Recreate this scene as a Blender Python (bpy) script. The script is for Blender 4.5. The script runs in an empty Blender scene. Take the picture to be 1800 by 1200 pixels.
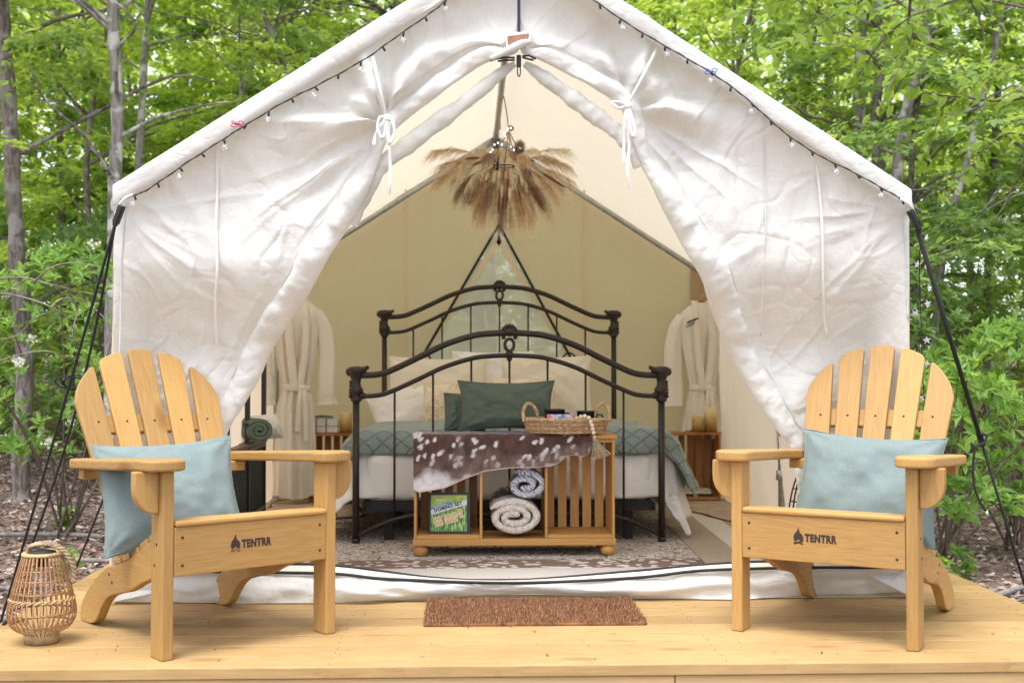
import bpy, bmesh, math, random
import numpy as np
from mathutils import Vector, Matrix
from math import pi, sin, cos, radians, sqrt, atan2, hypot

random.seed(7)
RNG = np.random.RandomState(11)
SC = bpy.context.scene
COL = SC.collection

# ------------------------------------------------------------------ camera, sky, sun, exposure
CAMZ = 0.88
YAW = radians(2.05)
PITCH = radians(1.42)
FPX = 2100.0
cam_d = bpy.data.cameras.new('camera')
cam = bpy.data.objects.new('camera', cam_d)
COL.objects.link(cam)
cam.location = (0, 0, CAMZ)
cam.rotation_euler = (pi / 2 + PITCH, 0, -YAW)
cam_d.sensor_width = 36.0
cam_d.lens = 36.0 * FPX / 1800.0
cam_d.clip_start = 0.05
cam_d.clip_end = 400.0
cam_d.dof.use_dof = True
cam_d.dof.focus_distance = 4.6
cam_d.dof.aperture_fstop = 4.5
SC.camera = cam

SUN_EL, SUN_AZ = radians(70), radians(205)     # azimuth clockwise from +Y: high, a little behind the camera and to its left
world = bpy.data.worlds.new('World')
SC.world = world
world.use_nodes = True
wn = world.node_tree
wn.nodes.clear()
w_out = wn.nodes.new('ShaderNodeOutputWorld')
w_bg = wn.nodes.new('ShaderNodeBackground')
w_hs = wn.nodes.new('ShaderNodeHueSaturation')
w_sky = wn.nodes.new('ShaderNodeTexSky')
w_sky.sky_type = 'NISHITA'
w_sky.sun_disc = False
w_sky.sun_elevation = SUN_EL
w_sky.sun_rotation = SUN_AZ
w_sky.dust_density = 2.0
w_sky.air_density = 1.0
w_sky.ozone_density = 1.0
w_hs.inputs['Saturation'].default_value = 0.42      # thin white cloud over the sky
w_bg.inputs['Strength'].default_value = 0.15
wn.links.new(w_sky.outputs[0], w_hs.inputs['Color'])
wn.links.new(w_hs.outputs[0], w_bg.inputs['Color'])
wn.links.new(w_bg.outputs[0], w_out.inputs['Surface'])

sun_d = bpy.data.lights.new('sun', 'SUN')
sun = bpy.data.objects.new('sun', sun_d)
COL.objects.link(sun)
sun_d.energy = 1.5
sun_d.angle = radians(32)
sun_d.color = (1.0, 0.98, 0.94)
sd = Vector((sin(SUN_AZ) * cos(SUN_EL), cos(SUN_AZ) * cos(SUN_EL), sin(SUN_EL)))
sun.rotation_euler = sd.to_track_quat('Z', 'Y').to_euler()

SC.view_settings.view_transform = 'Standard'
SC.view_settings.look = 'None'
SC.view_settings.exposure = 1.45
SC.view_settings.gamma = 1.0
SC.view_settings.use_curve_mapping = False
SC.render.engine = 'CYCLES'
SC.cycles.max_bounces = 10
SC.cycles.diffuse_bounces = 6
SC.cycles.transmission_bounces = 6
SC.cycles.transparent_max_bounces = 16
SC.cycles.use_denoising = True
SC.cycles.sample_clamp_indirect = 6.0

# measured points of the photograph (1800 px wide) turned into places in the world
_R = cam.rotation_euler.to_matrix()
def ray(px, py):
    return _R @ Vector(((px - 900.0) / FPX, -(py - 600.0) / FPX, -1.0))
def at(px, py, Y):
    d = ray(px, py)
    t = Y / d.y
    return Vector((d.x * t, Y, CAMZ + d.z * t))
def atz(px, py, z=0.0):
    d = ray(px, py)
    t = (z - CAMZ) / d.z
    return Vector((d.x * t, d.y * t, z))

# ------------------------------------------------------------------ mesh helpers
class MB:
    def __init__(s):
        s.v = []; s.f = []; s.sm = []
    def add(s, vs, fs, smooth=False):
        b = len(s.v)
        s.v.extend([tuple(p) for p in vs])
        for f in fs:
            s.f.append(tuple(i + b for i in f)); s.sm.append(smooth)
        return s
    def box(s, x0, x1, y0, y1, z0, z1, M=None):
        vs = [Vector(p) for p in ((x0,y0,z0),(x1,y0,z0),(x1,y1,z0),(x0,y1,z0),(x0,y0,z1),(x1,y0,z1),(x1,y1,z1),(x0,y1,z1))]
        if M is not None: vs = [M @ p for p in vs]
        return s.add(vs, [(0,3,2,1),(4,5,6,7),(0,1,5,4),(1,2,6,5),(2,3,7,6),(3,0,4,7)])
    def grid(s, P, smooth=True, flip=False, closeu=False):
        # P: array [nu][nv] of points
        nu = len(P); nv = len(P[0])
        vs = [p for row in P for p in row]
        fs = []
        for i in range(nu - 1 + (1 if closeu else 0)):
            for j in range(nv - 1):
                a = i * nv + j; b = ((i + 1) % nu) * nv + j
                q = (a, b, b + 1, a + 1)
                fs.append(q[::-1] if flip else q)
        return s.add(vs, fs, smooth)
    def tube(s, pts, r, n=8, closed=False, caps=True, smooth=True):
        pts = [Vector(p) for p in pts]
        m = len(pts)
        rs = r if hasattr(r, '__len__') else [r] * m
        up = Vector((0, 0, 1))
        vs = []; prev = None
        for i in range(m):
            if closed: t = pts[(i + 1) % m] - pts[i - 1]
            else: t = pts[min(i + 1, m - 1)] - pts[max(i - 1, 0)]
            if t.length < 1e-9: t = Vector((0, 0, 1))
            t.normalize()
            if prev is None:
                a = up if abs(t.z) < 0.9 else Vector((1, 0, 0))
                u = t.cross(a).normalized()
            else:
                u = prev - t * prev.dot(t)
                if u.length < 1e-6: u = t.cross(up)
                u.normalize()
            prev = u
            w = t.cross(u)
            for k in range(n):
                a = 2 * pi * k / n
                vs.append(pts[i] + (u * cos(a) + w * sin(a)) * rs[i])
        fs = []
        for i in range(m if closed else m - 1):
            i2 = (i + 1) % m
            for k in range(n):
                k2 = (k + 1) % n
                fs.append((i * n + k, i * n + k2, i2 * n + k2, i2 * n + k))
        if caps and not closed:
            fs.append(tuple(range(n))[::-1]); fs.append(tuple((m - 1) * n + k for k in range(n)))
        return s.add(vs, fs, smooth)
    def lathe(s, prof, c=(0, 0, 0), n=24, M=None, smooth=True):
        # prof: list of (r, z)
        vs = []
        for r, z in prof:
            for k in range(n):
                a = 2 * pi * k / n
                p = Vector((r * cos(a), r * sin(a), z))
                if M is not None: p = M @ p
                vs.append(p + Vector(c))
        fs = []
        for i in range(len(prof) - 1):
            for k in range(n):
                k2 = (k + 1) % n
                fs.append((i * n + k, i * n + k2, (i + 1) * n + k2, (i + 1) * n + k))
        if prof[0][0] > 1e-5: fs.append(tuple(range(n))[::-1])
        if prof[-1][0] > 1e-5: fs.append(tuple((len(prof) - 1) * n + k for k in range(n)))
        return s.add(vs, fs, smooth)
    def prism(s, poly, d0, d1, fn=None, smooth=False):
        # poly of (a,b); fn(a,b,d)->point
        fn = fn or (lambda a, b, d: (a, d, b))
        n = len(poly)
        vs = [fn(a, b, d0) for a, b in poly] + [fn(a, b, d1) for a, b in poly]
        fs = [tuple(range(n)), tuple(range(2 * n - 1, n - 1, -1))]
        for i in range(n):
            j = (i + 1) % n
            fs.append((i, i + n, j + n, j))
        return s.add(vs, fs, smooth)
    def ball(s, c, r, n=12, m=8, sq=(1, 1, 1)):
        prof = [(max(1e-6, sin(pi * i / m)) * r, -cos(pi * i / m) * r) for i in range(m + 1)]
        M = Matrix.Diagonal((sq[0], sq[1], sq[2]))
        return s.lathe(prof, c, n, M)
    def build(s, name, mat, parent=None, bevel=0.0, seg=2, recalc=True, loc=None):
        me = bpy.data.meshes.new(name)
        me.from_pydata(s.v, [], s.f)
        me.polygons.foreach_set('use_smooth', s.sm)
        if recalc:
            bm = bmesh.new(); bm.from_mesh(me)
            bmesh.ops.recalc_face_normals(bm, faces=bm.faces)
            bm.to_mesh(me); bm.free()
        me.update()
        return link(name, me, mat, parent, bevel, seg, loc)

def link(name, me, mat, parent=None, bevel=0.0, seg=2, loc=None):
    o = bpy.data.objects.new(name, me)
    COL.objects.link(o)
    if mat is not None and not me.materials: me.materials.append(mat)
    if parent is not None: o.parent = parent
    if loc is not None: o.location = loc
    if bevel > 0:
        b = o.modifiers.new('bevel', 'BEVEL'); b.width = bevel; b.segments = seg
        b.limit_method = 'ANGLE'; b.angle_limit = radians(40)
        b.harden_normals = False
    return o

def np_mesh(name, V, F, mat, parent=None, smooth=False, loc=None):
    """fast mesh from numpy arrays: V (n,3), F (m,k) all faces of k corners"""
    me = bpy.data.meshes.new(name)
    V = np.asarray(V, dtype=np.float32); F = np.asarray(F, dtype=np.int32)
    k = F.shape[1]
    me.vertices.add(len(V)); me.vertices.foreach_set('co', V.ravel())
    me.loops.add(F.size); me.loops.foreach_set('vertex_index', F.ravel())
    me.polygons.add(len(F))
    me.polygons.foreach_set('loop_start', np.arange(0, F.size, k, dtype=np.int32))
    me.polygons.foreach_set('use_smooth', np.full(len(F), smooth))
    me.update(calc_edges=True)
    return link(name, me, mat, parent, loc=loc)

def empty(name, label, cat, loc=(0, 0, 0), rz=0, group=None, kind=None):
    o = bpy.data.objects.new(name, None)
    COL.objects.link(o)
    o.empty_display_size = 0.1
    o.location = loc; o.rotation_euler = (0, 0, rz)
    return tag(o, label, cat, group, kind)
def tag(o, label=None, cat=None, group=None, kind=None):
    if label: o['label'] = label
    if cat: o['category'] = cat
    if group: o['group'] = group
    if kind: o['kind'] = kind
    return o
def copy_tree(o, parent=None):
    c = o.copy(); COL.objects.link(c); c.parent = parent
    for ch in [x for x in COL.objects if x.parent == o]: copy_tree(ch, c)
    return c

def smooth_path(pts, n=6, closed=False):
    P = [Vector(p) for p in pts]; m = len(P); out = []
    rng = range(m) if closed else range(m - 1)
    for i in rng:
        if closed: a, b, c, d = P[i - 1], P[i], P[(i + 1) % m], P[(i + 2) % m]
        else: a, b, c, d = P[max(i - 1, 0)], P[i], P[i + 1], P[min(i + 2, m - 1)]
        for k in range(n):
            t = k / n
            out.append(0.5 * ((2 * b) + (c - a) * t + (2 * a - 5 * b + 4 * c - d) * t * t + (3 * b - a - 3 * c + d) * t ** 3))
    if not closed: out.append(P[-1])
    return out

# value noise on numpy arrays
_T = np.random.RandomState(3).rand(64, 64)
def vnoise(x, y, seed=0):
    x = np.asarray(x, float) + seed * 7.31; y = np.asarray(y, float) + seed * 3.17
    xi = np.floor(x).astype(int); yi = np.floor(y).astype(int)
    fx = x - xi; fy = y - yi
    fx = fx * fx * fx * (fx * (fx * 6 - 15) + 10); fy = fy * fy * fy * (fy * (fy * 6 - 15) + 10)
    g = lambda a, b: _T[a % 64, b % 64]
    return ((g(xi, yi) * (1 - fx) + g(xi + 1, yi) * fx) * (1 - fy) + (g(xi, yi + 1) * (1 - fx) + g(xi + 1, yi + 1) * fx) * fy) * 2 - 1
def fbm(x, y, seed=0, o=4, g=0.5):
    s = 0; a = 1.0; f = 1.0
    for k in range(o):
        s = s + a * vnoise(x * f, y * f, seed + k * 5); a *= g; f *= 2.03
    return s

# ------------------------------------------------------------------ materials
def mat_new(name):
    m = bpy.data.materials.new(name); m.use_nodes = True
    nt = m.node_tree; nt.nodes.clear()
    out = nt.nodes.new('ShaderNodeOutputMaterial')
    return m, nt, out
def N(nt, typ, **kw):
    n = nt.nodes.new(typ)
    for k, v in kw.items():
        if k.startswith('i_'):
            key = k[2:].replace('_', ' ')
            try: n.inputs[key].default_value = v
            except KeyError: n.inputs[int(k[2:])].default_value = v
        else: setattr(n, k, v)
    return n
def ramp(nt, fac, stops):
    r = nt.nodes.new('ShaderNodeValToRGB')
    e = r.color_ramp.elements
    while len(e) < len(stops): e.new(0.5)
    for i, (p, c) in enumerate(stops):
        e[i].position = p; e[i].color = (c[0], c[1], c[2], 1) if hasattr(c, '__len__') else (c, c, c, 1)
    if fac is not None: nt.links.new(fac, r.inputs[0])
    return r
def simple(name, col, rough=0.6, metal=0.0, spec=0.5, var=0.12, nscale=30.0, bump=0.0, bscale=200.0, sheen=0.0, trans=0.0):
    m, nt, out = mat_new(name)
    tc = N(nt, 'ShaderNodeTexCoord'); L = nt.links.new
    no = N(nt, 'ShaderNodeTexNoise', i_Scale=nscale, i_Detail=5.0)
    L(tc.outputs['Object'], no.inputs['Vector'])
    c1 = [c * (1 - var) for c in col]; c2 = [min(1, c * (1 + var)) for c in col]
    r = ramp(nt, no.outputs['Fac'], [(0.3, c1), (0.7, c2)])
    b = N(nt, 'ShaderNodeBsdfPrincipled', i_Roughness=rough, i_Metallic=metal)
    b.inputs['Specular IOR Level'].default_value = spec
    if sheen: b.inputs['Sheen Weight'].default_value = sheen
    L(r.outputs[0], b.inputs['Base Color'])
    if bump:
        n2 = N(nt, 'ShaderNodeTexNoise', i_Scale=bscale, i_Detail=4.0)
        L(tc.outputs['Object'], n2.inputs['Vector'])
        bu = N(nt, 'ShaderNodeBump', i_Strength=bump, i_Distance=0.002)
        L(n2.outputs['Fac'], bu.inputs['Height']); L(bu.outputs[0], b.inputs['Normal'])
    if trans:
        t = N(nt, 'ShaderNodeBsdfTranslucent'); mx = N(nt, 'ShaderNodeMixShader', i_0=trans)
        L(r.outputs[0], t.inputs[0]); L(b.outputs[0], mx.inputs[1]); L(t.outputs[0], mx.inputs[2]); L(mx.outputs[0], out.inputs[0])
    else: L(b.outputs[0], out.inputs[0])
    return m
def wood(name, col, dark, axis='X', scale=1.0, rough=0.5, knots=0.5, spec=0.35, dirt=0.0):
    """pine: long grain along the axis, growth rings, a few knots, scratches"""
    m, nt, out = mat_new(name); L = nt.links.new
    tc = N(nt, 'ShaderNodeTexCoord'); oi = N(nt, 'ShaderNodeObjectInfo')
    add = N(nt, 'ShaderNodeVectorMath', operation='ADD')
    ml = N(nt, 'ShaderNodeVectorMath', operation='SCALE'); ml.inputs['Scale'].default_value = 31.0
    cx = N(nt, 'ShaderNodeCombineXYZ')
    for i in range(3): L(oi.outputs['Random'], cx.inputs[i])
    L(cx.outputs[0], ml.inputs[0]); L(tc.outputs['Object'], add.inputs[0]); L(ml.outputs[0], add.inputs[1])
    mp = N(nt, 'ShaderNodeMapping')
    s = [14 * scale] * 3; s['XYZ'.index(axis)] = 0.9 * scale
    mp.inputs['Scale'].default_value = s
    L(add.outputs[0], mp.inputs[0])
    n1 = N(nt, 'ShaderNodeTexNoise', i_Scale=1.0, i_Detail=3.0, i_Distortion=0.6)
    L(mp.outputs[0], n1.inputs['Vector'])
    mu = N(nt, 'ShaderNodeMath', operation='MULTIPLY'); mu.inputs[1].default_value = 9.0
    L(n1.outputs['Fac'], mu.inputs[0])
    fr = N(nt, 'ShaderNodeMath', operation='PINGPONG'); fr.inputs[1].default_value = 0.5
    L(mu.outputs[0], fr.inputs[0])
    fine = N(nt, 'ShaderNodeTexNoise', i_Scale=9.0, i_Detail=4.0)
    L(mp.outputs[0], fine.inputs['Vector'])
    big = N(nt, 'ShaderNodeTexNoise', i_Scale=2.5, i_Detail=3.0)
    L(add.outputs[0], big.inputs['Vector'])
    r1 = ramp(nt, fr.outputs[0], [(0.0, col), (0.45, [a * 0.8 + b * 0.2 for a, b in zip(col, dark)]), (0.8, [a * 0.35 + b * 0.65 for a, b in zip(col, dark)]), (1.0, dark)])
    mixc = N(nt, 'ShaderNodeMixRGB', blend_type='MIX'); mixc.inputs[2].default_value = (*col, 1)
    r2 = ramp(nt, big.outputs['Fac'], [(0.35, 0.0), (0.65, 0.35)])
    L(r2.outputs[0], mixc.inputs[0]); L(r1.outputs[0], mixc.inputs[1])
    mf = N(nt, 'ShaderNodeMixRGB', blend_type='MULTIPLY', i_0=0.55)
    r3 = ramp(nt, fine.outputs['Fac'], [(0.3, 0.72), (0.62, 1.0)])
    L(mixc.outputs[0], mf.inputs[1]); L(r3.outputs[0], mf.inputs[2])
    # knots
    vo = N(nt, 'ShaderNodeTexVoronoi', i_Scale=1.0); mk = N(nt, 'ShaderNodeMapping')
    sk = [6.0] * 3; sk['XYZ'.index(axis)] = 2.2; mk.inputs['Scale'].default_value = sk
    L(add.outputs[0], mk.inputs[0]); L(mk.outputs[0], vo.inputs['Vector'])
    rk = ramp(nt, vo.outputs['Distance'], [(0.05, (0.25, 0.12, 0.05)), (0.10, (0.55, 0.33, 0.16)), (0.17, (1, 1, 1))])
    mkx = N(nt, 'ShaderNodeMixRGB', blend_type='MULTIPLY', i_0=knots)
    L(mf.outputs[0], mkx.inputs[1]); L(rk.outputs[0], mkx.inputs[2])
    hs = N(nt, 'ShaderNodeHueSaturation')
    rv = N(nt, 'ShaderNodeMapRange'); rv.inputs['To Min'].default_value = 0.80; rv.inputs['To Max'].default_value = 1.12
    L(oi.outputs['Random'], rv.inputs[0]); L(rv.outputs[0], hs.inputs['Value']); L(mkx.outputs[0], hs.inputs['Color'])
    b = N(nt, 'ShaderNodeBsdfPrincipled', i_Roughness=rough)
    b.inputs['Specular IOR Level'].default_value = spec
    src = hs.outputs[0]
    if dirt:
        oc = N(nt, 'ShaderNodeNewGeometry')
        for sc_, lo, hi, dk in ((1.7, 0.42, 0.68, (0.72, 0.66, 0.58)), (9.0, 0.60, 0.72, (0.62, 0.55, 0.48))):
            dn = N(nt, 'ShaderNodeTexNoise', i_Scale=sc_, i_Detail=6.0, i_Roughness=0.62); L(oc.outputs['Position'], dn.inputs['Vector'])
            dr = ramp(nt, dn.outputs['Fac'], [(lo, (1, 1, 1)), (hi, dk)])
            dm = N(nt, 'ShaderNodeMixRGB', blend_type='MULTIPLY', i_0=dirt); L(src, dm.inputs[1]); L(dr.outputs[0], dm.inputs[2]); src = dm.outputs[0]
    L(src, b.inputs['Base Color'])
    bu = N(nt, 'ShaderNodeBump', i_Strength=0.25, i_Distance=0.0015)
    L(fine.outputs['Fac'], bu.inputs['Height']); L(bu.outputs[0], b.inputs['Normal'])
    L(b.outputs[0], out.inputs[0])
    return m
def cloth(name, col, warp=None, crumple=0.0, trans=0.0, tcol=None, weave=900.0, rough=0.9, var=0.05, bump=0.25, stain=0.0, mott=6.0):
    m, nt, out = mat_new(name); L = nt.links.new
    tc = N(nt, 'ShaderNodeTexCoord')
    no = N(nt, 'ShaderNodeTexNoise', i_Scale=mott, i_Detail=6.0)
    L(tc.outputs['Object'], no.inputs['Vector'])
    c1 = [c * (1 - var) for c in col]; c2 = [min(1, c * (1 + var)) for c in col]
    r = ramp(nt, no.outputs['Fac'], [(0.3, c1), (0.7, c2)])
    src = r.outputs[0]
    mp = N(nt, 'ShaderNodeMapping'); mp.inputs['Scale'].default_value = (weave, weave, weave * 0.25)
    mp2 = N(nt, 'ShaderNodeMapping'); mp2.inputs['Scale'].default_value = (weave * 0.25, weave * 0.25, weave)
    L(tc.outputs['Object'], mp.inputs[0]); L(tc.outputs['Object'], mp2.inputs[0])
    a = N(nt, 'ShaderNodeTexNoise', i_Scale=1.0, i_Detail=2.0); b2 = N(nt, 'ShaderNodeTexNoise', i_Scale=1.0, i_Detail=2.0)
    L(mp.outputs[0], a.inputs['Vector']); L(mp2.outputs[0], b2.inputs['Vector'])
    ad = N(nt, 'ShaderNodeMath', operation='ADD'); L(a.outputs['Fac'], ad.inputs[0]); L(b2.outputs['Fac'], ad.inputs[1])
    if warp:
        rw = ramp(nt, None, [(0.42, warp), (0.58, (1, 1, 1))])
        hf = N(nt, 'ShaderNodeMath', operation='MULTIPLY'); hf.inputs[1].default_value = 0.5
        L(ad.outputs[0], hf.inputs[0]); L(hf.outputs[0], rw.inputs[0])
        mm = N(nt, 'ShaderNodeMixRGB', blend_type='MULTIPLY', i_0=1.0)
        L(src, mm.inputs[1]); L(rw.outputs[0], mm.inputs[2]); src = mm.outputs[0]
    if stain:
        sn = N(nt, 'ShaderNodeTexNoise', i_Scale=2.2, i_Detail=7.0, i_Roughness=0.6)
        L(tc.outputs['Object'], sn.inputs['Vector'])
        rs = ramp(nt, sn.outputs['Fac'], [(0.42, (1, 1, 1)), (0.62, (0.86, 0.80, 0.68)), (0.7, (0.95, 0.93, 0.88))])
        ms = N(nt, 'ShaderNodeMixRGB', blend_type='MULTIPLY', i_0=stain)
        L(src, ms.inputs[1]); L(rs.outputs[0], ms.inputs[2]); src = ms.outputs[0]
    b = N(nt, 'ShaderNodeBsdfPrincipled', i_Roughness=rough)
    b.inputs['Specular IOR Level'].default_value = 0.04
    b.inputs['Sheen Weight'].default_value = 0.06
    L(src, b.inputs['Base Color'])
    bu = N(nt, 'ShaderNodeBump', i_Strength=bump, i_Distance=0.001)
    L(ad.outputs[0], bu.inputs['Height']); nrm = bu.outputs[0]
    if crumple:      # fine creases pressed into the cloth
        for sc_, di in ((4.5, 0.012), (11.0, 0.005)):
            cn = N(nt, 'ShaderNodeTexNoise', i_Scale=sc_, i_Detail=3.0, i_Distortion=1.1); L(tc.outputs['Object'], cn.inputs['Vector'])
            c1_ = N(nt, 'ShaderNodeMath', operation='SUBTRACT'); c1_.inputs[1].default_value = 0.5; L(cn.outputs['Fac'], c1_.inputs[0])
            c2_ = N(nt, 'ShaderNodeMath', operation='ABSOLUTE'); L(c1_.outputs[0], c2_.inputs[0])
            c3_ = N(nt, 'ShaderNodeMath', operation='POWER'); c3_.inputs[1].default_value = 0.55; L(c2_.outputs[0], c3_.inputs[0])
            b3 = N(nt, 'ShaderNodeBump', i_Strength=crumple); b3.inputs['Distance'].default_value = di; L(c3_.outputs[0], b3.inputs['Height']); L(nrm, b3.inputs['Normal']); nrm = b3.outputs[0]
    L(nrm, b.inputs['Normal'])
    if trans:
        t = N(nt, 'ShaderNodeBsdfTranslucent'); t.inputs[0].default_value = (*(tcol or col), 1)
        mx = N(nt, 'ShaderNodeMixShader', i_0=trans)
        L(b.outputs[0], mx.inputs[1]); L(t.outputs[0], mx.inputs[2]); L(mx.outputs[0], out.inputs[0])
    else: L(b.outputs[0], out.inputs[0])
    return m
def leafmat(name, c1, c2, trans=0.45, rough=0.45, tmul=1.35):
    m, nt, out = mat_new(name); L = nt.links.new
    tc = N(nt, 'ShaderNodeTexCoord'); ge = N(nt, 'ShaderNodeNewGeometry')
    no = N(nt, 'ShaderNodeTexNoise', i_Scale=2.2, i_Detail=4.0)
    L(tc.outputs['Object'], no.inputs['Vector'])
    mx0 = N(nt, 'ShaderNodeMath', operation='ADD')
    m1 = N(nt, 'ShaderNodeMath', operation='MULTIPLY'); m1.inputs[1].default_value = 0.5
    L(ge.outputs['Random Per Island'], m1.inputs[0]); L(m1.outputs[0], mx0.inputs[0])
    m2 = N(nt, 'ShaderNodeMath', operation='MULTIPLY'); m2.inputs[1].default_value = 0.55
    L(no.outputs['Fac'], m2.inputs[0]); L(m2.outputs[0], mx0.inputs[1])
    r = ramp(nt, mx0.outputs[0], [(0.2, c1), (0.85, c2)])
    b = N(nt, 'ShaderNodeBsdfPrincipled', i_Roughness=rough)
    b.inputs['Specular IOR Level'].default_value = 0.3
    L(r.outputs[0], b.inputs['Base Color'])
    g = N(nt, 'ShaderNodeMixRGB', blend_type='MULTIPLY', i_0=1.0); g.inputs[2].default_value = (1.25 * tmul, 1.15 * tmul, 0.55 * tmul, 1)
    L(r.outputs[0], g.inputs[1])
    t = N(nt, 'ShaderNodeBsdfTranslucent'); L(g.outputs[0], t.inputs[0])
    mx = N(nt, 'ShaderNodeMixShader', i_0=trans)
    L(b.outputs[0], mx.inputs[1]); L(t.outputs[0], mx.inputs[2]); L(mx.outputs[0], out.inputs[0])
    return m

M = {}
PINE, PINED = (0.47, 0.272, 0.088), (0.22, 0.100, 0.026)
M['chairX'] = wood('chair pine along x', PINE, PINED, 'X', 1.5, 0.52)
M['chairY'] = wood('chair pine along y', PINE, PINED, 'Y', 1.5, 0.52)
M['chairZ'] = wood('chair pine along z', PINE, PINED, 'Z', 1.5, 0.52)
M['deckX'] = wood('deck boards pine', (0.455, 0.298, 0.132), (0.25, 0.14, 0.050), 'X', 1.0, 0.6, 0.35, 0.25, dirt=0.55)
M['fascia'] = wood('deck fascia pine', (0.60, 0.41, 0.19), (0.42, 0.25, 0.10), 'X', 0.7, 0.6, 0.6, 0.25)
M['crateX'] = wood('crate pine along x', (0.55, 0.29, 0.085), (0.31, 0.13, 0.03), 'X', 1.2, 0.45, 0.6)
M['crateZ'] = wood('crate pine along z', (0.55, 0.29, 0.085), (0.31, 0.13, 0.03), 'Z', 1.2, 0.45, 0.6)
M['standX'] = wood('red brown crate along x', (0.46, 0.20, 0.065), (0.25, 0.09, 0.03), 'X', 1.2, 0.5, 0.5)
M['standZ'] = wood('red brown crate along z', (0.46, 0.20, 0.065), (0.25, 0.09, 0.03), 'Z', 1.2, 0.5, 0.5)
M['canvas'] = cloth('white canvas', (0.72, 0.725, 0.71), trans=0.24, tcol=(0.78, 0.76, 0.70), weave=700, var=0.03, bump=0.3, stain=0.12, crumple=0.5)
M['roofcanvas'] = cloth('cream roof canvas', (0.76, 0.71, 0.63), trans=0.36, tcol=(0.86, 0.76, 0.63), weave=700, var=0.03, bump=0.25)
M['backcanvas'] = cloth('cream wall canvas', (0.86, 0.75, 0.60), trans=0.60, tcol=(1.0, 0.81, 0.64), weave=700, var=0.03, bump=0.25, crumple=0.2)
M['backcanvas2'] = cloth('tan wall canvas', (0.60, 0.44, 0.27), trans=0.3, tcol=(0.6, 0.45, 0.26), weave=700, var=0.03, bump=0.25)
M['tape'] = cloth('white cotton tape', (0.78, 0.76, 0.72), weave=1500)
M['screen'] = cloth('grey mesh fabric', (0.74, 0.73, 0.69), trans=0.4, weave=500, bump=0.6)
M['black'] = simple('black webbing', (0.012, 0.012, 0.014), 0.7)
M['rope_black'] = simple('black rope', (0.015, 0.016, 0.018), 0.8, bump=0.5, bscale=500)
M['galv'] = simple('galvanised steel', (0.42, 0.44, 0.43), 0.42, 0.75, var=0.2, nscale=40)
M['iron'] = simple('bronze black iron', (0.030, 0.021, 0.017), 0.42, 0.3, var=0.3, nscale=60, bump=0.15, bscale=300)
M['leather'] = simple('brown leather patch', (0.30, 0.13, 0.08), 0.5, var=0.25, nscale=25)
# ------------------------------------------------------------------ ground
def ground_h(x, y):
    x = np.asarray(x, float); y = np.asarray(y, float)
    t = np.clip((y - 6.5) / 9.0, 0, 1); t = t * t * (3 - 2 * t)
    far = np.clip((y - 14) / 40.0, 0, 1)
    return -0.34 + 0.47 * t + 1.6 * far * far + 0.035 * fbm(x * 0.9, y * 0.9, 4) * np.clip((np.abs(x) + np.abs(y - 5)) / 6, 0, 1)
def gh(x, y): return float(ground_h(x, y))
gx = np.concatenate([np.linspace(-80, -12, 25), np.linspace(-11.7, 11.7, 118), np.linspace(12, 80, 25)])
gy = np.concatenate([np.linspace(-60, -2, 20), np.linspace(-1.7, 18, 110), np.linspace(19, 110, 40)])
GX, GY = np.meshgrid(gx, gy, indexing='ij')
GV = np.stack([GX, GY, ground_h(GX, GY)], -1).reshape(-1, 3)
ny = len(gy)
ii, jj = np.meshgrid(np.arange(len(gx) - 1), np.arange(ny - 1), indexing='ij')
a = (ii * ny + jj).ravel()
GF = np.stack([a, a + ny, a + ny + 1, a + 1], -1)
m, nt, out = mat_new('forest floor'); L = nt.links.new
tc = N(nt, 'ShaderNodeTexCoord')
n1 = N(nt, 'ShaderNodeTexNoise', i_Scale=1.2, i_Detail=6.0); n2 = N(nt, 'ShaderNodeTexVoronoi', i_Scale=26.0); n3 = N(nt, 'ShaderNodeTexNoise', i_Scale=60.0, i_Detail=5.0)
for n_ in (n1, n2, n3): L(tc.outputs['Object'], n_.inputs['Vector'])
r1 = ramp(nt, n3.outputs['Fac'], [(0.3, (0.085, 0.06, 0.05)), (0.55, (0.21, 0.155, 0.135)), (0.75, (0.34, 0.27, 0.24))])
r2 = ramp(nt, n2.outputs['Color'], [(0.2, (0.55, 0.5, 0.5)), (0.8, (1.15, 1.0, 0.95))])
mm = N(nt, 'ShaderNodeMixRGB', blend_type='MULTIPLY', i_0=0.9); L(r1.outputs[0], mm.inputs[1]); L(r2.outputs[0], mm.inputs[2])
b = N(nt, 'ShaderNodeBsdfPrincipled', i_Roughness=0.95); L(mm.outputs[0], b.inputs['Base Color'])
bu = N(nt, 'ShaderNodeBump', i_Strength=0.8, i_Distance=0.03); L(n2.outputs['Distance'], bu.inputs['Height']); L(bu.outputs[0], b.inputs['Normal'])
L(b.outputs[0], out.inputs[0])
M['ground'] = m
tag(np_mesh('ground', GV, GF, M['ground'], smooth=True), 'forest floor of brown earth and old leaves around the tent deck', None, kind='structure')

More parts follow.
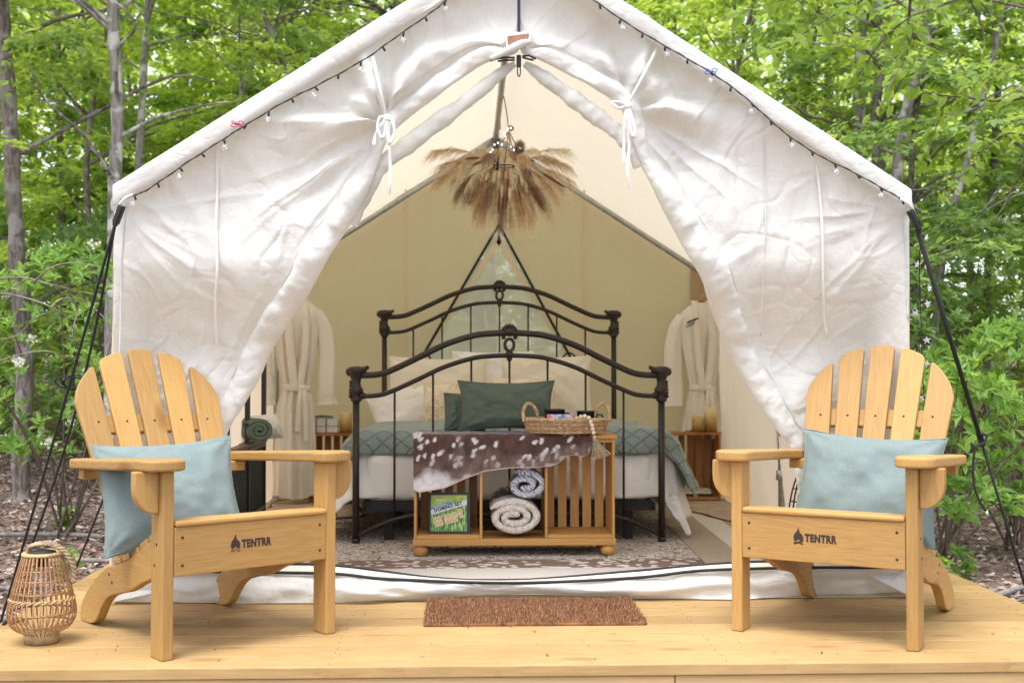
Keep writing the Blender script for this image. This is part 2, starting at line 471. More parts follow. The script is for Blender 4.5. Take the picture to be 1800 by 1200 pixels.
# ------------------------------------------------------------------ deck
DX0, DX1, DY0 = -1.645, 2.105, 3.60
deck = empty('deck', 'raised golden pine deck the tent and chairs stand on', None, (0, 0, 0), kind='structure')
pw, gap = 0.136, 0.007
nb = 34
pm = None
for i in range(nb):
    if pm is None:
        mb = MB(); mb.box(0, DX1 - DX0, 0, pw, -0.036, 0.0)
        o = mb.build('plank', M['deckX'], deck, bevel=0.004, seg=2); pm = o
    else:
        o = pm.copy(); COL.objects.link(o)
    o.location = (DX0 + 0.003 * sin(i * 5.1), DY0 + i * (pw + gap), -0.0006 * (i % 3))
dy1 = DY0 + nb * (pw + gap)
for (x0, x1, nm) in ((DX0 + 0.005, 0.62, 0), (0.623, DX1 - 0.005, 1)):
    MB().box(x0, x1, DY0 + 0.008, DY0 + 0.046, -0.30, -0.0375).build('fascia_board', M['fascia'], deck, bevel=0.003)
for x in (DX0 + 0.008, DX1 - 0.046):
    MB().box(x, x + 0.038, DY0 + 0.047, dy1, -0.30, -0.0375).build('side_board', M['fascia'], deck, bevel=0.003)
for x in (DX0 + 0.10, 0.2, DX1 - 0.2):
    for y in (3.8, 5.6, 7.6):
        MB().box(x, x + 0.09, y, y + 0.09, -0.55, -0.0375).build('deck_post', M['fascia'], deck)
# nail heads along the boards
mb = MB()
for i in range(12):
    for x in (-1.58, -0.42, 0.78, 2.02):
        for dy in (0.035, 0.1):
            mb.lathe([(0.0024, 0.0), (0.0024, 0.0008), (0.0, 0.001)], (x + 0.004 * sin(i * 3 + x), DY0 + i * (pw + gap) + dy, 0.0), 6)
tag(mb.build('nail_heads', M['black'], deck), kind='stuff')

# ------------------------------------------------------------------ canvas wall tent
YF, YB = 4.565, 8.27
XC = 0.18; XL, XR = XC - 1.525, XC + 1.525
ZE, SL = 1.535, 0.645                       # eave height, roof slope
ZP = ZE + 1.525 * SL
tent = empty('wall_tent', 'large white canvas wall tent with its front flaps tied open', 'tent', (XC, YF, 0))
TO = Vector((XC, YF, 0))
def tl(p): return Vector(p) - TO

def edge_curve(px):
    return smooth_path([at(x, y, YF) for x, y in px], 10)
EL = [(405,1003),(380,960),(370,860),(380,772),(417,707),(442,663),(461,620),(490,579),(537,520),(583,444),(617,393),(645,342),(663,295),(676,258),(695,228),(726,202),(773,167),(825,128),(862,108),(908,93),(913,60),(913,0),(913,-60),(913,-112)]
ER = [(1445,985),(1428,880),(1412,795),(1394,769),(1374,741),(1343,696),(1315,647),(1287,598),(1250,525),(1235,490),(1211,451),(1189,412),(1168,373),(1146,329),(1126,288),(1112,247),(1100,208),(1077,177),(1033,150),(990,126),(945,105),(917,93),(914,60),(914,0),(914,-60),(914,-112)]
def resample(pts, n, key=None):
    d = [0]
    for i in range(1, len(pts)): d.append(d[-1] + (pts[i] - pts[i - 1]).length)
    d = np.array(d); P = np.array([tuple(p) for p in pts])
    s = np.linspace(0, d[-1], n)
    return np.stack([np.interp(s, d, P[:, k]) for k in range(3)], -1), d[-1]

def front_panel(epx, side, tie_px, name):
    nv = 440
    E, LE = resample(edge_curve(epx), nv)
    zi = E[:, 2]
    # how far the opening reaches along the edge (above it the edge is the centre seam)
    ap = np.argmin(np.abs(zi - at(912, 93, YF).z) + 10 * (np.arange(nv) < nv // 2))
    kc = int(np.argmin(np.abs(zi - 1.25)))          # row that meets the eave corner
    xo = XL if side < 0 else XR
    O = np.zeros((nv, 3)); O[:, 1] = YF
    for i in range(nv):
        if i <= kc:
            t = i / kc; O[i, 0] = xo; O[i, 2] = 0.012 + (ZE - 0.012) * t
        else:
            t = (i - kc) / (nv - 1 - kc); O[i, 0] = xo + (XC + 0.004 * side - xo) * t; O[i, 2] = ZE + (ZP - ZE) * t
    O[:, 2] -= 0.0
    T = np.gradient(E, axis=0); T /= np.linalg.norm(T, axis=1)[:, None]
    Nn = np.stack([-T[:, 2], 0 * T[:, 0], T[:, 0]], -1)
    if side > 0: Nn = -Nn
    # smooth normals
    k = np.ones(21) / 21
    for c in (0, 2): Nn[:, c] = np.convolve(np.pad(Nn[:, c], 10, 'edge'), k, 'valid')
    s = np.arange(nv) / ap
    r = np.interp(s, [0, 0.12, 0.3, 0.52, 0.66, 0.72, 0.80, 0.95, 1.0, 1.06, 1.3], [0.03, 0.036, 0.052, 0.062, 0.052, 0.024, 0.042, 0.034, 0.02, 0.0, 0.0])
    r = r * 0.88 * (1 + 0.10 * fbm(np.arange(nv) * 0.035, 0.0, 3 + side))
    nr, npn = 20, 190
    G = np.zeros((nv, nr + npn, 3))
    phi = np.linspace(-1.3, pi, nr)
    for j, ph in enumerate(phi):
        G[:, j] = E + Nn * (r * (1 - cos(ph)))[:, None]
        G[:, j, 1] -= r * 0.80 * sin(ph)
    st = E + Nn * (2 * r)[:, None]
    for j in range(npn):
        t = (j + 1) / npn
        G[:, nr + j] = st * (1 - t) + O * t
    # cloth relief
    X = G[:, :, 0]; Z = G[:, :, 2]
    tie = at(*tie_px, YF)
    dx = (X - tie.x) * -side; dz = Z - tie.z             # dx grows away from the door
    R = np.hypot(dx, dz) + 1e-4; th = np.arctan2(dz, -dx * -1)
    J = np.arange(nr + npn)[None, :] + 0 * X
    inpanel = np.clip((J - nr + 1) / 16.0, 0, 1)
    tpan = np.clip((J - nr) / npn, 0, 1)
    mask = inpanel * np.clip((1 - tpan) * 7, 0, 1)
    rot = 0.95 * side
    U = X * cos(rot) + Z * sin(rot); V = -X * sin(rot) + Z * cos(rot)
    h = 0.020 * fbm(X * 1.6, Z * 1.3, 2 + side, 3)
    wv = fbm(U * 1.2, V * 1.2, 8, 2) * 0.6
    h += 0.012 * fbm(U * 1.1 + wv * .3, V * 5.0 + wv, 21 + side, 3, 0.55) * np.clip(1.3 - R / 1.6, 0.25, 1)
    rid = 1 - np.abs(fbm(U * 2.6 + wv, V * 3.4 - wv, 33 + side, 2))
    cr = np.abs(fbm(U * 3.1 + 2 * wv, V * 5.5, 61 + side, 2)); h += 0.007 * np.exp(-cr * 12)
    cr = np.abs(fbm(X * 5.5 + wv, Z * 4.2 - 2 * wv, 71 + side, 2)); h -= 0.005 * np.exp(-cr * 10)
    h += 0.009 * np.clip(rid - 0.72, 0, 1) * 3.0
    rid2 = 1 - np.abs(fbm(X * 4 + 3 * wv, Z * 4, 41 + side, 2))
    h -= 0.006 * np.clip(rid2 - 0.8, 0, 1) * 5 * np.clip(1.2 - Z, 0, 1)
    # pressed creases and tension lines: thin straight ridges and valleys
    rc = np.random.RandomState(40 + side)
    def crease(ax, az, bx, bz, A, w):
        ex, ez = bx - ax, bz - az; Lc = hypot(ex, ez); ex /= Lc; ez /= Lc
        t = (X - ax) * ex + (Z - az) * ez; d = (X - ax) * -ez + (Z - az) * ex + 0.012 * fbm(t * 5, ax * 9, 3, 2)
        en = np.clip(t / (0.25 * Lc), 0, 1) * np.clip((Lc - t) / (0.45 * Lc), 0, 1)
        return 0.8 * A * en * (np.exp(-np.abs(d) / w) - 0.45 * np.exp(-((d - 2.2 * w) / (1.6 * w)) ** 2))
    for k_ in range(20):        # from the tie, out and down into the panel
        a_ = radians(rc.uniform(-115, 25)); r0, r1 = rc.uniform(0.05, 0.12), rc.uniform(0.25, 0.85)
        h = h + crease(tie.x + -cos(a_) * r0 * -side, tie.z + sin(a_) * r0, tie.x + cos(a_) * r1 * side, tie.z + sin(a_) * r1, rc.uniform(.008, .020), rc.uniform(.010, .022))
    cx0 = XL if side < 0 else XR
    for k_ in range(6):         # from the eave corner towards the door
        a_ = radians(rc.uniform(-62, 12)); r1 = rc.uniform(0.35, 0.9)
        h = h + crease(cx0 - side * 0.03, ZE - 0.05, cx0 - side * cos(a_) * r1, ZE - .05 + sin(a_) * r1, rc.uniform(.005, .011), rc.uniform(.010, .018))
    for k_ in range(18):        # short fold marks anywhere
        ax_ = rc.uniform(min(cx0, XC + side * .5), max(cx0, XC + side * .5)); az_ = rc.uniform(0.3, 1.9); a_ = rc.choice([0.9, -0.7, 0.2, 1.5]) + rc.randn() * .3; l_ = rc.uniform(.10, .38)
        h = h + crease(ax_, az_, ax_ + l_ * cos(a_), az_ + l_ * sin(a_), rc.choice([-1, 1]) * rc.uniform(.003, .008), rc.uniform(.006, .012))
    # folds pulled towards the tie
    k1 = np.exp(-R / 0.30) * (1 - np.exp(-R / 0.03))
    h += 0.060 * k1 * np.cos(5.0 * th + 1.6 + 1.3 * R * 4)
    h += 0.034 * np.exp(-R / 0.45) * np.cos(9.0 * th + 2)
    # long sag of cloth above the rolled edge
    h += 0.045 * np.exp(-((tpan * 4.0 - 0.9) ** 2) * 1.5) * np.clip((s[:, None] - 0.62) * 6, 0, 1) * np.clip((1.05 - s[:, None]) * 8, 0, 1) * inpanel
    # vertical seam
    G[:, :, 1] -= h * mask
    # the chairs' backs press the cloth inwards low down
    zz = G[:, :, 2]
    lowm = np.clip((1.32 - zz) / 0.42, 0, 1) * np.clip(zz / 0.25, 0, 1); lowm = lowm * lowm * (3 - 2 * lowm)
    G[:, :, 1] += 0.19 * lowm * np.where(J < nr, 1, np.clip((1 - tpan) * 4.5, 0, 1))
    # sheet fullness: small wrinkles on the roll
    G[:, :nr, 1] -= 0.010 * fbm(np.arange(nv)[:, None] * 0.08 + 0 * X[:, :nr], J[:, :nr] * 0.12, 55, 3)
    # tie squeezes the roll
    V3 = G.reshape(-1, 3) - np.array(TO)
    nc = nr + npn
    ii, jj = np.meshgrid(np.arange(nv - 1), np.arange(nc - 1), indexing='ij')
    a = (ii * nc + jj).ravel()
    F = np.stack([a, a + 1, a + nc + 1, a + nc], -1)
    if side > 0: F = F[:, ::-1]
    o = np_mesh(name, V3, F, M['canvas'], tent, smooth=True)
    return o, G
fl, GL = front_panel(EL, -1, (678, 215), 'front_panel')
fr_, GR = front_panel(ER, 1, (1100, 190), 'front_panel')
def surf_y(G, x, z):
    d = (G[:, :, 0] - x) ** 2 + (G[:, :, 2] - z) ** 2
    i = np.unravel_index(np.argmin(d), d.shape)
    sel = d < d[i] + 0.0006
    return float(G[:, :, 1][sel].min())
def on_canvas(px, py, off=0.004):
    p = at(px, py, YF)
    G = GL if px < 913 else GR
    y = surf_y(G, p.x, p.z) - off
    return at(px, py, y)

# lower strip of cloth under the opening, with the two zip tapes
up = [(196,985),(300,985),(430,990),(588,993),(765,1015),(909,1019),(1114,1003),(1279,989),(1420,985),(1530,985),(1612,980)]
lo = [(196,1002),(300,1003),(430,1006),(588,1009),(683,1018),(900,1025),(1114,1016),(1238,1003),(1420,998),(1530,998),(1612,995)]
bt = [(190,1056),(300,1058),(430,1060),(588,1058),(744,1051),(917,1044),(1114,1049),(1279,1053),(1420,1046),(1530,1042),(1612,1036)]
U = smooth_path([at(x, y, 4.66) for x, y in up], 12)
Lw = smooth_path([at(x, y, 4.60) for x, y in lo], 12)
Bt = smooth_path([atz(x, y, 0.006) for x, y in bt], 12)
n = 110
U, _ = resample(U, n); Lw, _ = resample(Lw, n); Bt, _ = resample(Bt, n)
mb = MB(); P = []
for j in range(13):
    t = j / 12
    row = []
    for i in range(n):
        p = Vector(Lw[i]) * (1 - t) + Vector(Bt[i]) * t
        p.y -= 0.045 * sin(pi * t) * (0.6 + 0.5 * float(fbm(i * 0.09, 1.0, 6))) + 0.012 * float(fbm(i * 0.22, t * 3, 9))
        p.z += 0.006 * float(fbm(i * 0.1, t * 2, 12)) * (1 - t)
        row.append(tl(p))
    P.append(row)
mb.grid(P); sill = mb.build('lower_strip', M['canvas'], tent)
mb = MB(); mb.grid([[tl(Vector(U[i]) + Vector((0, 0.02, -0.004))) for i in range(n)], [tl((Vector(U[i]) * .5 + Vector(Lw[i]) * .5) + Vector((0, 0, 0.006))) for i in range(n)], [tl(Vector(Lw[i])) for i in range(n)]])
mb.build('zip_strip', M['roofcanvas'], tent)
mb = MB(); mb.tube([tl(p) for p in U], 0.0055, 6); mb.build('zip_tape', M['black'], tent)
mb = MB(); mb.tube([tl(Vector(p) + Vector((0, -0.010, 0.004))) for p in Lw], 0.0062, 6); mb.build('zip_tape', M['black'], tent)

# roof
def roof_pt(side, s, y, lift=0.0):
    w = 1.525 - 0.018
    x = XC + side * w * (1 - s)
    z = ZP + 0.02 - SL * w * (1 - s) + lift
    return (x, y, z)
for side in (-1, 1):
    mb = MB(); P = []
    for i in range(31):
        s = i / 30; row = []
        for j in range(41):
            y = YF - 0.075 + (YB + 0.12 - YF + 0.075) * j / 40
            row.append(tl(roof_pt(side, s, y, -0.02 * sin(pi * s) * sin(pi * j / 40) + 0.004 * float(vnoise(s * 6, j * 0.5, 2)))))
        P.append(row)
    mb.grid(P, flip=side > 0); o = mb.build('roof_panel', M['roofcanvas'], tent, recalc=False)
    # front valance: a hem folded down along the rafter
    mb = MB(); P = []
    for i in range(80):
        s = i / 79; row = []
        x, y, z = roof_pt(side, s, YF - 0.078)
        for k, (dz, dyy) in enumerate(((0.006, 0.05), (0.008, 0.004), (0.003, -0.002), (-0.02, -0.004), (-0.045, -0.003), (-0.074, -0.001), (-0.076, 0.003))):
            wob = 0.004 * float(fbm(s * 9 + side * 5, k * 0.5, 3))
            row.append(tl((x, y + dyy + wob, z + dz + 0.002 * sin(s * 40) * (k > 4))))
        P.append(row)
    mb.grid(P); mb.build('roof_hem', M['canvas'], tent)
    # side hem hanging at the eave corner
    xe = XC + side * 1.507
    mb = MB(); P = []
    for i in range(30):
        y = YF - 0.078 + (YB - YF + 0.2) * i / 29
        P.append([tl((xe + side * 0.004, y, ZE - 0.015 + 0.006)), tl((xe + side * 0.010, y, ZE - 0.03)), tl((xe + side * (0.006 + 0.004 * sin(i * 1.3)), y, ZE - 0.055))])
    mb.grid(P); mb.build('side_hem', M['canvas'], tent)
    # side wall
    xo = XL if side < 0 else XR
    mb = MB(); P = []
    for i in range(61):
        y = YF + (YB - YF) * i / 60; row = []
        for j in range(21):
            z = 0.005 + (ZE + 0.0) * j / 20
            bulge = -side * 0.05 * max(0, sin(pi * i / 60)) * sin(pi * j / 20)
            row.append(tl((xo + bulge + 0.012 * float(fbm(i * 0.25, j * 0.08, 5 + side)), y, z)))
        P.append(row)
    mb.grid(P); mb.build('side_wall', M['backcanvas'], tent)

# back wall with its triangular window
wa = at(877, 398, YB); wl = at(738, 634, YB); wr = at(1006, 634, YB)
zb = wl.z
for side in (-1, 1):
    xo = XL if side < 0 else XR
    c = wl if side < 0 else wr
    poly = [(xo, 0.005), (wa.x, 0.005), (wa.x, zb), (c.x, zb), (wa.x, wa.z), (wa.x, ZP - abs(wa.x - XC) * SL), (XC, ZP)] if False else None
    mb = MB()
    tri = []
    A = (xo, 0.005); B = (wa.x, 0.005); C = (wa.x, zb); D = (c.x, zb); E_ = (wa.x, wa.z); Fp = (wa.x, ZP - abs(wa.x - XC) * SL); G_ = (xo, ZE)
    pts = [A, B, C, D, E_, Fp, G_]
    mb.add([tl((p[0], YB, p[1])) for p in pts], [(0, 1, 2, 3), (0, 3, 6), (3, 4, 5), (3, 5, 6)])
    mb.build('back_wall', M['backcanvas'], tent, recalc=False)
mb = MB()
mb.add([tl((wa.x, YB + 0.006, wa.z + .01)), tl((wl.x - .01, YB + 0.006, zb - .01)), tl((wr.x + .01, YB + 0.006, zb - .01))], [(0, 1, 2)])
m, nt, out = mat_new('window mesh'); L = nt.links.new
tr = N(nt, 'ShaderNodeBsdfTransparent'); df = N(nt, 'ShaderNodeBsdfDiffuse'); df.inputs[0].default_value = (0.86, 0.85, 0.90, 1)
t2 = N(nt, 'ShaderNodeBsdfTranslucent'); t2.inputs[0].default_value = (0.96, 0.88, 0.98, 1)
ad = N(nt, 'ShaderNodeMixShader', i_0=0.6); L(df.outputs[0], ad.inputs[1]); L(t2.outputs[0], ad.inputs[2])
mx = N(nt, 'ShaderNodeMixShader', i_0=0.82); L(tr.outputs[0], mx.inputs[1]); L(ad.outputs[0], mx.inputs[2]); L(mx.outputs[0], out.inputs[0])
M['window'] = m
win = mb.build('window', M['window'], tent)
for (p, q, w) in ((wa, wl, .016), (wa, wr, .016)):
    d = (q - p)
    a_ = p + Vector((0, -0.012, 0.012)); b_ = q + Vector((0, -0.012, 0))
    mb = MB(); nrm = Vector((-d.z, 0, d.x)).normalized() * 0.009
    mb.add([tl(a_ + nrm), tl(a_ - nrm), tl(b_ - nrm), tl(b_ + nrm), tl(a_ + nrm + Vector((0, .006, 0))), tl(a_ - nrm + Vector((0, .006, 0))), tl(b_ - nrm + Vector((0, .006, 0))), tl(b_ + nrm + Vector((0, .006, 0)))],
           [(0, 1, 2, 3), (7, 6, 5, 4), (0, 4, 5, 1), (1, 5, 6, 2), (2, 6, 7, 3), (3, 7, 4, 0)])
    mb.build('window_zip', M['black'], tent)
    # white canvas border inside the zip
    s_ = 1 if q.x < p.x else -1
    off = nrm.normalized() * (0.020)
    if (off.x > 0) != (s_ > 0): off = -off
    a2 = p + Vector((0, -0.004, -0.05)); b2 = q + Vector((0, -0.004, 0))
    mb = MB(); mb.add([tl(a2), tl(a2 + off + Vector((0, 0, -.05))), tl(b2 + off), tl(b2)], [(0, 1, 2, 3)])
    mb.build('window_border', M['backcanvas'], tent)
    # loose zip end
    e = q + Vector((0, -0.02, 0.02))
    mb = MB(); mb.tube(smooth_path([tl(e + Vector((s_ * -0.02, 0, 0.01))), tl(e + Vector((s_ * 0.02, -0.02, 0.035))), tl(e + Vector((s_ * 0.055, -0.01, 0.02))), tl(e + Vector((s_ * 0.085, 0, -0.02)))], 5), 0.006, 6)
    mb.build('zip_end', M['black'], tent)
# seams, tan corner panel, black strap
for px_, y0 in ((713, 331), (1027, 322)):
    p0 = at(px_, y0, YB - 0.003); mb = MB()
    mb.box(p0.x - 0.006 - TO.x, p0.x + 0.006 - TO.x, YB - 0.007 - TO.y, YB - 0.001 - TO.y, 0.01, p0.z)
    mb.build('wall_seam', M['backcanvas'], tent)
p0 = at(1213, 442, YB - 0.02)
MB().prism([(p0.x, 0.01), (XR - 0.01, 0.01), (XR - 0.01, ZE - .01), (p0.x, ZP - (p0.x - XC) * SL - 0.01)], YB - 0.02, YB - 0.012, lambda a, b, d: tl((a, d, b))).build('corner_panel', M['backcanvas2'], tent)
mb = MB(); p0 = at(872, 224, YB - 0.05); mb.box(-0.021, 0.021, -0.003, 0.003, -0.30, 0); mb.build('roof_strap', M['black'], tent, loc=tl(p0))

# floor sheet
m_floor = simple('tent floor', (0.50, 0.42, 0.30), 0.8, var=0.15, nscale=3, bump=0.2)
MB().box(XL - TO.x, XR - TO.x, 0.05, YB - TO.y, 0.002, 0.0055).build('floor_sheet', m_floor, tent)

# steel frame
def pipe(pts, r=0.019, name='frame_pipe', mat=None, n=12):
    return MB().tube([tl(p) for p in pts], r, n).build(name, mat or M['galv'], tent)
yr = YB - 0.10
rid = ZP - 0.045
pipe([(XC, YF + 0.05, rid), (XC, yr, rid)], name='ridge_pipe')
for s_ in (-1, 1):
    xe = XC + s_ * 1.49; ze = rid - 1.49 * SL
    pipe([(XC, yr, rid), (xe, yr, ze)], name='rafter')
    pipe([(xe, YF + .06, ze), (xe, yr, ze)], name='eave_pipe')
    for yy in (6.35, yr):
        pipe([(xe, yy, 0.006), (xe, yy, ze)], name='upright')
        MB().lathe([(0.045, 0.006), (0.045, 0.012), (0.024, 0.016), (0.024, 0.06), (0.019, 0.065)], tl((xe, yy, 0)), 16).build('pole_foot', M['galv'], tent)
    # joint sleeves
    for yy in (yr,):
        pipe([(XC + s_ * 0.0, yy, rid - 0.001), (XC + s_ * 0.26, yy, rid - 0.26 * SL - 0.001)], 0.024, 'pipe_sleeve')
    # clamp on the right-hand pole shows above the chair arm
    if s_ > 0:
        MB().lathe([(0.03, 0.0), (0.03, 0.05)], tl((xe, 6.35, 0.30)), 14).build('pole_collar', M['galv'], tent)

# grey insect screen rolled up along the top of the opening
def ribbon_roll(px, name, r=0.026, Y=YF + 0.02):
    pts = smooth_path([at(x, y, Y) for x, y in px], 8); pts, _ = resample(pts, 70)
    mb = MB(); vs = []; nn = 12
    P = []
    for i, p in enumerate(pts):
        t = Vector(pts[min(i + 1, 69)]) - Vector(pts[max(i - 1, 0)]); t.normalize()
        n1 = Vector((-t.z, 0, t.x)); n2 = Vector((0, -1, 0))
        rr = r * min(1, 0.35 + i / 20) * (1 + 0.2 * float(fbm(i * .17, 0, 8)))
        P.append([tl(Vector(p) + n1 * rr * cos(a * 2 * pi / nn) * 1.25 + n2 * (rr * 0.6 * sin(a * 2 * pi / nn) + 0.005 * float(vnoise(i * .4, a * .8, 3)))) for a in range(nn)])
    mb.grid([[P[i][a] for i in range(70)] for a in range(nn)], closeu=True)
    return mb.build(name, M['screen'], tent)
ribbon_roll([(905,112),(875,133),(840,162),(800,193),(755,225),(715,256),(680,282),(655,312),(635,350),(612,392)], 'screen_roll')
ribbon_roll([(922,112),(958,138),(1000,168),(1045,202),(1085,232),(1112,258),(1130,290)], 'screen_roll')

# centre zip, pull, leather patch
pc = [on_canvas(912, y, 0.004) for y in range(-100, 60, 20)]
yc = min(p.y for p in pc) - 0.002
a0 = at(912, -105, yc); a1 = at(912, 56, yc)
MB().box(-0.006, 0.006, -0.003, 0.003, 0, a0.z - a1.z).build('centre_zip', simple('navy zip tape', (0.02, 0.02, 0.06), 0.6), tent, loc=tl(a1))
c = [at(889, 60, yc - .012), at(934, 54, yc - .012), at(932, 78, yc - .014), at(891, 88, yc - .014)]
def slab(pts, th, name, mat, parent, org, bev=0.0):
    mb = MB(); n_ = len(pts)
    q = [Vector(p) - org for p in pts]
    mb.add(q + [p + Vector((0, th, 0)) for p in q], [tuple(range(n_)), tuple(range(2 * n_ - 1, n_ - 1, -1))] + [(i, i + n_, (i + 1) % n_ + n_, (i + 1) % n_) for i in range(n_)])
    return mb.build(name, mat, parent, bevel=bev)
slab(c, 0.006, 'label_backing', M['tape'], tent, TO, 0.001)
slab([at(892, 64, yc - .0155), at(930, 59, yc - .0155), at(928, 75, yc - .0165), at(893, 84, yc - .0165)], 0.002, 'leather_label', M['leather'], tent, TO)
q0 = at(912, 97, yc - 0.02)
mb = MB(); mb.box(-0.009, 0.009, -0.006, 0.008, -0.048, 0.0); mb.build('zip_slider', M['black'], tent, bevel=0.004, loc=tl(q0))
mb = MB(); mb.tube([(0.006 * cos(t) , -0.004, -0.062 + 0.022 * sin(t)) for t in np.linspace(0, 2 * pi, 15)[:-1]], 0.0025, 6, closed=True); mb.build('zip_pull', M['black'], tent, loc=tl(q0))
for pts in ([(905,102),(890,101),(872,104),(862,107)], [(905,106),(890,106),(875,108)], [(918,99),(930,98),(942,104)], [(918,101),(928,104),(938,106)]):
    MB().tube([tl(at(x, y, yc - 0.03)) for x, y in pts], [0.004] * len(pts), 6).build('zip_tape', M['black'], tent)
# the lip of canvas that crosses the patch
lip = smooth_path([at(x, y, yc - 0.035) for x, y in ((862,104),(885,93),(905,83),(920,76),(934,73))], 6)
mb = MB(); mb.tube([tl(p) for p in lip], [0.008 + 0.008 * sin(pi * i / (len(lip) - 1)) for i in range(len(lip))], 10); mb.build('folded_lip', M['canvas'], tent)

# tie tapes: a strap down from the seam, a bow, two tails
def strip(pts, w, name, mat, parent, org, th=0.0016):
    pts = [Vector(p) - org for p in pts]; P1, P2 = [], []
    mb = MB(); rows = [[], [], [], []]
    for i, p in enumerate(pts):
        t = (pts[min(i + 1, len(pts) - 1)] - pts[max(i - 1, 0)]).normalized()
        n1 = Vector((-t.z, 0, t.x)); 
        if n1.length < 0.3: n1 = Vector((1, 0, 0))
        n1 = n1.normalized() * w / 2
        rows[0].append(p + n1 + Vector((0, -th, 0))); rows[1].append(p - n1 + Vector((0, -th, 0))); rows[2].append(p - n1 + Vector((0, th, 0))); rows[3].append(p + n1 + Vector((0, th, 0)))
    mb.grid(rows, closeu=True); return mb.build(name, mat, parent)
def tie(top, knot, tails, loops):
    yk = on_canvas(*knot, 0.02).y - 0.03
    a = on_canvas(*top, 0.008); b = at(knot[0], knot[1], yk)
    mid = on_canvas((top[0] + knot[0]) / 2, (top[1] + knot[1]) / 2, 0.012)
    strip(smooth_path([a, mid, b], 8), 0.011, 'tie_strap', M['tape'], tent, TO)
    MB().ball(tl(b), 0.016, 10, 7, (1.1, .8, 1)).build('tie_knot', M['tape'], tent)
    for tt in tails:
        strip(smooth_path([b] + [at(x, y, yk - 0.012 * ((i + 1) % 2)) for i, (x, y) in enumerate(tt)], 6), 0.0115, 'tie_tail', M['tape'], tent, TO)
    for lp in loops:
        strip(smooth_path([b] + [at(x, y, yk - 0.015) for x, y in lp] + [b], 6), 0.0105, 'tie_loop', M['tape'], tent, TO)
tie((655, 100), (680, 208), [[(684,250),(686,290),(685,322),(684,342)], [(668,222),(660,240),(657,254)]], [[(668,206),(664,226),(672,244),(679,224)], [(690,212),(693,236),(684,252),(680,226)]])
tie((1155, 85), (1103, 186), [[(1106,220),(1106,260),(1103,300),(1108,330)], [(1098,215),(1097,250),(1096,285)]], [[(1090,180),(1076,180),(1086,190)], [(1110,205),(1116,232),(1112,240),(1106,215)]])
# loose tapes hanging flat on the canvas, sewn seams
for pts in ([(381,262),(382,330),(380,400),(382,470),(379,540),(382,606)], [(1436,292),(1442,350),(1446,420),(1447,500),(1449,560),(1453,585)]):
    dd = [on_canvas(x, y, 0.006) for x, y in pts]
    strip(smooth_path(dd, 6), 0.011, 'tie_tape', M['tape'], tent, TO)
for pts in ([(1342,205),(1344,300),(1346,400),(1341,500),(1337,590)], [(222,360),(214,450),(212,560),(208,700)], [(1588,372),(1592,450),(1596,560)]):
    dd = [on_canvas(x, y, 0.001) for x, y in pts]
    MB().tube([tl(p) for p in smooth_path(dd, 8)], 0.0035, 6).build('sewn_seam', M['canvas'], tent)

# black bungee clips at the eave corners
for (x, y, tilt) in ((209, 377, 0.35), (1606, 384, -0.45)):
    p = at(x, y, YF - 0.10)
    mb = MB(); mb.box(-0.012, 0.012, -0.012, 0.012, -0.035, 0.035, Matrix.Rotation(tilt, 4, 'Y')); mb.box(-0.006, 0.006, -0.018, 0.018, -0.045, 0.03, Matrix.Rotation(tilt, 4, 'Y'))
    mb.build('corner_buckle', M['black'], tent, bevel=0.003, loc=tl(p))
    mb = MB(); q = Vector((0, 0, 0)); mb.tube(smooth_path([(0, 0, 0.03), (0.02 * (1 if x > 900 else -1) * -1, -0.01, 0.055), (0.05 * (1 if x < 900 else -1), 0.0, 0.075)], 5), 0.005, 6)
    mb.build('corner_loop', M['tape'], tent, loc=tl(p))
# ------------------------------------------------------------------ adirondack chairs
# local frame: x to the sitter's front, y across, z up; origin on the deck between the two front legs
M['screw'] = simple('screw heads', (0.05, 0.04, 0.035), 0.45, 0.6)
M['burn'] = simple('burnt mark', (0.035, 0.018, 0.012), 0.7)
M['burn_worn'] = simple('worn burnt mark', (0.16, 0.075, 0.03), 0.7, var=0.5, nscale=90)

def bezier_poly(pts, n=6):
    return [(p.x, p.y) for p in smooth_path([(a, b, 0) for a, b in pts], n)]

def text_mesh(txt, size, bold=0.0, extrude=0.0004):
    cu = bpy.data.curves.new('t', 'FONT'); cu.body = txt; cu.size = size; cu.offset = bold; cu.extrude = extrude; cu.resolution_u = 3
    cu.space_character = 1.12
    ob = bpy.data.objects.new('t', cu); COL.objects.link(ob)
    dg = bpy.context.evaluated_depsgraph_get()
    me = bpy.data.meshes.new_from_object(ob.evaluated_get(dg))
    bpy.data.objects.remove(ob); bpy.data.curves.remove(cu)
    return me

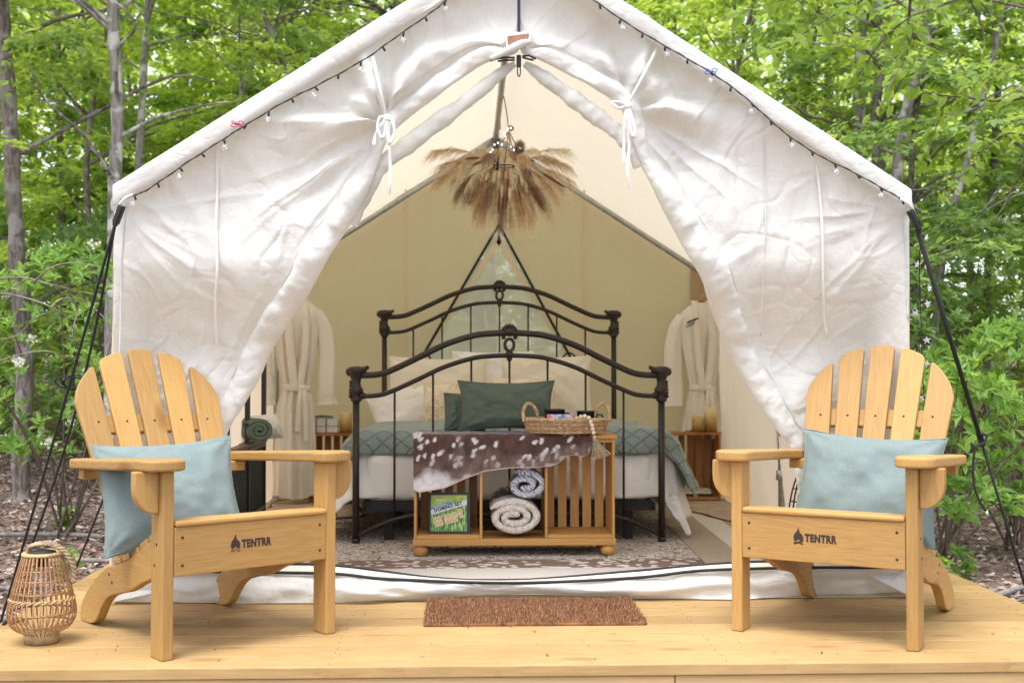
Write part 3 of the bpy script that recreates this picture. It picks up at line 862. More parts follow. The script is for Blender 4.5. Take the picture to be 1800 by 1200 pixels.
def make_chair(label, loc, rz, depth=0.72, worn=False, lean_deg=25):
    ch = empty('adirondack_chair', label, 'chair', loc, rz, 'wooden chairs in front of the tent')
    hw = 0.288
    for s in (-1, 1):
        MB().box(-0.042, 0.042, s * hw - 0.019, s * hw + 0.019, 0.0, 0.575).build('front_leg', M['chairZ'], ch, bevel=0.005, seg=3)
        # arm: paddle with rounded ends, dropping slightly to the rear
        out = []
        prof = [(0.055, 0.058), (0.066, 0.035), (0.070, 0.0), (0.066, -0.030), (0.052, -0.050), (0.0, -0.058), (-0.12, -0.056), (-0.26, -0.040), (-0.42, -0.030), (-0.56, -0.028), (-0.605, -0.020), (-0.62, 0.005), (-0.605, 0.034), (-0.56, 0.046), (-0.42, 0.056), (-0.22, 0.072), (-0.05, 0.074), (0.03, 0.070)]
        prof = [(a * 1.13, b) for a, b in prof]
        P = smooth_path([(a, b, 0) for a, b in prof], 4, closed=True)
        poly = [(p.x, p.y) for p in P]
        MB().prism(poly, 0.0, 0.034, lambda a, b, d: (a, s * (hw + 0.004 + b), 0.576 + d + 0.052 * min(a, 0) )).build('arm', M['chairX'], ch, bevel=0.008, seg=3)
        # bracket under the arm, on the outer face of the leg
        br = [(-0.018, 0.0), (0.058, 0.0), (0.058, -0.055), (0.052, -0.085), (0.036, -0.110), (0.012, -0.126), (-0.018, -0.130)]
        br = bezier_poly(br[1:], 4) + [(-0.018, 0.0)]
        if True:
            MB().prism([(a, b) for a, b in br], -0.018, 0.018, lambda a, b, d: (d, s * (hw + 0.0375 + a), 0.575 + b)).build('arm_bracket', M['chairZ'], ch, bevel=0.004)
        # side rail: long curved board that becomes the rear foot
        top = [(0.038, 0.375), (-0.05, 0.372), (-0.15, 0.335), (-0.28, 0.272), (-0.40, 0.232), (-0.455, 0.222), (-0.50, 0.205), (-0.58, 0.160), (-0.655, 0.105), (-0.695, 0.060), (-0.712, 0.020), (-0.700, 0.0)]
        bot = [(-0.655, 0.0), (-0.600, 0.006), (-0.560, 0.026), (-0.520, 0.072), (-0.47, 0.112), (-0.40, 0.135), (-0.30, 0.158), (-0.18, 0.205), (-0.05, 0.245), (0.038, 0.255)]
        k = depth / 0.72
        poly = bezier_poly([(min(0.0205, a * k), b) for a, b in top], 4) + bezier_poly([(min(0.0205, a * k), b) for a, b in bot], 4); poly = [(min(a, 0.0205), b) for a, b in poly]
        yi = hw - 0.0205
        MB().prism(poly, yi - 0.034, yi, lambda a, b, d: (a, s * d, b)).build('side_rail', M['chairX'], ch, bevel=0.004)
    # front apron with rounded lip slat on top
    MB().box(0.022, 0.043, -hw + 0.020, hw - 0.020, 0.252, 0.402).build('front_board', M['chairY'], ch, bevel=0.003)
    fb = [c for c in COL.objects if c.parent == ch and c.name.startswith('front_board')][0]
    k = depth / 0.72
    # seat slats follow the rails
    def rail_top(x):
        xs = [-0.50, -0.455, -0.40, -0.28, -0.15, -0.05, 0.038]; zs = [.205, .222, .232, .272, .335, .372, .375]
        return float(np.interp(x / k, xs, zs))
    xs = np.linspace(0.006, -0.405, 7) * k
    for i, x in enumerate(xs):
        if i == 0:
            MB().box(-0.03, 0.050, -hw + 0.021, hw - 0.021, 0.4025, 0.4215).build('seat_slat', M['chairY'], ch, bevel=0.008, seg=3)
            continue
        z0 = rail_top(x); sl = atan2(rail_top(x + 0.03) - rail_top(x - 0.03), 0.06)
        Mx = Matrix.Translation((x, 0, z0 + 0.012)) @ Matrix.Rotation(-sl, 4, 'Y')
        MB().box(-0.029, 0.029, -hw + 0.026, hw - 0.026, -0.0105, 0.0105, Mx).build('seat_slat', M['chairY'], ch, bevel=0.004)
    # back slats: a fan of five rounded boards
    xb, zb = -0.492, 0.222
    lean = radians(lean_deg)
    tops = [0.735, 0.81, 0.83, 0.81, 0.735]          # lengths along the board
    for i in range(5):
        u = (i - 2)
        wb, wt = 0.070, 0.093
        cb, ct = u * 0.088, u * 0.1165
        Lg = tops[i]
        # rounded, slightly sloped head
        hl = Lg - (0.060 if u < 0 else 0.0) * (abs(u) / 2) ; hr = Lg - (0.060 if u > 0 else 0.0) * (abs(u) / 2)
        arc = []
        for t in np.linspace(0, 1, 11):
            y = -wt / 2 + wt * t
            rr = 0.285
            yy = ct + y
            zc = Lg - 0.012 - (0.010 if u else 0.0)
            zz = (tops[2]) - (rr + 0.0 - sqrt(max(0.0, rr * rr - yy * yy * 0.97))) * (0.98)
            corner = 0.012 * max(0, 1 - min(t, 1 - t) * 9)
            arc.append((y, zz - corner))
        poly = [(cb - wb / 2, -0.03), (cb + wb / 2, -0.03)] + [(ct + y, z) for y, z in arc[::-1]]
        bs = MB().prism(poly, 0.0, 0.019, lambda a, b, d: (d, a, b)).build('back_slat', M['chairZ'], ch, bevel=0.004, seg=3)
        bs.location = (xb, 0, zb); bs.rotation_euler = (0, -lean, 0)
    # cross bars behind the slats
    for b_, w_, hh in ((0.53, 0.255, 0.035), (0.02, 0.225, 0.045)):
        Mx = Matrix.Translation((xb - b_ * sin(lean), 0, zb + b_ * cos(lean))) @ Matrix.Rotation(-lean, 4, 'Y')
        MB().box(-0.026, -0.0015, -w_, w_, -hh, hh, Mx).build('back_crossbar', M['chairY'], ch, bevel=0.004)
    Mx = Matrix.Translation((-0.60 * k, 0, 0.585 + 0.052 * -0.6 - 0.028))
    MB().box(-0.022, 0.022, -hw - 0.02, hw + 0.02, -0.018, 0.018, Matrix.Translation((-0.628, 0, 0.524))).build('arm_crossbar', M['chairY'], ch, bevel=0.004)
    # screws
    mb = MB()
    for y in (-hw + 0.045, hw - 0.045):
        for z in (0.285, 0.37):
            mb.lathe([(0.0045, 0), (0.0045, 0.0015), (0, 0.0018)], (0.043, y, z), 8, Matrix.Rotation(pi / 2, 3, 'Y'))
    for s in (-1, 1):
        for (x, z) in ((0.0, 0.35), (-0.015, 0.285), (0.0, 0.52)):
            mb.lathe([(0.0042, 0), (0.0042, 0.0015), (0, 0.0018)], (x, s * (hw + 0.019), z), 8, Matrix.Rotation(-s * pi / 2, 3, 'X'))
        for (x, z) in ((-0.455, 0.195), (-0.43, 0.17)):
            mb.lathe([(0.005, 0), (0.005, 0.0015), (0, 0.0018)], (x * k, s * (hw - 0.0205), z), 8, Matrix.Rotation(-s * pi / 2, 3, 'X'))
    for i in range(5):
        y = (i - 2) * 0.105; b_ = 0.53
        mb.lathe([(0.004, 0), (0.004, 0.0015), (0, 0.0018)], (xb - b_ * sin(lean) + 0.0192 * cos(lean), y, zb + b_ * cos(lean) + 0.0192 * sin(lean)), 8, Matrix.Rotation(pi / 2 - lean, 3, 'Y'))
    tag(mb.build('screw_heads', M['screw'], ch), kind='stuff')
    # burnt-in camp fire emblem and lettering on the apron
    xf = 0.0432
    ey = 0.0 + (0.022 if not worn else 0.012)
    def apron(pts, name, mat):
        mb = MB(); n_ = len(pts); pts = [(fo + (a - fo) * 1.3, b * 1.3) for a, b in pts]
        mb.add([(xf, -(ey) + a, 0.333 + b) for a, b in pts] + [(xf + 0.0006, -(ey) + a, 0.333 + b) for a, b in pts],
               [tuple(range(n_)), tuple(range(2 * n_ - 1, n_ - 1, -1))] + [(i, i + n_, (i + 1) % n_ + n_, (i + 1) % n_) for i in range(n_)])
        return mb.build(name, mat, fb)
    fo = -0.052
    flame = bezier_poly([(0.0, 0.024), (-0.005, 0.014), (-0.011, 0.006), (-0.0125, -0.003), (-0.009, -0.011), (0.0, -0.006), (0.009, -0.011), (0.0125, -0.003), (0.010, 0.006), (0.004, 0.011)], 4)
    apron([(fo + a, b) for a, b in flame], 'emblem_flame', M['burn'])
    apron([(fo + a, b) for a, b in [(-0.013, -0.016), (-0.010, -0.019), (0.012, -0.011), (0.013, -0.008), (0.010, -0.008), (-0.013, -0.0135)]], 'emblem_log', M['burn_worn'] if worn else M['burn'])
    apron([(fo + a, b) for a, b in [(0.013, -0.016), (0.010, -0.019), (0.001, -0.0155), (0.004, -0.0125), (0.012, -0.0155)]], 'emblem_log', M['burn_worn'] if worn else M['burn'])
    me = text_mesh('TENTRR', 0.034, 0.0019)
    o = link('lettering', me, M['burn'], fb)
    o.rotation_euler = (pi / 2, 0, pi / 2); o.location = (xf + 0.0003, -ey + fo + 0.022, 0.333 - 0.012)
    xs_ = [v.co.x for v in me.vertices]; w_ = max(xs_) - min(xs_)
    o.scale = (0.106 / w_, 1.0, 1)
    return ch

def place(fl_px, fr_px, h=0.0):
    """chair position from the centres of its two front legs on the deck"""
    a = atz(*fl_px, 0.0); b = atz(*fr_px, 0.0)
    c = (a + b) / 2; d = (b - a)
    ang = atan2(d.y, d.x) - pi / 2          # forward = d rotated by -90 degrees
    return (c.x, c.y, 0.0), ang
locL, angL = place((283, 1155), (572, 1112))
locR, angR = place((1298, 1107), (1613, 1138))
chairL = make_chair('wooden adirondack chair on the left with a bamboo lantern beside it', locL, angL - radians(3) * -1, 0.745, worn=True, lean_deg=28)
chairR = make_chair('wooden adirondack chair on the right near the bare corner of the deck', locR, angR - radians(4), 0.79)

# ------------------------------------------------------------------ pillows
M['teal'] = cloth('blue green linen', (0.20, 0.245, 0.235), warp=(0.8, 0.84, 0.86), weave=700, var=0.04, bump=0.5, crumple=0.12)
M['green'] = cloth('sage green linen', (0.105, 0.13, 0.10), warp=(0.8, 0.84, 0.82), weave=700, var=0.04, bump=0.5, crumple=0.12)
def pillow_mesh(w, h, t, seed=0, pinch=0.06, n=44, sag=0.0, wr=0.012):
    """two bulging faces that meet in a thin seam with pointed corners; faces +y / -y, z up"""
    mb = MB(); G = {}
    for f in (-1, 1):
        P = []
        for i in range(n + 1):
            u = -1 + 2 * i / n; row = []
            for j in range(n + 1):
                v = -1 + 2 * j / n
                ex = 1 - pinch * (1 - v * v) * abs(u) ** 3 * 1.0
                ez = 1 - pinch * 1.3 * (1 - u * u) * abs(v) ** 3
                x = u * w / 2 * ex; z = v * h / 2 * ez
                prof = ((1 - abs(u) ** 2.6) * (1 - abs(v) ** 2.6)) ** 0.62
                y = f * t / 2 * prof
                e = (1 - u ** 4) * (1 - v ** 4)
                y += f * wr * e * float(fbm(u * 2.4 + seed, v * 2.0 + f, seed, 3)) 
                # creases running in from the corners
                for cu, cv in ((-1, -1), (1, -1), (-1, 1), (1, 1)):
                    dx, dz = u - cu, v - cv; R = hypot(dx, dz); th = atan2(dz, dx)
                    y += f * 0.010 * math.exp(-R / 0.45) * min(1, R * 6) * cos(9 * th + seed + cu)
                z -= sag * (1 - u * u) * (0.5 + v / 2) * h
                row.append((x, y, z))
            P.append(row)
        mb.grid(P, flip=f < 0)
    return mb
def pillow(name, label, cat, w, h, t, mat, loc, rot, seed=0, piping=True, group=None, **kw):
    mb = pillow_mesh(w, h, t, seed, **kw)
    root = empty(name, label, cat, loc, 0, group)
    root.rotation_euler = rot
    o = mb.build('pillow_cover' if name != 'pillow_cover' else 'cover', mat, root, recalc=False)
    if piping:
        pin = kw.get('pinch', 0.06); sg = kw.get('sag', 0.0); pts = []
        nn = 26
        def q(u, v):
            ex = 1 - pin * (1 - v * v) * abs(u) ** 3; ez = 1 - pin * 1.3 * (1 - u * u) * abs(v) ** 3
            return (u * w / 2 * ex, 0, v * h / 2 * ez - sg * (1 - u * u) * (0.5 + v / 2) * h)
        for i in range(nn): pts.append(q(-1 + 2 * i / nn, -1))
        for i in range(nn): pts.append(q(1, -1 + 2 * i / nn))
        for i in range(nn): pts.append(q(1 - 2 * i / nn, 1))
        for i in range(nn): pts.append(q(-1, 1 - 2 * i / nn))
        MB().tube(pts, 0.0032, 6, closed=True).build('seam', mat, o)
        # hem line a little inside the top edge
        yy = t / 2 * ((1 - 0) * (1 - 0.86 ** 2.6)) ** 0.62
        hp = [Vector(q(-0.93 + 1.86 * i / 20, 0.86)) for i in range(21)]
    return root
# pillow on each chair: leans on the back slats
def chair_pillow(ch, side, lean, roll, label, yoff, w=0.50, h=0.36, xo=-0.29, zo=0.425, seed=1, twist=0.0):
    L_ = Matrix.Translation(ch.location) @ Matrix.Rotation(ch.rotation_euler.z, 4, 'Z')
    p = L_ @ Vector((xo, yoff, zo))
    R_ = Matrix.Rotation(ch.rotation_euler.z + pi / 2 + twist, 4, 'Z') @ Matrix.Rotation(-lean, 4, 'X') @ Matrix.Rotation(roll, 4, 'Y')
    e = R_.to_euler()
    return pillow('throw_pillow', label, 'pillow', w, h, 0.17, M['teal'], p, e, seed, pinch=0.09, wr=0.011, group='teal pillows on the wooden chairs')
chair_pillow(chairL, -1, radians(28), radians(-3), 'blue green linen pillow on the left wooden chair', -0.115, 0.47, 0.40, xo=-0.33, zo=0.465, seed=1, twist=radians(-14))
chair_pillow(chairR, 1, radians(28), radians(3), 'blue green linen pillow on the right wooden chair', 0.055, 0.50, 0.41, xo=-0.34, zo=0.475, seed=4, twist=radians(4))
# ------------------------------------------------------------------ rugs on the tent floor
def rugmat(name):
    m, nt, out = mat_new(name); L = nt.links.new
    tc = N(nt, 'ShaderNodeTexCoord')
    no = N(nt, 'ShaderNodeTexNoise', i_Scale=5.5, i_Detail=1.5, i_Distortion=2.0); L(tc.outputs['Object'], no.inputs['Vector'])
    vo = N(nt, 'ShaderNodeTexVoronoi', i_Scale=20.0, feature='DISTANCE_TO_EDGE'); L(tc.outputs['Object'], vo.inputs['Vector'])
    v2 = N(nt, 'ShaderNodeTexVoronoi', i_Scale=22.0, feature='SMOOTH_F1'); L(tc.outputs['Object'], v2.inputs['Vector'])
    # scroll lines: thin bands of the distorted noise
    pp = N(nt, 'ShaderNodeMath', operation='PINGPONG'); pp.inputs[1].default_value = 0.05; L(no.outputs['Fac'], pp.inputs[0])
    sc = ramp(nt, pp.outputs[0], [(0.016, 0.0), (0.024, 1.0)])
    # zone by distance from the rug centre
    sx = N(nt, 'ShaderNodeSeparateXYZ'); L(tc.outputs['Object'], sx.inputs[0])
    def absn(o, div):
        a = N(nt, 'ShaderNodeMath', operation='ABSOLUTE'); L(o, a.inputs[0])
        d = N(nt, 'ShaderNodeMath', operation='DIVIDE'); d.inputs[1].default_value = div; L(a.outputs[0], d.inputs[0]); return d.outputs[0]
    mxn = N(nt, 'ShaderNodeMath', operation='MAXIMUM'); L(absn(sx.outputs[0], 1.60), mxn.inputs[0]); L(absn(sx.outputs[1], 1.80), mxn.inputs[1])
    zone = ramp(nt, mxn.outputs[0], [(0.86, 0.0), (0.865, 1.0)])       # 1 = plain edge
    zone2 = ramp(nt, mxn.outputs[0], [(0.71, 0.0), (0.74, 1.0)])
    fl = ramp(nt, v2.outputs['Distance'], [(0.30, 0.0), (0.36, 1.0)])
    thick = N(nt, 'ShaderNodeMixRGB'); L(zone2.outputs[0], thick.inputs[0]); L(sc.outputs[0], thick.inputs[1])
    mul = N(nt, 'ShaderNodeMixRGB', blend_type='MULTIPLY', i_0=1.0); L(sc.outputs[0], mul.inputs[1]); L(fl.outputs[0], mul.inputs[2]); 
    inv = N(nt, 'ShaderNodeInvert'); L(fl.outputs[0], inv.inputs['Color'])
    L(inv.outputs[0], thick.inputs[2])
    colr = N(nt, 'ShaderNodeMixRGB'); L(thick.outputs[0], colr.inputs[0]); colr.inputs[1].default_value = (0.19, 0.12, 0.095, 1); colr.inputs[2].default_value = (0.60, 0.57, 0.52, 1)
    wv = N(nt, 'ShaderNodeTexWave', i_Scale=60.0); L(tc.outputs['Object'], wv.inputs['Vector'])
    plain = ramp(nt, wv.outputs['Fac'], [(0.3, (0.45, 0.42, 0.40)), (0.7, (0.56, 0.52, 0.49))])
    c2 = N(nt, 'ShaderNodeMixRGB'); L(zone.outputs[0], c2.inputs[0]); L(colr.outputs[0], c2.inputs[1]); L(plain.outputs[0], c2.inputs[2])
    fn = N(nt, 'ShaderNodeTexNoise', i_Scale=160.0, i_Detail=3.0); L(tc.outputs['Object'], fn.inputs['Vector'])
    fr_ = ramp(nt, fn.outputs['Fac'], [(0.3, 0.75), (0.7, 1.08)])
    c3 = N(nt, 'ShaderNodeMixRGB', blend_type='MULTIPLY', i_0=0.9); L(c2.outputs[0], c3.inputs[1]); L(fr_.outputs[0], c3.inputs[2])
    b = N(nt, 'ShaderNodeBsdfPrincipled', i_Roughness=0.95); L(c3.outputs[0], b.inputs['Base Color'])
    bu = N(nt, 'ShaderNodeBump', i_Strength=0.6, i_Distance=0.003); L(fn.outputs['Fac'], bu.inputs['Height']); L(bu.outputs[0], b.inputs['Normal'])
    L(b.outputs[0], out.inputs[0]); return m
M['rug'] = rugmat('scroll rug')
# far corners cut: in the photograph the right edge of the rug runs back at a slant
rug_c = (0.02, 6.85)
rz = 0.0
mb = MB()
ro = [(-1.36, -1.72), (1.36, -1.72), (1.36, 1.72), (-1.36, 1.72)]
mb.box(-1.25, 1.23, -1.80, 1.40, 0.0065, 0.0115)
rug = mb.build('scroll_rug', M['rug'], None, bevel=0.002, loc=(rug_c[0], rug_c[1], 0)); rug.rotation_euler.z = rz
tag(rug, 'large cream and brown scroll patterned rug under the bed and bench', 'rug')
# pale striped runner to the right, cut to the slant
m, nt, out = mat_new('striped runner'); L = nt.links.new
tc = N(nt, 'ShaderNodeTexCoord'); sx = N(nt, 'ShaderNodeSeparateXYZ'); L(tc.outputs['Object'], sx.inputs[0])
mr = N(nt, 'ShaderNodeMapRange'); mr.inputs['From Min'].default_value = -0.25; mr.inputs['From Max'].default_value = 0.25; L(sx.outputs[0], mr.inputs[0])
r = ramp(nt, mr.outputs[0], [(0.0, (0.40, 0.33, 0.25)), (0.40, (0.40, 0.33, 0.25)), (0.41, (0.66, 0.62, 0.54)), (0.68, (0.66, 0.62, 0.54)), (0.69, (0.38, 0.30, 0.22))])
b = N(nt, 'ShaderNodeBsdfPrincipled', i_Roughness=0.95); fn = N(nt, 'ShaderNodeTexNoise', i_Scale=220.0)
L(tc.outputs['Object'], fn.inputs['Vector']); fr_ = ramp(nt, fn.outputs['Fac'], [(0.35, 0.75), (0.65, 1.05)])
c3 = N(nt, 'ShaderNodeMixRGB', blend_type='MULTIPLY', i_0=0.9); L(r.outputs[0], c3.inputs[1]); L(fr_.outputs[0], c3.inputs[2]); L(c3.outputs[0], b.inputs['Base Color']); L(b.outputs[0], out.inputs[0])
M['runner'] = m
rn = MB().box(-0.25, 0.25, -1.55, 1.15, 0.012, 0.0155).build('striped_runner', m, None, bevel=0.001)
rn.location = (1.36, 6.6, 0); rn.rotation_euler.z = radians(-2)
tag(rn, 'beige runner with one cream stripe beside the right side of the bed', 'rug')

# cow hides at the nightstands
m_hide = simple('tan hide', (0.46, 0.36, 0.26), 0.8, var=0.2, nscale=6, bump=0.3)
m_hide_e = simple('dark hide edge', (0.12, 0.05, 0.03), 0.9)
def hide(name, label, c, rx, ry, seed):
    n_ = 72; ring = []; inner = []
    for i in range(n_):
        a = 2 * pi * i / n_; rr = 1 + 0.16 * sin(3 * a + seed) + 0.08 * sin(7 * a + 2 * seed) + 0.03 * sin(13 * a)
        x, y = c[0] + rx * rr * cos(a), c[1] + ry * rr * sin(a)
        lift = 0.004 + 0.010 * max(0, float(vnoise(i * .35, seed)))
        ring.append((x, y, 0.017 + lift)); inner.append((c[0] + rx * (rr - .06) * cos(a), c[1] + ry * (rr - .06) * sin(a), 0.021))
    root = empty(name, label, 'rug', (c[0], c[1], 0.0))
    o_ = Vector((c[0], c[1], 0))
    mb = MB(); mb.add([Vector(p) - o_ for p in inner], [tuple(range(n_))]); mb.add([Vector((p[0], p[1], 0.0175)) - o_ for p in inner], [tuple(range(n_))[::-1]])
    mb.build('hide_field', m_hide, root)
    mb = MB(); mb.grid([[Vector(p) - o_ for p in inner] + [Vector(inner[0]) - o_], [Vector(p) - o_ for p in ring] + [Vector(ring[0]) - o_], [Vector((p[0], p[1], 0.0165)) - o_ for p in ring] + [Vector((ring[0][0], ring[0][1], 0.0165)) - o_]])
    mb.build('hide_edge', m_hide_e, root)
hide('cow_hide', 'tan hide with dark brown edge under the right nightstand crate', (1.62, 7.55), 0.30, 0.62, 1.0)
hide('cow_hide', 'tan hide under the left nightstand crate and the left robe', (-1.02, 7.45), 0.34, 0.62, 2.2)

# ------------------------------------------------------------------ iron bed
BX, BF, BH, HWB = 0.205, 6.09, 8.10, 0.778
bed = empty('iron_bed', 'black iron double bed with arched head and foot ends', 'bed', (BX, (BF + BH) / 2, 0))
BO = Vector((BX, (BF + BH) / 2, 0))
def bl(x, y, z): return (x, y - BO.y, z)
CURVE = [(0, 0), (0.12, 0.02), (0.205, 0.10), (0.386, 0.40), (0.57, 0.72), (0.756, 0.93), (0.88, 0.985), (1, 1)]
cu = smooth_path([(a, b, 0) for a, b in CURVE], 6); CU = [(p.x, p.y) for p in cu]
def hcurve(u):
    return float(np.interp(abs(u), [p[0] for p in CU], [p[1] for p in CU]))
def iron(mb, name, par): return mb.build(name, M['iron'], par)
def bed_end(y, z_top0, z_top1, z_lo0, z_lo1, arch, name_end):
    hw = HWB
    xs = np.linspace(-1, 1, 61)
    end = None
    def rail(z0, z1, r):
        pts = []
        for x in xs:
            # horizontal distance from the post, 0 at post .. 1 at centre
            u = 1 - abs(x)
            pts.append(bl(x * (hw - 0.01), y, z0 + (z1 - z0) * hcurve(u)))
        return iron(MB().tube(pts, r, 10), 'curved_rail', bed)
    rail(z_top0, z_top1, 0.0165); rail(z_lo0, z_lo1, 0.0125)
    for k in range(1, 8):
        x = -hw + 2 * hw * k / 8
        zt = z_lo0 + (z_lo1 - z_lo0) * hcurve(1 - abs(x) / hw)
        u = 1 - abs(x) / hw
        zb_ = arch(u)
        iron(MB().tube([bl(x, y, zb_), bl(x, y, zt)], 0.0058, 8), 'spindle', bed)
    pts = [bl(x * (hw), y, arch(1 - abs(x))) for x in xs]
    iron(MB().tube(pts, 0.012, 8), 'lower_arch', bed)
    for s in (-1, 1):
        iron(MB().tube([bl(s * hw, y, 0.013), bl(s * hw, y, z_lo0 - 0.03)], 0.0175, 14), 'post', bed)
        iron(MB().tube([bl(s * hw, y, 0.0125), bl(s * hw, y, 0.035)], 0.021, 14), 'post_foot', bed)
        # cast corner: collar, waisted body with beads, scrolled head
        mb = MB(); zc = z_lo0 - 0.03
        mb.lathe([(0.0175, 0), (0.026, 0.006), (0.029, 0.016), (0.024, 0.03), (0.028, 0.040), (0.036, 0.052), (0.037, 0.066), (0.026, 0.080), (0.022, 0.098), (0.026, 0.118), (0.034, 0.135), (0.042, 0.150), (0.046, 0.163), (0.040, 0.176), (0.026, 0.182), (0.0, 0.184)], bl(s * hw, y, zc), 18)
        for q in range(5):
            mb.ball(bl(s * (hw + 0.028), y - 0.012 + 0.006 * q, zc + 0.03 + q * 0.018), 0.0095, 8, 6)
        mb.ball(bl(s * (hw + 0.030), y, zc + 0.155), 0.024, 12, 8)
        mb.ball(bl(s * (hw - 0.038), y, zc + 0.165), 0.017, 10, 8)
        mb.ball(bl(s * (hw - 0.055), y, zc + 0.176), 0.011, 10, 6)
        mb.ball(bl(s * (hw - 0.03), y, zc + 0.035), 0.019, 10, 8)
        iron(mb, 'corner_casting', bed)
    # central casting: shell, ring, lower cup
    mb = MB(); zt, zl = z_top1, z_lo1
    for a in (-60, -30, 0, 30, 60):
        mb.ball(bl(0.030 * sin(radians(a)), y - 0.004, zt + 0.008 + 0.026 * cos(radians(a))), 0.013, 8, 6)
    mb.ball(bl(0, y - 0.004, zt + 0.005), 0.027, 12, 8, (1.3, 0.7, 0.9))
    for s in (-1, 1):
        mb.ball(bl(s * 0.042, y, zt + 0.004), 0.014, 8, 6); mb.ball(bl(s * 0.030, y, zt - 0.022), 0.012, 8, 6)
    zm = (zt + zl) / 2 - 0.004
    mb.tube([bl(0.023 * cos(t), y, zm + 0.031 * sin(t)) for t in np.linspace(0, 2 * pi, 21)[:-1]], 0.0085, 8, closed=True)
    mb.ball(bl(0, y, zl + 0.004), 0.024, 12, 8, (1, .8, .8)); mb.ball(bl(0, y, zl - 0.016), 0.015, 10, 6)
    iron(mb, 'centre_casting', bed)
bed_end(BF, 0.858, 1.075, 0.752, 0.960, lambda u: 0.045 + 0.105 * min(1, sin(min(1.0, u / 0.42) * pi / 2)), 'foot')
bed_end(BH, 1.245, 1.452, 1.140, 1.345, lambda u: 0.30, 'head')
for s in (-1, 1):
    MB().box(s * (HWB - 0.035) - 0.004, s * (HWB - 0.035) + 0.004, BF + 0.0 - BO.y, BH - BO.y, 0.17, 0.21).build('side_rail', M['iron'], bed)
MB().box(-HWB + 0.04, HWB - 0.04, BF + 0.05 - BO.y, BF + 0.09 - BO.y, 0.165, 0.215).build('cross_rail', M['black'], bed)
for x in (-0.62, 0.62, 0):
    for y in (BF + 0.12, BF + 1.0):
        MB().box(x - 0.022, x + 0.022, y - 0.022 - BO.y, y + 0.022 - BO.y, 0.0125, 0.19).build('support_leg', M['black'], bed)

# mattress, duvet, knitted blanket
def drape(name, label, cat, mat, cx, hw, yf, yb, zt, side_drop, front_drop, r=0.09, rip=0.02, seed=0, thick=0.02, puff=0.0, nx=120, ny_=110, minz=0.03, flare=0.12, kind=None):
    A = np.linspace(-(hw + side_drop), hw + side_drop, nx); B = np.linspace(-front_drop, yb - yf, ny_)
    AA, BB = np.meshgrid(A, B, indexing='ij')
    dx = np.clip(np.abs(AA) - hw, 0, None); dy = np.clip(-BB, 0, None)
    d = np.hypot(dx, dy) + 1e-9
    q = r * pi / 2
    outd = np.where(d < q, r * np.sin(d / r), r + (d - q) * flare)
    drop = np.where(d < q, r * (1 - np.cos(np.clip(d / r, 0, pi / 2))), r + (d - q) * (1 - flare * .3))
    sx = np.sign(AA)
    X = cx + np.clip(AA, -hw, hw) + sx * outd * dx / d
    Y = yf + np.clip(BB, 0, None) - outd * dy / d
    Z = zt - drop
    ang = np.where(dx > dy, BB * 5.0, AA * 5.0)
    fold = rip * np.clip(drop / 0.15, 0, 1) * (np.sin(ang * 2.3 + 2 * fbm(ang * 0.6, drop * 2, seed, 2)) + 0.6 * fbm(ang * 1.7, drop * 4, seed + 3, 3))
    X = X + fold * sx * dx / d; Y = Y - fold * dy / d
    top = np.clip(1 - drop / 0.1, 0, 1)
    Z = Z + (0.012 * fbm(AA * 2.2, BB * 2.2, seed, 3) + puff * fbm(AA * 4.5, BB * 4.5, seed + 9, 2)) * (0.3 + 0.7 * top)
    Z = np.maximum(Z, minz + 0.006 * np.abs(fbm(AA * 5, BB * 5, seed + 2)))
    V = np.stack([X, Y, Z], -1)
    org = np.array([cx, (yf + yb) / 2, 0.0])
    V = (V - org).reshape(-1, 3)
    ii, jj = np.meshgrid(np.arange(nx - 1), np.arange(ny_ - 1), indexing='ij'); a = (ii * ny_ + jj).ravel()
    F = np.stack([a, a + ny_, a + ny_ + 1, a + 1], -1)
    o = np_mesh(name, V, F, mat, None, smooth=True, loc=tuple(org))
    sol = o.modifiers.new('thickness', 'SOLIDIFY'); sol.thickness = thick; sol.offset = 1
    return tag(o, label, cat, kind=kind)
M['white_sheet'] = cloth('white cotton', (0.78, 0.77, 0.74), trans=0.1, weave=1200, bump=0.15)
mt = MB().box(-0.74, 0.74, -0.97, 0.97, 0.212, 0.46).build('mattress', M['white_sheet'], None, bevel=0.05, seg=5, loc=(BX, (BF + BH) / 2 + 0.02, 0))
tag(mt, 'thick white mattress lying in the iron bed under the duvet', 'mattress')
# white duvet, then the blanket over its foot half
drape('white_duvet', 'puffy white duvet hanging down below the green blanket', 'duvet', M['white_sheet'], BX, 0.76, BF + 0.205, BH - 0.10, 0.520, 0.50, 0.36, r=0.10, rip=0.035, seed=3, puff=0.014, thick=0.012, flare=0.24)
m, nt, out = mat_new('green diamond knit'); L = nt.links.new
tc = N(nt, 'ShaderNodeTexCoord'); 
mp = N(nt, 'ShaderNodeMapping'); mp.inputs['Rotation'].default_value = (0, 0, 0)
def bandn(axis_vec, sc_):
    dot = N(nt, 'ShaderNodeVectorMath', operation='DOT_PRODUCT'); dot.inputs[1].default_value = axis_vec; L(tc.outputs['Object'], dot.inputs[0])
    mu = N(nt, 'ShaderNodeMath', operation='MULTIPLY'); mu.inputs[1].default_value = sc_; L(dot.outputs['Value'], mu.inputs[0])
    f_ = N(nt, 'ShaderNodeMath', operation='FRACT'); L(mu.outputs[0], f_.inputs[0])
    s_ = N(nt, 'ShaderNodeMath', operation='SUBTRACT'); L(f_.outputs[0], s_.inputs[0]); s_.inputs[1].default_value = 0.5
    a_ = N(nt, 'ShaderNodeMath', operation='ABSOLUTE'); L(s_.outputs[0], a_.inputs[0]); return a_.outputs[0]
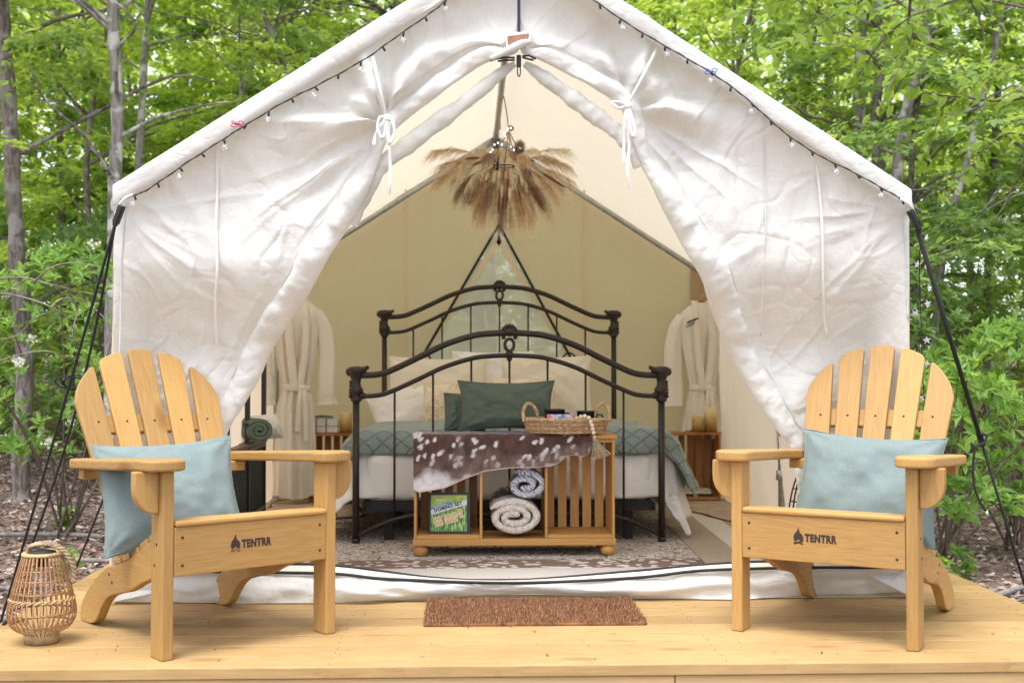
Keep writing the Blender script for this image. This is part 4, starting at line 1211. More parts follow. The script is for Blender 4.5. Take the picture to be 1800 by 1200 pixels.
d1 = bandn((1, 0.62, 0.9), 10.5); d2 = bandn((1, -0.62, -0.9), 10.5)
mn = N(nt, 'ShaderNodeMath', operation='MINIMUM'); L(d1, mn.inputs[0]); L(d2, mn.inputs[1])
rg = ramp(nt, mn.outputs[0], [(0.0, 0.0), (0.07, 1.0)])
fn = N(nt, 'ShaderNodeTexNoise', i_Scale=140.0); L(tc.outputs['Object'], fn.inputs['Vector'])
rc = ramp(nt, fn.outputs['Fac'], [(0.3, (0.14, 0.185, 0.165)), (0.7, (0.23, 0.29, 0.265))])
mm = N(nt, 'ShaderNodeMixRGB', blend_type='MULTIPLY', i_0=0.18); L(rc.outputs[0], mm.inputs[1]); L(rg.outputs[0], mm.inputs[2])
b = N(nt, 'ShaderNodeBsdfPrincipled', i_Roughness=0.95); b.inputs['Sheen Weight'].default_value = 0.3; L(mm.outputs[0], b.inputs['Base Color'])
bu = N(nt, 'ShaderNodeBump', i_Strength=1.0, i_Distance=0.008); L(rg.outputs[0], bu.inputs['Height'])
b2 = N(nt, 'ShaderNodeBump', i_Strength=0.5, i_Distance=0.003); L(fn.outputs['Fac'], b2.inputs['Height']); L(bu.outputs[0], b2.inputs['Normal']); L(b2.outputs[0], b.inputs['Normal'])
L(b.outputs[0], out.inputs[0]); M['knit'] = m
drape('knit_blanket', 'sage green diamond knit blanket spread over the foot of the bed', 'blanket', M['knit'], BX + 0.02, 0.76, BF + 0.165, BF + 1.30, 0.560, 0.40, 0.17, r=0.11, rip=0.028, seed=6, thick=0.014, flare=0.42)

# pillows on the bed
def P_(name, label, px, Y, w, h, t, mat, lean=0.3, yaw=0.0, roll=0.0, seed=0, zc=None, **kw):
    p = at(px[0], px[1], Y)
    return pillow(name, label, 'pillow', w, h, t, mat, p, (-lean, roll, yaw), seed, **kw)
M['cream_sham'] = cloth('cream cotton sham', (0.74, 0.68, 0.56), trans=0.1, weave=900)
m, nt, out = mat_new('cream tufted knit'); L = nt.links.new
tc = N(nt, 'ShaderNodeTexCoord'); vo = N(nt, 'ShaderNodeTexVoronoi', i_Scale=55.0); L(tc.outputs['Object'], vo.inputs['Vector'])
no = N(nt, 'ShaderNodeTexNoise', i_Scale=6.0, i_Detail=4.0); L(tc.outputs['Object'], no.inputs['Vector'])
r_ = ramp(nt, vo.outputs['Distance'], [(0.1, (0.80, 0.74, 0.62)), (0.5, (0.58, 0.45, 0.28))]); r2 = ramp(nt, no.outputs['Fac'], [(0.4, 0.0), (0.6, 1.0)])
mx = N(nt, 'ShaderNodeMixRGB'); L(r2.outputs[0], mx.inputs[0]); mx.inputs[1].default_value = (0.74, 0.67, 0.53, 1); L(r_.outputs[0], mx.inputs[2])
b = N(nt, 'ShaderNodeBsdfPrincipled', i_Roughness=0.95); L(mx.outputs[0], b.inputs['Base Color']); bu = N(nt, 'ShaderNodeBump', i_Strength=0.9, i_Distance=0.006); L(vo.outputs['Distance'], bu.inputs['Height']); bu.invert = True
L(bu.outputs[0], b.inputs['Normal']); L(b.outputs[0], out.inputs[0]); M['tufted'] = m
P_('bed_pillow', 'white sleeping pillow slumped at the left end of the headboard', (720, 715), 7.72, 0.50, 0.36, 0.16, M['white_sheet'], 0.7, 0.1, -0.3, 3)
P_('bed_pillow', 'large cream sham propped on the left half of the headboard', (770, 683), 7.80, 0.66, 0.44, 0.18, M['cream_sham'], 0.35, 0.0, 0.02, 5)
P_('bed_pillow', 'large cream sham propped on the right half of the headboard', (960, 680), 7.82, 0.60, 0.44, 0.18, M['cream_sham'], 0.35, 0.0, 0.0, 8)
P_('bed_pillow', 'white pillow top showing between the two cream shams', (868, 668), 7.90, 0.55, 0.40, 0.14, M['white_sheet'], 0.25, 0.0, 0.0, 9)
P_('tufted_pillow', 'cream tufted pillow standing left of the sage green cushion', (780, 712), 7.45, 0.26, 0.30, 0.12, M['tufted'], 0.35, 0.05, 0.04, 12)
P_('tufted_pillow', 'cream tufted pillow standing behind the sage green cushion', (915, 708), 7.45, 0.44, 0.34, 0.13, M['tufted'], 0.35, -0.05, 0.0, 14)

# ------------------------------------------------------------------ crate bench
NB = Vector((0.214, 5.62, 0))
bench = empty('crate_bench', 'golden pine bench of two open crates on bun feet at the bed foot', 'bench', NB)
HB, DB = 0.478, 0.30
MB().box(-HB, HB, 0, DB + 0.01, 0.062, 0.094).build('base_board', M['crateX'], bench, bevel=0.004)
MB().box(-HB - 0.004, HB + 0.004, -0.006, DB + 0.01, 0.5605, 0.579).build('top_board', M['crateX'], bench, bevel=0.004)
for x in (-HB + 0.035, HB - 0.035):
    for y in (0.035, DB - 0.03):
        MB().lathe([(0.014, 0.0), (0.028, 0.005), (0.036, 0.020), (0.035, 0.036), (0.022, 0.050), (0.018, 0.0615)], (x, y, 0.0115), 20).build('bun_foot', M['crateX'], bench)
def crate(par, x0, x1, z0, z1, y0, y1, mx, mz, mats=('crate_side', 'crate_floor', 'crate_lid', 'back_slat'), nsl=5, cutout=False):
    th = 0.012
    for x in (x0, x1 - th):
        MB().box(x, x + th, y0, y1, z0, z1).build(mats[0], mz, par, bevel=0.0015)
    MB().box(x0 + th + 0.0005, x1 - th - 0.0005, y0 + 0.004, y1, z0, z0 + 0.018).build(mats[1], mx, par, bevel=0.002)
    MB().box(x0 + th + 0.0005, x1 - th - 0.0005, y0 + 0.004, y1, z1 - 0.016, z1).build(mats[2], mx, par, bevel=0.002)
    w = (x1 - x0 - 2 * th); sw = w / nsl
    for i in range(nsl):
        a = x0 + th + i * sw + sw * 0.14
        MB().box(a, a + sw * 0.70, y1 + 0.0005, y1 + 0.0085, z0 + 0.002, z1 - 0.002).build(mats[3], mz, par, bevel=0.0015)
crate(bench, -HB + 0.006, -HB + 0.326, 0.0945, 0.56, 0.004, DB - 0.01, M['crateX'], M['crateZ'])
crate(bench, HB - 0.335, HB - 0.006, 0.0945, 0.56, 0.004, DB - 0.01, M['crateX'], M['crateZ'])

# deer hide throw hanging over the bench front
YT = NB.y - 0.014
top_edge = [(727, 772), (735, 764), (800, 763), (900, 764), (1000, 765), (1036, 766), (1041, 770)]
low = [(728.5, 861), (737, 865), (760, 861), (783, 857), (821, 840), (853, 828), (900, 822), (940, 821), (970, 819), (984, 812), (996, 801), (1010, 799), (1019, 802), (1028, 802), (1036, 794), (1040, 780)]
topx = np.linspace(727, 1041, 170)
lowy = np.interp(topx, [p[0] for p in low], [p[1] for p in low])
topy = np.interp(topx, [p[0] for p in top_edge], [p[1] for p in top_edge])
nv_ = 70
V = []; 
for i, x in enumerate(topx):
    # back part lying on the bench top (not in the hanging plane)
    p0 = at(x, topy[i], YT)
    for k in range(10):
        t = k / 9
        xx = p0.x + 0.02 * sin(k * 1.3)
        V.append((xx, YT + 0.008 + (0.26 * (1 - t)), 0.5835 + 0.003 * float(fbm(i * .1, k * .6, 4))))
    for k in range(nv_):
        t = k / (nv_ - 1)
        p = at(x, topy[i] + (lowy[i] - topy[i]) * t, YT)
        z = min(p.z, 0.5830)
        y = YT + 0.004 * (1 - min(1, t * 20)) - 0.010 * sin(i * 0.075) * t - 0.006 * float(fbm(i * .04, t * 2, 5)) * t - 0.004 * t
        V.append((p.x, y - 0.002, z))
V = np.array(V); nc = nv_ + 10
ii, jj = np.meshgrid(np.arange(len(topx) - 1), np.arange(nc - 1), indexing='ij'); a = (ii * nc + jj).ravel()
F = np.stack([a, a + 1, a + nc + 1, a + nc], -1)
# the coat's own colours: dark spine, white spots, white belly edge low on the left
X, Z = V[:, 0], V[:, 2]
U1, U2 = (X - X.min()) / (X.max() - X.min()), (0.60 - Z)
dr = np.repeat((lowy - topy) / 100.0, nc)
tt = np.tile(np.concatenate([np.zeros(10), np.linspace(0, 1, nv_)]), len(topx))
white = np.clip((tt * dr * 1.05 - 0.58 - 0.10 * np.clip(U1 * 3, 0, 1)) * 3.5 + 0.5 * fbm(X * 16, Z * 16, 3, 4), 0, 1)
tan = np.clip((tt - 0.5) * 2.4 + 0.6 * fbm(X * 9, Z * 9, 7, 3), 0, 1)
tan = np.maximum(tan, np.clip(1 - np.abs(U1 - 0.27) * 16 + .7 * fbm(X * 18, Z * 18, 13, 3), 0, .9))
spots = np.zeros(len(V))
rs = np.random.RandomState(5)
for k in range(82):
    cx, cz = X.min() + rs.rand() * (X.max() - X.min()), 0.61 - rs.rand() * 0.17
    if k % 5 == 0: cz = 0.6
    ra, rb = 0.010 + rs.rand() * 0.010, 0.006 + rs.rand() * 0.0045; an = 0.5 + rs.rand() * 0.7
    dx_, dz_ = X - cx, Z - cz
    u_ = dx_ * cos(an) + dz_ * sin(an); v_ = -dx_ * sin(an) + dz_ * cos(an)
    dd = (u_ / ra) ** 2 + (v_ / rb) ** 2
    spots = np.maximum(spots, np.clip(1.5 - dd + .9 * fbm(X * 90, Z * 60, 4, 2), 0, 1))
ytop = V[:, 1] > YT + 0.006
base = np.array([0.068, 0.027, 0.016]); tn = np.array([0.15, 0.095, 0.08]); wh = np.array([0.66, 0.63, 0.64])
nz_ = 1 + 0.35 * fbm(X * 60, Z * 25, 2, 3)[:, None]
C = (base * (1 - tan[:, None]) + tn * tan[:, None]) * nz_
sp = (spots * (1 - 0.6 * tan))[:, None]
C = C * (1 - sp) + wh * sp
C = C * (1 - white[:, None]) + wh * (1 + .1 * fbm(X * 40, Z * 40, 8, 2))[:, None] * white[:, None]
edge = np.clip((tt - 0.965) * 40, 0, 1)[:, None]
C = C * (1 - edge) + np.array([0.58, 0.5, 0.42]) * edge
C = np.clip(C, 0.01, 0.9)
thr = np_mesh('hide_throw', V - np.array(NB), F, None, None, smooth=True, loc=tuple(NB))
ca = thr.data.color_attributes.new('coat', 'FLOAT_COLOR', 'POINT')
ca.data.foreach_set('color', np.concatenate([C, np.ones((len(C), 1))], 1).astype(np.float32).ravel())
m, nt, out = mat_new('printed deer coat'); L = nt.links.new
at_ = N(nt, 'ShaderNodeVertexColor'); at_.layer_name = 'coat'
tc = N(nt, 'ShaderNodeTexCoord'); mp = N(nt, 'ShaderNodeMapping'); mp.inputs['Scale'].default_value = (700, 300, 160); L(tc.outputs['Object'], mp.inputs[0])
fn = N(nt, 'ShaderNodeTexNoise', i_Scale=1.0, i_Detail=3.0); L(mp.outputs[0], fn.inputs['Vector']); fr_ = ramp(nt, fn.outputs['Fac'], [(0.3, 0.72), (0.7, 1.15)])
mm = N(nt, 'ShaderNodeMixRGB', blend_type='MULTIPLY', i_0=1.0); L(at_.outputs[0], mm.inputs[1]); L(fr_.outputs[0], mm.inputs[2])
b = N(nt, 'ShaderNodeBsdfPrincipled', i_Roughness=0.75); b.inputs['Sheen Weight'].default_value = 0.3; L(mm.outputs[0], b.inputs['Base Color'])
bu = N(nt, 'ShaderNodeBump', i_Strength=0.6, i_Distance=0.002); L(fn.outputs['Fac'], bu.inputs['Height']); L(bu.outputs[0], b.inputs['Normal']); L(b.outputs[0], out.inputs[0])
thr.data.materials.append(m)
sol = thr.modifiers.new('thickness', 'SOLIDIFY'); sol.thickness = 0.004; sol.offset = 0
tag(thr, 'brown deer hide throw with white spots hanging over the bench front', 'throw')

# sage cushion on the bench, small one behind it
p = at(890, 711, NB.y + 0.205)
pillow('bench_cushion', 'wide sage green lumbar cushion standing on the crate bench', 'cushion', 0.475, 0.25, 0.12, M['green'], (p.x, p.y, 0.590 + 0.122), (-0.22, 0.0, 0.0), 21, pinch=0.10)
p = at(806, 728, NB.y + 0.275)
pillow('bench_cushion', 'small sage cushion peeking out behind the wide green cushion', 'cushion', 0.20, 0.19, 0.08, M['green'], (p.x + .03, p.y, 0.590 + 0.088), (-0.15, 0.0, 0.1), 24)

# ------------------------------------------------------------------ seagrass basket with its contents
m_sg = simple('seagrass', (0.36, 0.22, 0.11), 0.75, var=0.45, nscale=60, bump=0.5, bscale=400)
m_sg2 = simple('pale seagrass', (0.46, 0.31, 0.17), 0.75, var=0.4, nscale=60, bump=0.5, bscale=400)
pb = at(995, 768, NB.y + 0.045)
bas = empty('seagrass_basket', 'oval woven seagrass tray basket with two loop handles', 'basket', (pb.x, pb.y, 0.587))
ra, rb_ = 0.196, 0.115
for k in range(9):
    z = 0.006 + k * 0.0064; mb = MB(); pts = []
    sc_ = 0.93 + 0.008 * k; ph = (k % 2) * pi
    for i in range(120):
        a = 2 * pi * i / 120
        w = 0.0038 * sin(a * 30 + ph)
        pts.append(((ra * sc_ + w) * cos(a), (rb_ * sc_ + w) * sin(a), z + 0.0012 * sin(a * 30 + ph + 1) + 0.0015 * sin(a * 5 + k)))
    mb.tube(pts, 0.0046, 6, closed=True)
    mb.build('woven_row', m_sg if k % 3 else m_sg2, bas)
mb = MB(); mb.tube([(ra * 1.0 * cos(t), rb_ * 1.0 * sin(t), 0.066) for t in np.linspace(0, 2 * pi, 61)[:-1]], 0.0078, 8, closed=True); mb.build('rim', m_sg2, bas)
mb = MB(); mb.prism([(ra * .92 * cos(t), rb_ * .92 * sin(t)) for t in np.linspace(0, 2 * pi, 41)[:-1]], 0.001, 0.006, lambda a, b, d: (a, b, d)); mb.build('basket_floor', m_sg, bas)
mb = MB()
for i in range(30):
    a = 2 * pi * (i + .5) / 30
    mb.tube([((ra * .94) * cos(a), (rb_ * .94) * sin(a), 0.002), ((ra * 1.0) * cos(a), (rb_ * 1.0) * sin(a), 0.062)], 0.0025, 5)
tag(mb.build('stakes', m_sg, bas), kind='stuff')
for s in (-1, 1):
    hp = smooth_path([(s * ra * 0.99, -0.045, 0.065), (s * (ra + 0.006), -0.040, 0.115), (s * (ra - 0.002), -0.022, 0.140), (s * (ra - 0.008), 0.005, 0.146), (s * (ra - 0.012), 0.03, 0.125), (s * ra * 0.93, 0.045, 0.075)], 7)
    # handles sit across the ends: seen from the front as arches
    hp = smooth_path([(s * (ra + 0.004), -0.02, 0.055), (s * (ra + 0.008), -0.012, 0.105), (s * (ra - 0.010), 0.0, 0.138), (s * (ra - 0.036), 0.004, 0.132), (s * (ra - 0.056), 0.008, 0.100), (s * (ra - 0.064), 0.012, 0.058)], 8)
    m_ = len(hp); mb = MB(); mb.tube(hp, [0.0085 + 0.0012 * sin(i * 2.1) for i in range(m_)], 9); mb.build('handle', m_sg2, bas)
m_mug = simple('dark navy enamel', (0.008, 0.009, 0.016), 0.18, spec=0.6)
def mug(px, Y, label, r=0.033):
    p = at(px[0], px[1], Y)
    mb_ = empty('enamel_mug', label, 'mug', (p.x, p.y, 0.595), group='two dark mugs in the basket')
    hgt = p.z - 0.595
    MB().lathe([(0.0, 0.0), (r * 0.85, 0.0), (r * 0.92, 0.004), (r, hgt - 0.004), (r + 0.003, hgt), (r - 0.001, hgt + 0.001), (r - 0.003, hgt - 0.006), (r * 0.86, 0.006), (0, 0.006)], (0, 0, 0), 28).build('mug_body', m_mug, mb_)
    bd_ = [c for c in COL.objects if c.parent == mb_][0]
    MB().tube(smooth_path([(r, 0, hgt * 0.8), (r + 0.022, 0, hgt * 0.78), (r + 0.024, 0, hgt * 0.4), (r, 0, hgt * 0.25)], 5), 0.004, 8).build('mug_handle', m_mug, bd_)
mug((975, 719), NB.y + 0.085, 'dark enamel mug on the left inside the seagrass basket', 0.050)
mug((1032, 722), NB.y + 0.085, 'dark enamel mug on the right inside the seagrass basket', 0.050)
p = at(984, 733, NB.y - 0.005)
pk = empty('tea_packets', 'row of pink and blue patterned packets in the seagrass basket', 'packets', (p.x, p.y, 0.595))
def motley(name, c1, c2, sc_=60):
    m, nt, out = mat_new(name); L = nt.links.new
    tc = N(nt, 'ShaderNodeTexCoord'); no = N(nt, 'ShaderNodeTexNoise', i_Scale=sc_, i_Detail=3.0, i_Distortion=1.0); L(tc.outputs['Object'], no.inputs['Vector'])
    r = ramp(nt, no.outputs['Fac'], [(0.38, c1), (0.5, c2), (0.62, (0.8, 0.75, 0.8))]); b = N(nt, 'ShaderNodeBsdfPrincipled', i_Roughness=0.5); L(r.outputs[0], b.inputs['Base Color']); L(b.outputs[0], out.inputs[0]); return m
for i, (c1, c2) in enumerate((((0.6, 0.15, 0.25), (0.75, 0.45, 0.55)), ((0.05, 0.22, 0.42), (0.15, 0.4, 0.6)), ((0.6, 0.3, 0.5), (0.7, 0.5, 0.65)))):
    MB().box(-0.061 + i * 0.041, -0.061 + i * 0.041 + 0.039, -0.008, 0.008, 0, 0.082).build('packet', motley('packet print %d' % i, c1, c2), pk, bevel=0.001)
# bead garland with tassel
m_bead = simple('raw wood bead', (0.70, 0.60, 0.46), 0.6, var=0.1)
m_tas = simple('flax tassel', (0.50, 0.40, 0.27), 0.9, var=0.25, nscale=80)
gar = empty('bead_garland', 'string of pale wooden beads with a tassel over the basket rim', 'garland', (pb.x + 0.11, pb.y - 0.11, 0.69))
GO = Vector((pb.x + 0.11, pb.y - 0.11, 0.69))
yb_ = pb.y - 0.118
bpx = [(1014, 735, .02), (1021, 732, .012), (1028, 731, 0.004), (1035, 734, 0), (1038.5, 741, 0), (1040.5, 747, 0), (1042, 753.5, 0), (1043.5, 760, 0)]
for (x, y, dy_) in bpx:
    q = at(x, y, yb_ + dy_) - GO
    MB().ball(q, 0.0098, 14, 9).build('bead', m_bead, gar)
q = at(1045, 767, yb_) - GO
MB().tube([q + Vector((0, 0, 0.006)), q - Vector((0, 0, 0.01))], 0.0075, 10).build('tassel_cap', m_tas, gar)
rs = np.random.RandomState(9)
mb = MB()
for k in range(46):
    e = at(1040 + 34 * (k / 45) + rs.rand() * 3, 806 - 12 * abs(k / 45 - .2) + rs.rand() * 3, yb_ - 0.012 - rs.rand() * 0.012) - GO
    s0 = q + Vector(((rs.rand() - .5) * 0.010, (rs.rand() - .5) * 0.010, -0.006))
    mid = s0 * 0.5 + e * 0.5 + Vector((-0.010 * (k / 45), -0.006, 0.004))
    mb.tube(smooth_path([s0, mid, e], 3), 0.0011, 3, caps=False)
tag(mb.build('tassel_threads', m_tas, gar), kind='stuff')

# ------------------------------------------------------------------ domino box
zb_ = 0.0945 + 0.0185
pd = at(790, 905, NB.y + 0.055)
db = empty('domino_box', 'black framed domino set box leaning in the left crate of the bench', 'game box', (pd.x, pd.y, zb_))
db.rotation_euler = (-0.10, 0, radians(-3))
w_, h_ = 0.198, 0.192
MB().box(-w_ / 2, w_ / 2, 0, 0.035, 0, h_).build('box_body', simple('black card', (0.012, 0.016, 0.022), 0.4), db, bevel=0.002)
m, nt, out = mat_new('grass print'); L = nt.links.new
tc = N(nt, 'ShaderNodeTexCoord'); mp = N(nt, 'ShaderNodeMapping'); mp.inputs['Scale'].default_value = (110, 1, 34); mp.inputs['Rotation'].default_value = (0, 0.3, 0); L(tc.outputs['Object'], mp.inputs[0])
no = N(nt, 'ShaderNodeTexNoise', i_Scale=1.0, i_Detail=3.0, i_Distortion=0.8); L(mp.outputs[0], no.inputs['Vector'])
r_ = ramp(nt, no.outputs['Fac'], [(0.32, (0.01, 0.05, 0.02)), (0.5, (0.09, 0.25, 0.03)), (0.62, (0.30, 0.50, 0.10)), (0.72, (0.55, 0.7, 0.4))])
b = N(nt, 'ShaderNodeBsdfPrincipled', i_Roughness=0.3); L(r_.outputs[0], b.inputs['Base Color']); L(b.outputs[0], out.inputs[0])
iw, ih = w_ * 0.86, h_ * 0.88
x0, x1, z0, z1 = -iw / 2 - 0.003, iw / 2 - 0.003, 0.011, 0.011 + ih
MB().box(x0, x1, -0.0008, 0.001, z0, z1).build('cover_picture', m, db)
m2 = simple('yellow green print', (0.33, 0.42, 0.07), 0.3, var=0.4, nscale=30)
def on_cover(pts, d, name, mat):
    mb = MB(); n_ = len(pts); Q = [(x0 + u * iw, z0 + v * ih) for u, v in pts]
    mb.add([(x, -0.0008 - d, z) for x, z in Q] + [(x, -0.0004 - d + 0.0002, z) for x, z in Q], [tuple(range(n_)), tuple(range(2 * n_ - 1, n_ - 1, -1))] + [(i, i + n_, (i + 1) % n_ + n_, (i + 1) % n_) for i in range(n_)])
    return mb.build(name, mat, db)
on_cover([(0, 0.66), (1, 0.86), (1, 1), (0, 1)], 0.0004, 'cover_sky', m2)
on_cover([(0, 0.45), (1, 0.74), (1, 0.88), (0, 0.60)], 0.0010, 'title_band', simple('pale grey print', (0.60, 0.63, 0.64), 0.35))
on_cover([(0, 0.605), (0.60, 0.775), (0.54, 0.83), (0, 0.66)], 0.0012, 'blue_band', simple('blue print', (0.05, 0.25, 0.50), 0.35))
on_cover([(0.08, 0.648), (0.44, 0.750), (0.44, 0.765), (0.08, 0.663)], 0.0016, 'subtitle_line', M['tape'])
on_cover([(0.14, 0.855), (0.40, 0.865), (0.40, 0.885), (0.14, 0.875)], 0.0016, 'maker_line', M['tape'])
m_dom = simple('ivory tile print', (0.62, 0.48, 0.27), 0.4, var=0.12)
for (u, v, a) in ((0.12, 0.11, .27), (0.24, 0.145, .27), (0.405, 0.18, .27), (0.53, 0.215, .27), (0.655, 0.25, .27), (0.80, 0.35, .27)):
    ca_, sa_ = cos(a), sin(a); q = [(0, 0), (0.125, 0), (0.125, 0.27), (0, 0.27)]
    on_cover([(u + x * ca_ - y * sa_ * 0.98, v + x * sa_ + y * ca_) for x, y in q], 0.0014, 'printed_domino', m_dom)
    for (px_, py_) in ((0.03, 0.05), (0.09, 0.09), (0.03, 0.19), (0.09, 0.22)):
        cx_, cy_ = u + px_ * ca_ - py_ * sa_, v + px_ * sa_ + py_ * ca_
        on_cover([(cx_ + 0.013 * cos(t), cy_ + 0.013 * sin(t)) for t in np.linspace(0, 2 * pi, 7)[:-1]], 0.0019, 'printed_dot', simple('pip', (0.25, 0.05, 0.03) if 0.3 < u < 0.6 else (0.02, 0.02, 0.04), 0.5) if False else (M['burn'] if not (0.3 < u < 0.6) else M['leather']))
me = text_mesh('DOMINO SET', 0.022, 0.0011, 0.0003)
xs_ = [v.co.x for v in me.vertices]; tw = max(xs_) - min(xs_)
o = link('title_lettering', me, simple('black print', (0.01, 0.01, 0.01), 0.4), db)
o.rotation_euler = (pi / 2, -atan2(0.29 * ih, iw), 0); o.location = (x0 + 0.10 * iw, -0.0022, z0 + 0.525 * ih); o.scale = (iw * 0.80 / tw, 1.0, 1)

# ------------------------------------------------------------------ rolled blankets
def spiral_pts(cx, cz, r0, r1, turns, sx=1.0, sz=1.0, a0=0.0, n=90, tail=None):
    pts = []
    for i in range(n):
        t = i / (n - 1); a = a0 + turns * 2 * pi * t; r = r0 + (r1 - r0) * t
        pts.append((cx + r * cos(a) * sx, cz + r * sin(a) * sz))
    if tail: pts += tail
    return pts
def rolled(name, label, loc, spts, thick, depth, mat, lump=0.0, lumpf=1.0, seed=0, rz=0.0, kind='chunky'):
    root = empty(name, label, 'blanket', loc, rz)
    P = [Vector((p[0], 0, p[1])) for p in spts]; m = len(P); cs = 14; rows = 22
    # closed cross-section (rounded bar) swept along the spiral
    V = []; 
    for i in range(m):
        t = (P[min(i + 1, m - 1)] - P[max(i - 1, 0)]).normalized(); nrm = Vector((-t.z, 0, t.x))
        ring = []
        sec = []
        hh, hd = thick / 2, depth / 2
        for q in range(8):      # front rounded end
            a = -pi / 2 + pi * q / 7
            sec.append((hh * sin(a), -hd - hh * cos(a) * 0.9))
        for q in range(1, 12): sec.append((hh, -hd + 2 * hd * q / 12))
        for q in range(4):
            a = pi / 2 - pi * q / 3; sec.append((hh * sin(a), hd))
        for q in range(1, 12): sec.append((-hh, hd - 2 * hd * q / 12))
        for (a, d) in sec:
            l = lump * sin(i * lumpf + d * 300) * cos(d * 260 + i * lumpf * .5)
            tp = min(1.0, (m - 1 - i) / 3 + 0.25, i / 3 + 0.35)
            V.append(P[i] + nrm * (a * tp + l * (1 if a > 0 else -1)) + Vector((0, d + lump * sin(i * lumpf * 1.0) * (1 if d < -hd * .98 else 0), 0)))
    k = len(sec); F = []
    for i in range(m - 1):
        for q in range(k):
            F.append((i * k + q, i * k + (q + 1) % k, (i + 1) * k + (q + 1) % k, (i + 1) * k + q))
    mb = MB(); mb.add(V, F, True); mb.add(V[:k], [tuple(range(k))], False); mb.add(V[-k:], [tuple(range(k))[::-1]], False)
    mb.build('rolled_cloth', mat, root)
    return root
m, nt, out = mat_new('chunky cream knit'); L = nt.links.new
tc = N(nt, 'ShaderNodeTexCoord'); mp = N(nt, 'ShaderNodeMapping'); mp.inputs['Scale'].default_value = (85, 60, 85); L(tc.outputs['Object'], mp.inputs[0])
vo = N(nt, 'ShaderNodeTexVoronoi', i_Scale=1.0); L(mp.outputs[0], vo.inputs['Vector'])
r_ = ramp(nt, vo.outputs['Distance'], [(0.1, (0.76, 0.70, 0.63)), (0.9, (0.50, 0.45, 0.39))]); b = N(nt, 'ShaderNodeBsdfPrincipled', i_Roughness=0.95); L(r_.outputs[0], b.inputs['Base Color'])
bu = N(nt, 'ShaderNodeBump', i_Strength=1.0, i_Distance=0.006); bu.invert = True; L(vo.outputs['Distance'], bu.inputs['Height']); L(bu.outputs[0], b.inputs['Normal']); L(b.outputs[0], out.inputs[0]); M['chunky'] = m
m, nt, out = mat_new('blue white weave'); L = nt.links.new
tc = N(nt, 'ShaderNodeTexCoord'); mp = N(nt, 'ShaderNodeMapping'); mp.inputs['Scale'].default_value = (125, 125, 125); mp.inputs['Rotation'].default_value = (0.0, 0.785, 0.5); L(tc.outputs['Object'], mp.inputs[0])
ck = N(nt, 'ShaderNodeTexVoronoi', i_Scale=1.0); ck.inputs['Randomness'].default_value = 0.25; L(mp.outputs[0], ck.inputs['Vector'])
r_ = ramp(nt, ck.outputs['Distance'], [(0.42, (0.78, 0.78, 0.80)), (0.58, (0.05, 0.06, 0.14))]); b = N(nt, 'ShaderNodeBsdfPrincipled', i_Roughness=0.95); L(r_.outputs[0], b.inputs['Base Color'])
bu = N(nt, 'ShaderNodeBump', i_Strength=1.0, i_Distance=0.003); bu.invert = True; L(ck.outputs['Distance'], bu.inputs['Height']); L(bu.outputs[0], b.inputs['Normal']); L(b.outputs[0], out.inputs[0]); M['bluewhite'] = m
zc_ = 0.0945
pc1 = at(903, 921, NB.y + 0.02)
rolled('rolled_blanket', 'chunky cream knit blanket rolled up in the middle bay of the bench', (pc1.x, NB.y + 0.13, zc_ + 0.002),
       spiral_pts(0.0, 0.094, 0.020, 0.120, 2.35, 1.06, 0.64, a0=0.4, n=110), 0.034, 0.20, M['chunky'], 0.003, 1.1, 1)
pc2 = at(924, 874, NB.y + 0.02)
rolled('rolled_throw', 'blue and white woven throw rolled on top of the cream blanket', (pc2.x, NB.y + 0.13, zc_ + 0.187),
       spiral_pts(0.0, 0.060, 0.014, 0.090, 1.75, 1.05, 0.70, a0=3.6, n=80, tail=[(0.028, 0.150), (0.004, 0.158), (-0.010, 0.148)]), 0.030, 0.18, M['bluewhite'], 0.0015, 1.6, 2)
m_fz = simple('dark furry throw', (0.11, 0.095, 0.085), 0.95, var=0.5, nscale=40, bump=1.0, bscale=120)
mb = MB(); rs = np.random.RandomState(2)
pf = at(893, 850, NB.y + 0.20)
for k in range(420):
    a = rs.rand() * pi; b_ = rs.rand() * 2 * pi; r = 0.055
    c_ = Vector((0.8 * r * cos(a) , 0.5 * r * sin(b_) , 0.75 * r * sin(a) * rs.rand()))
    d_ = Vector((c_.x * 1.6 + (rs.rand() - .5) * .03, c_.y - 0.01, c_.z * 1.5 + 0.006))
    mb.tube([c_, c_ * .4 + d_ * .6 + Vector((0, 0, 0.006)), d_], [0.0016, 0.0012, 0.0004], 3, caps=False)
o = mb.build('furry_scarf', m_fz, None, loc=(pf.x, pf.y, zc_ + 0.165)); tag(o, 'dark shaggy scarf bunched behind the blue and white throw', 'scarf')
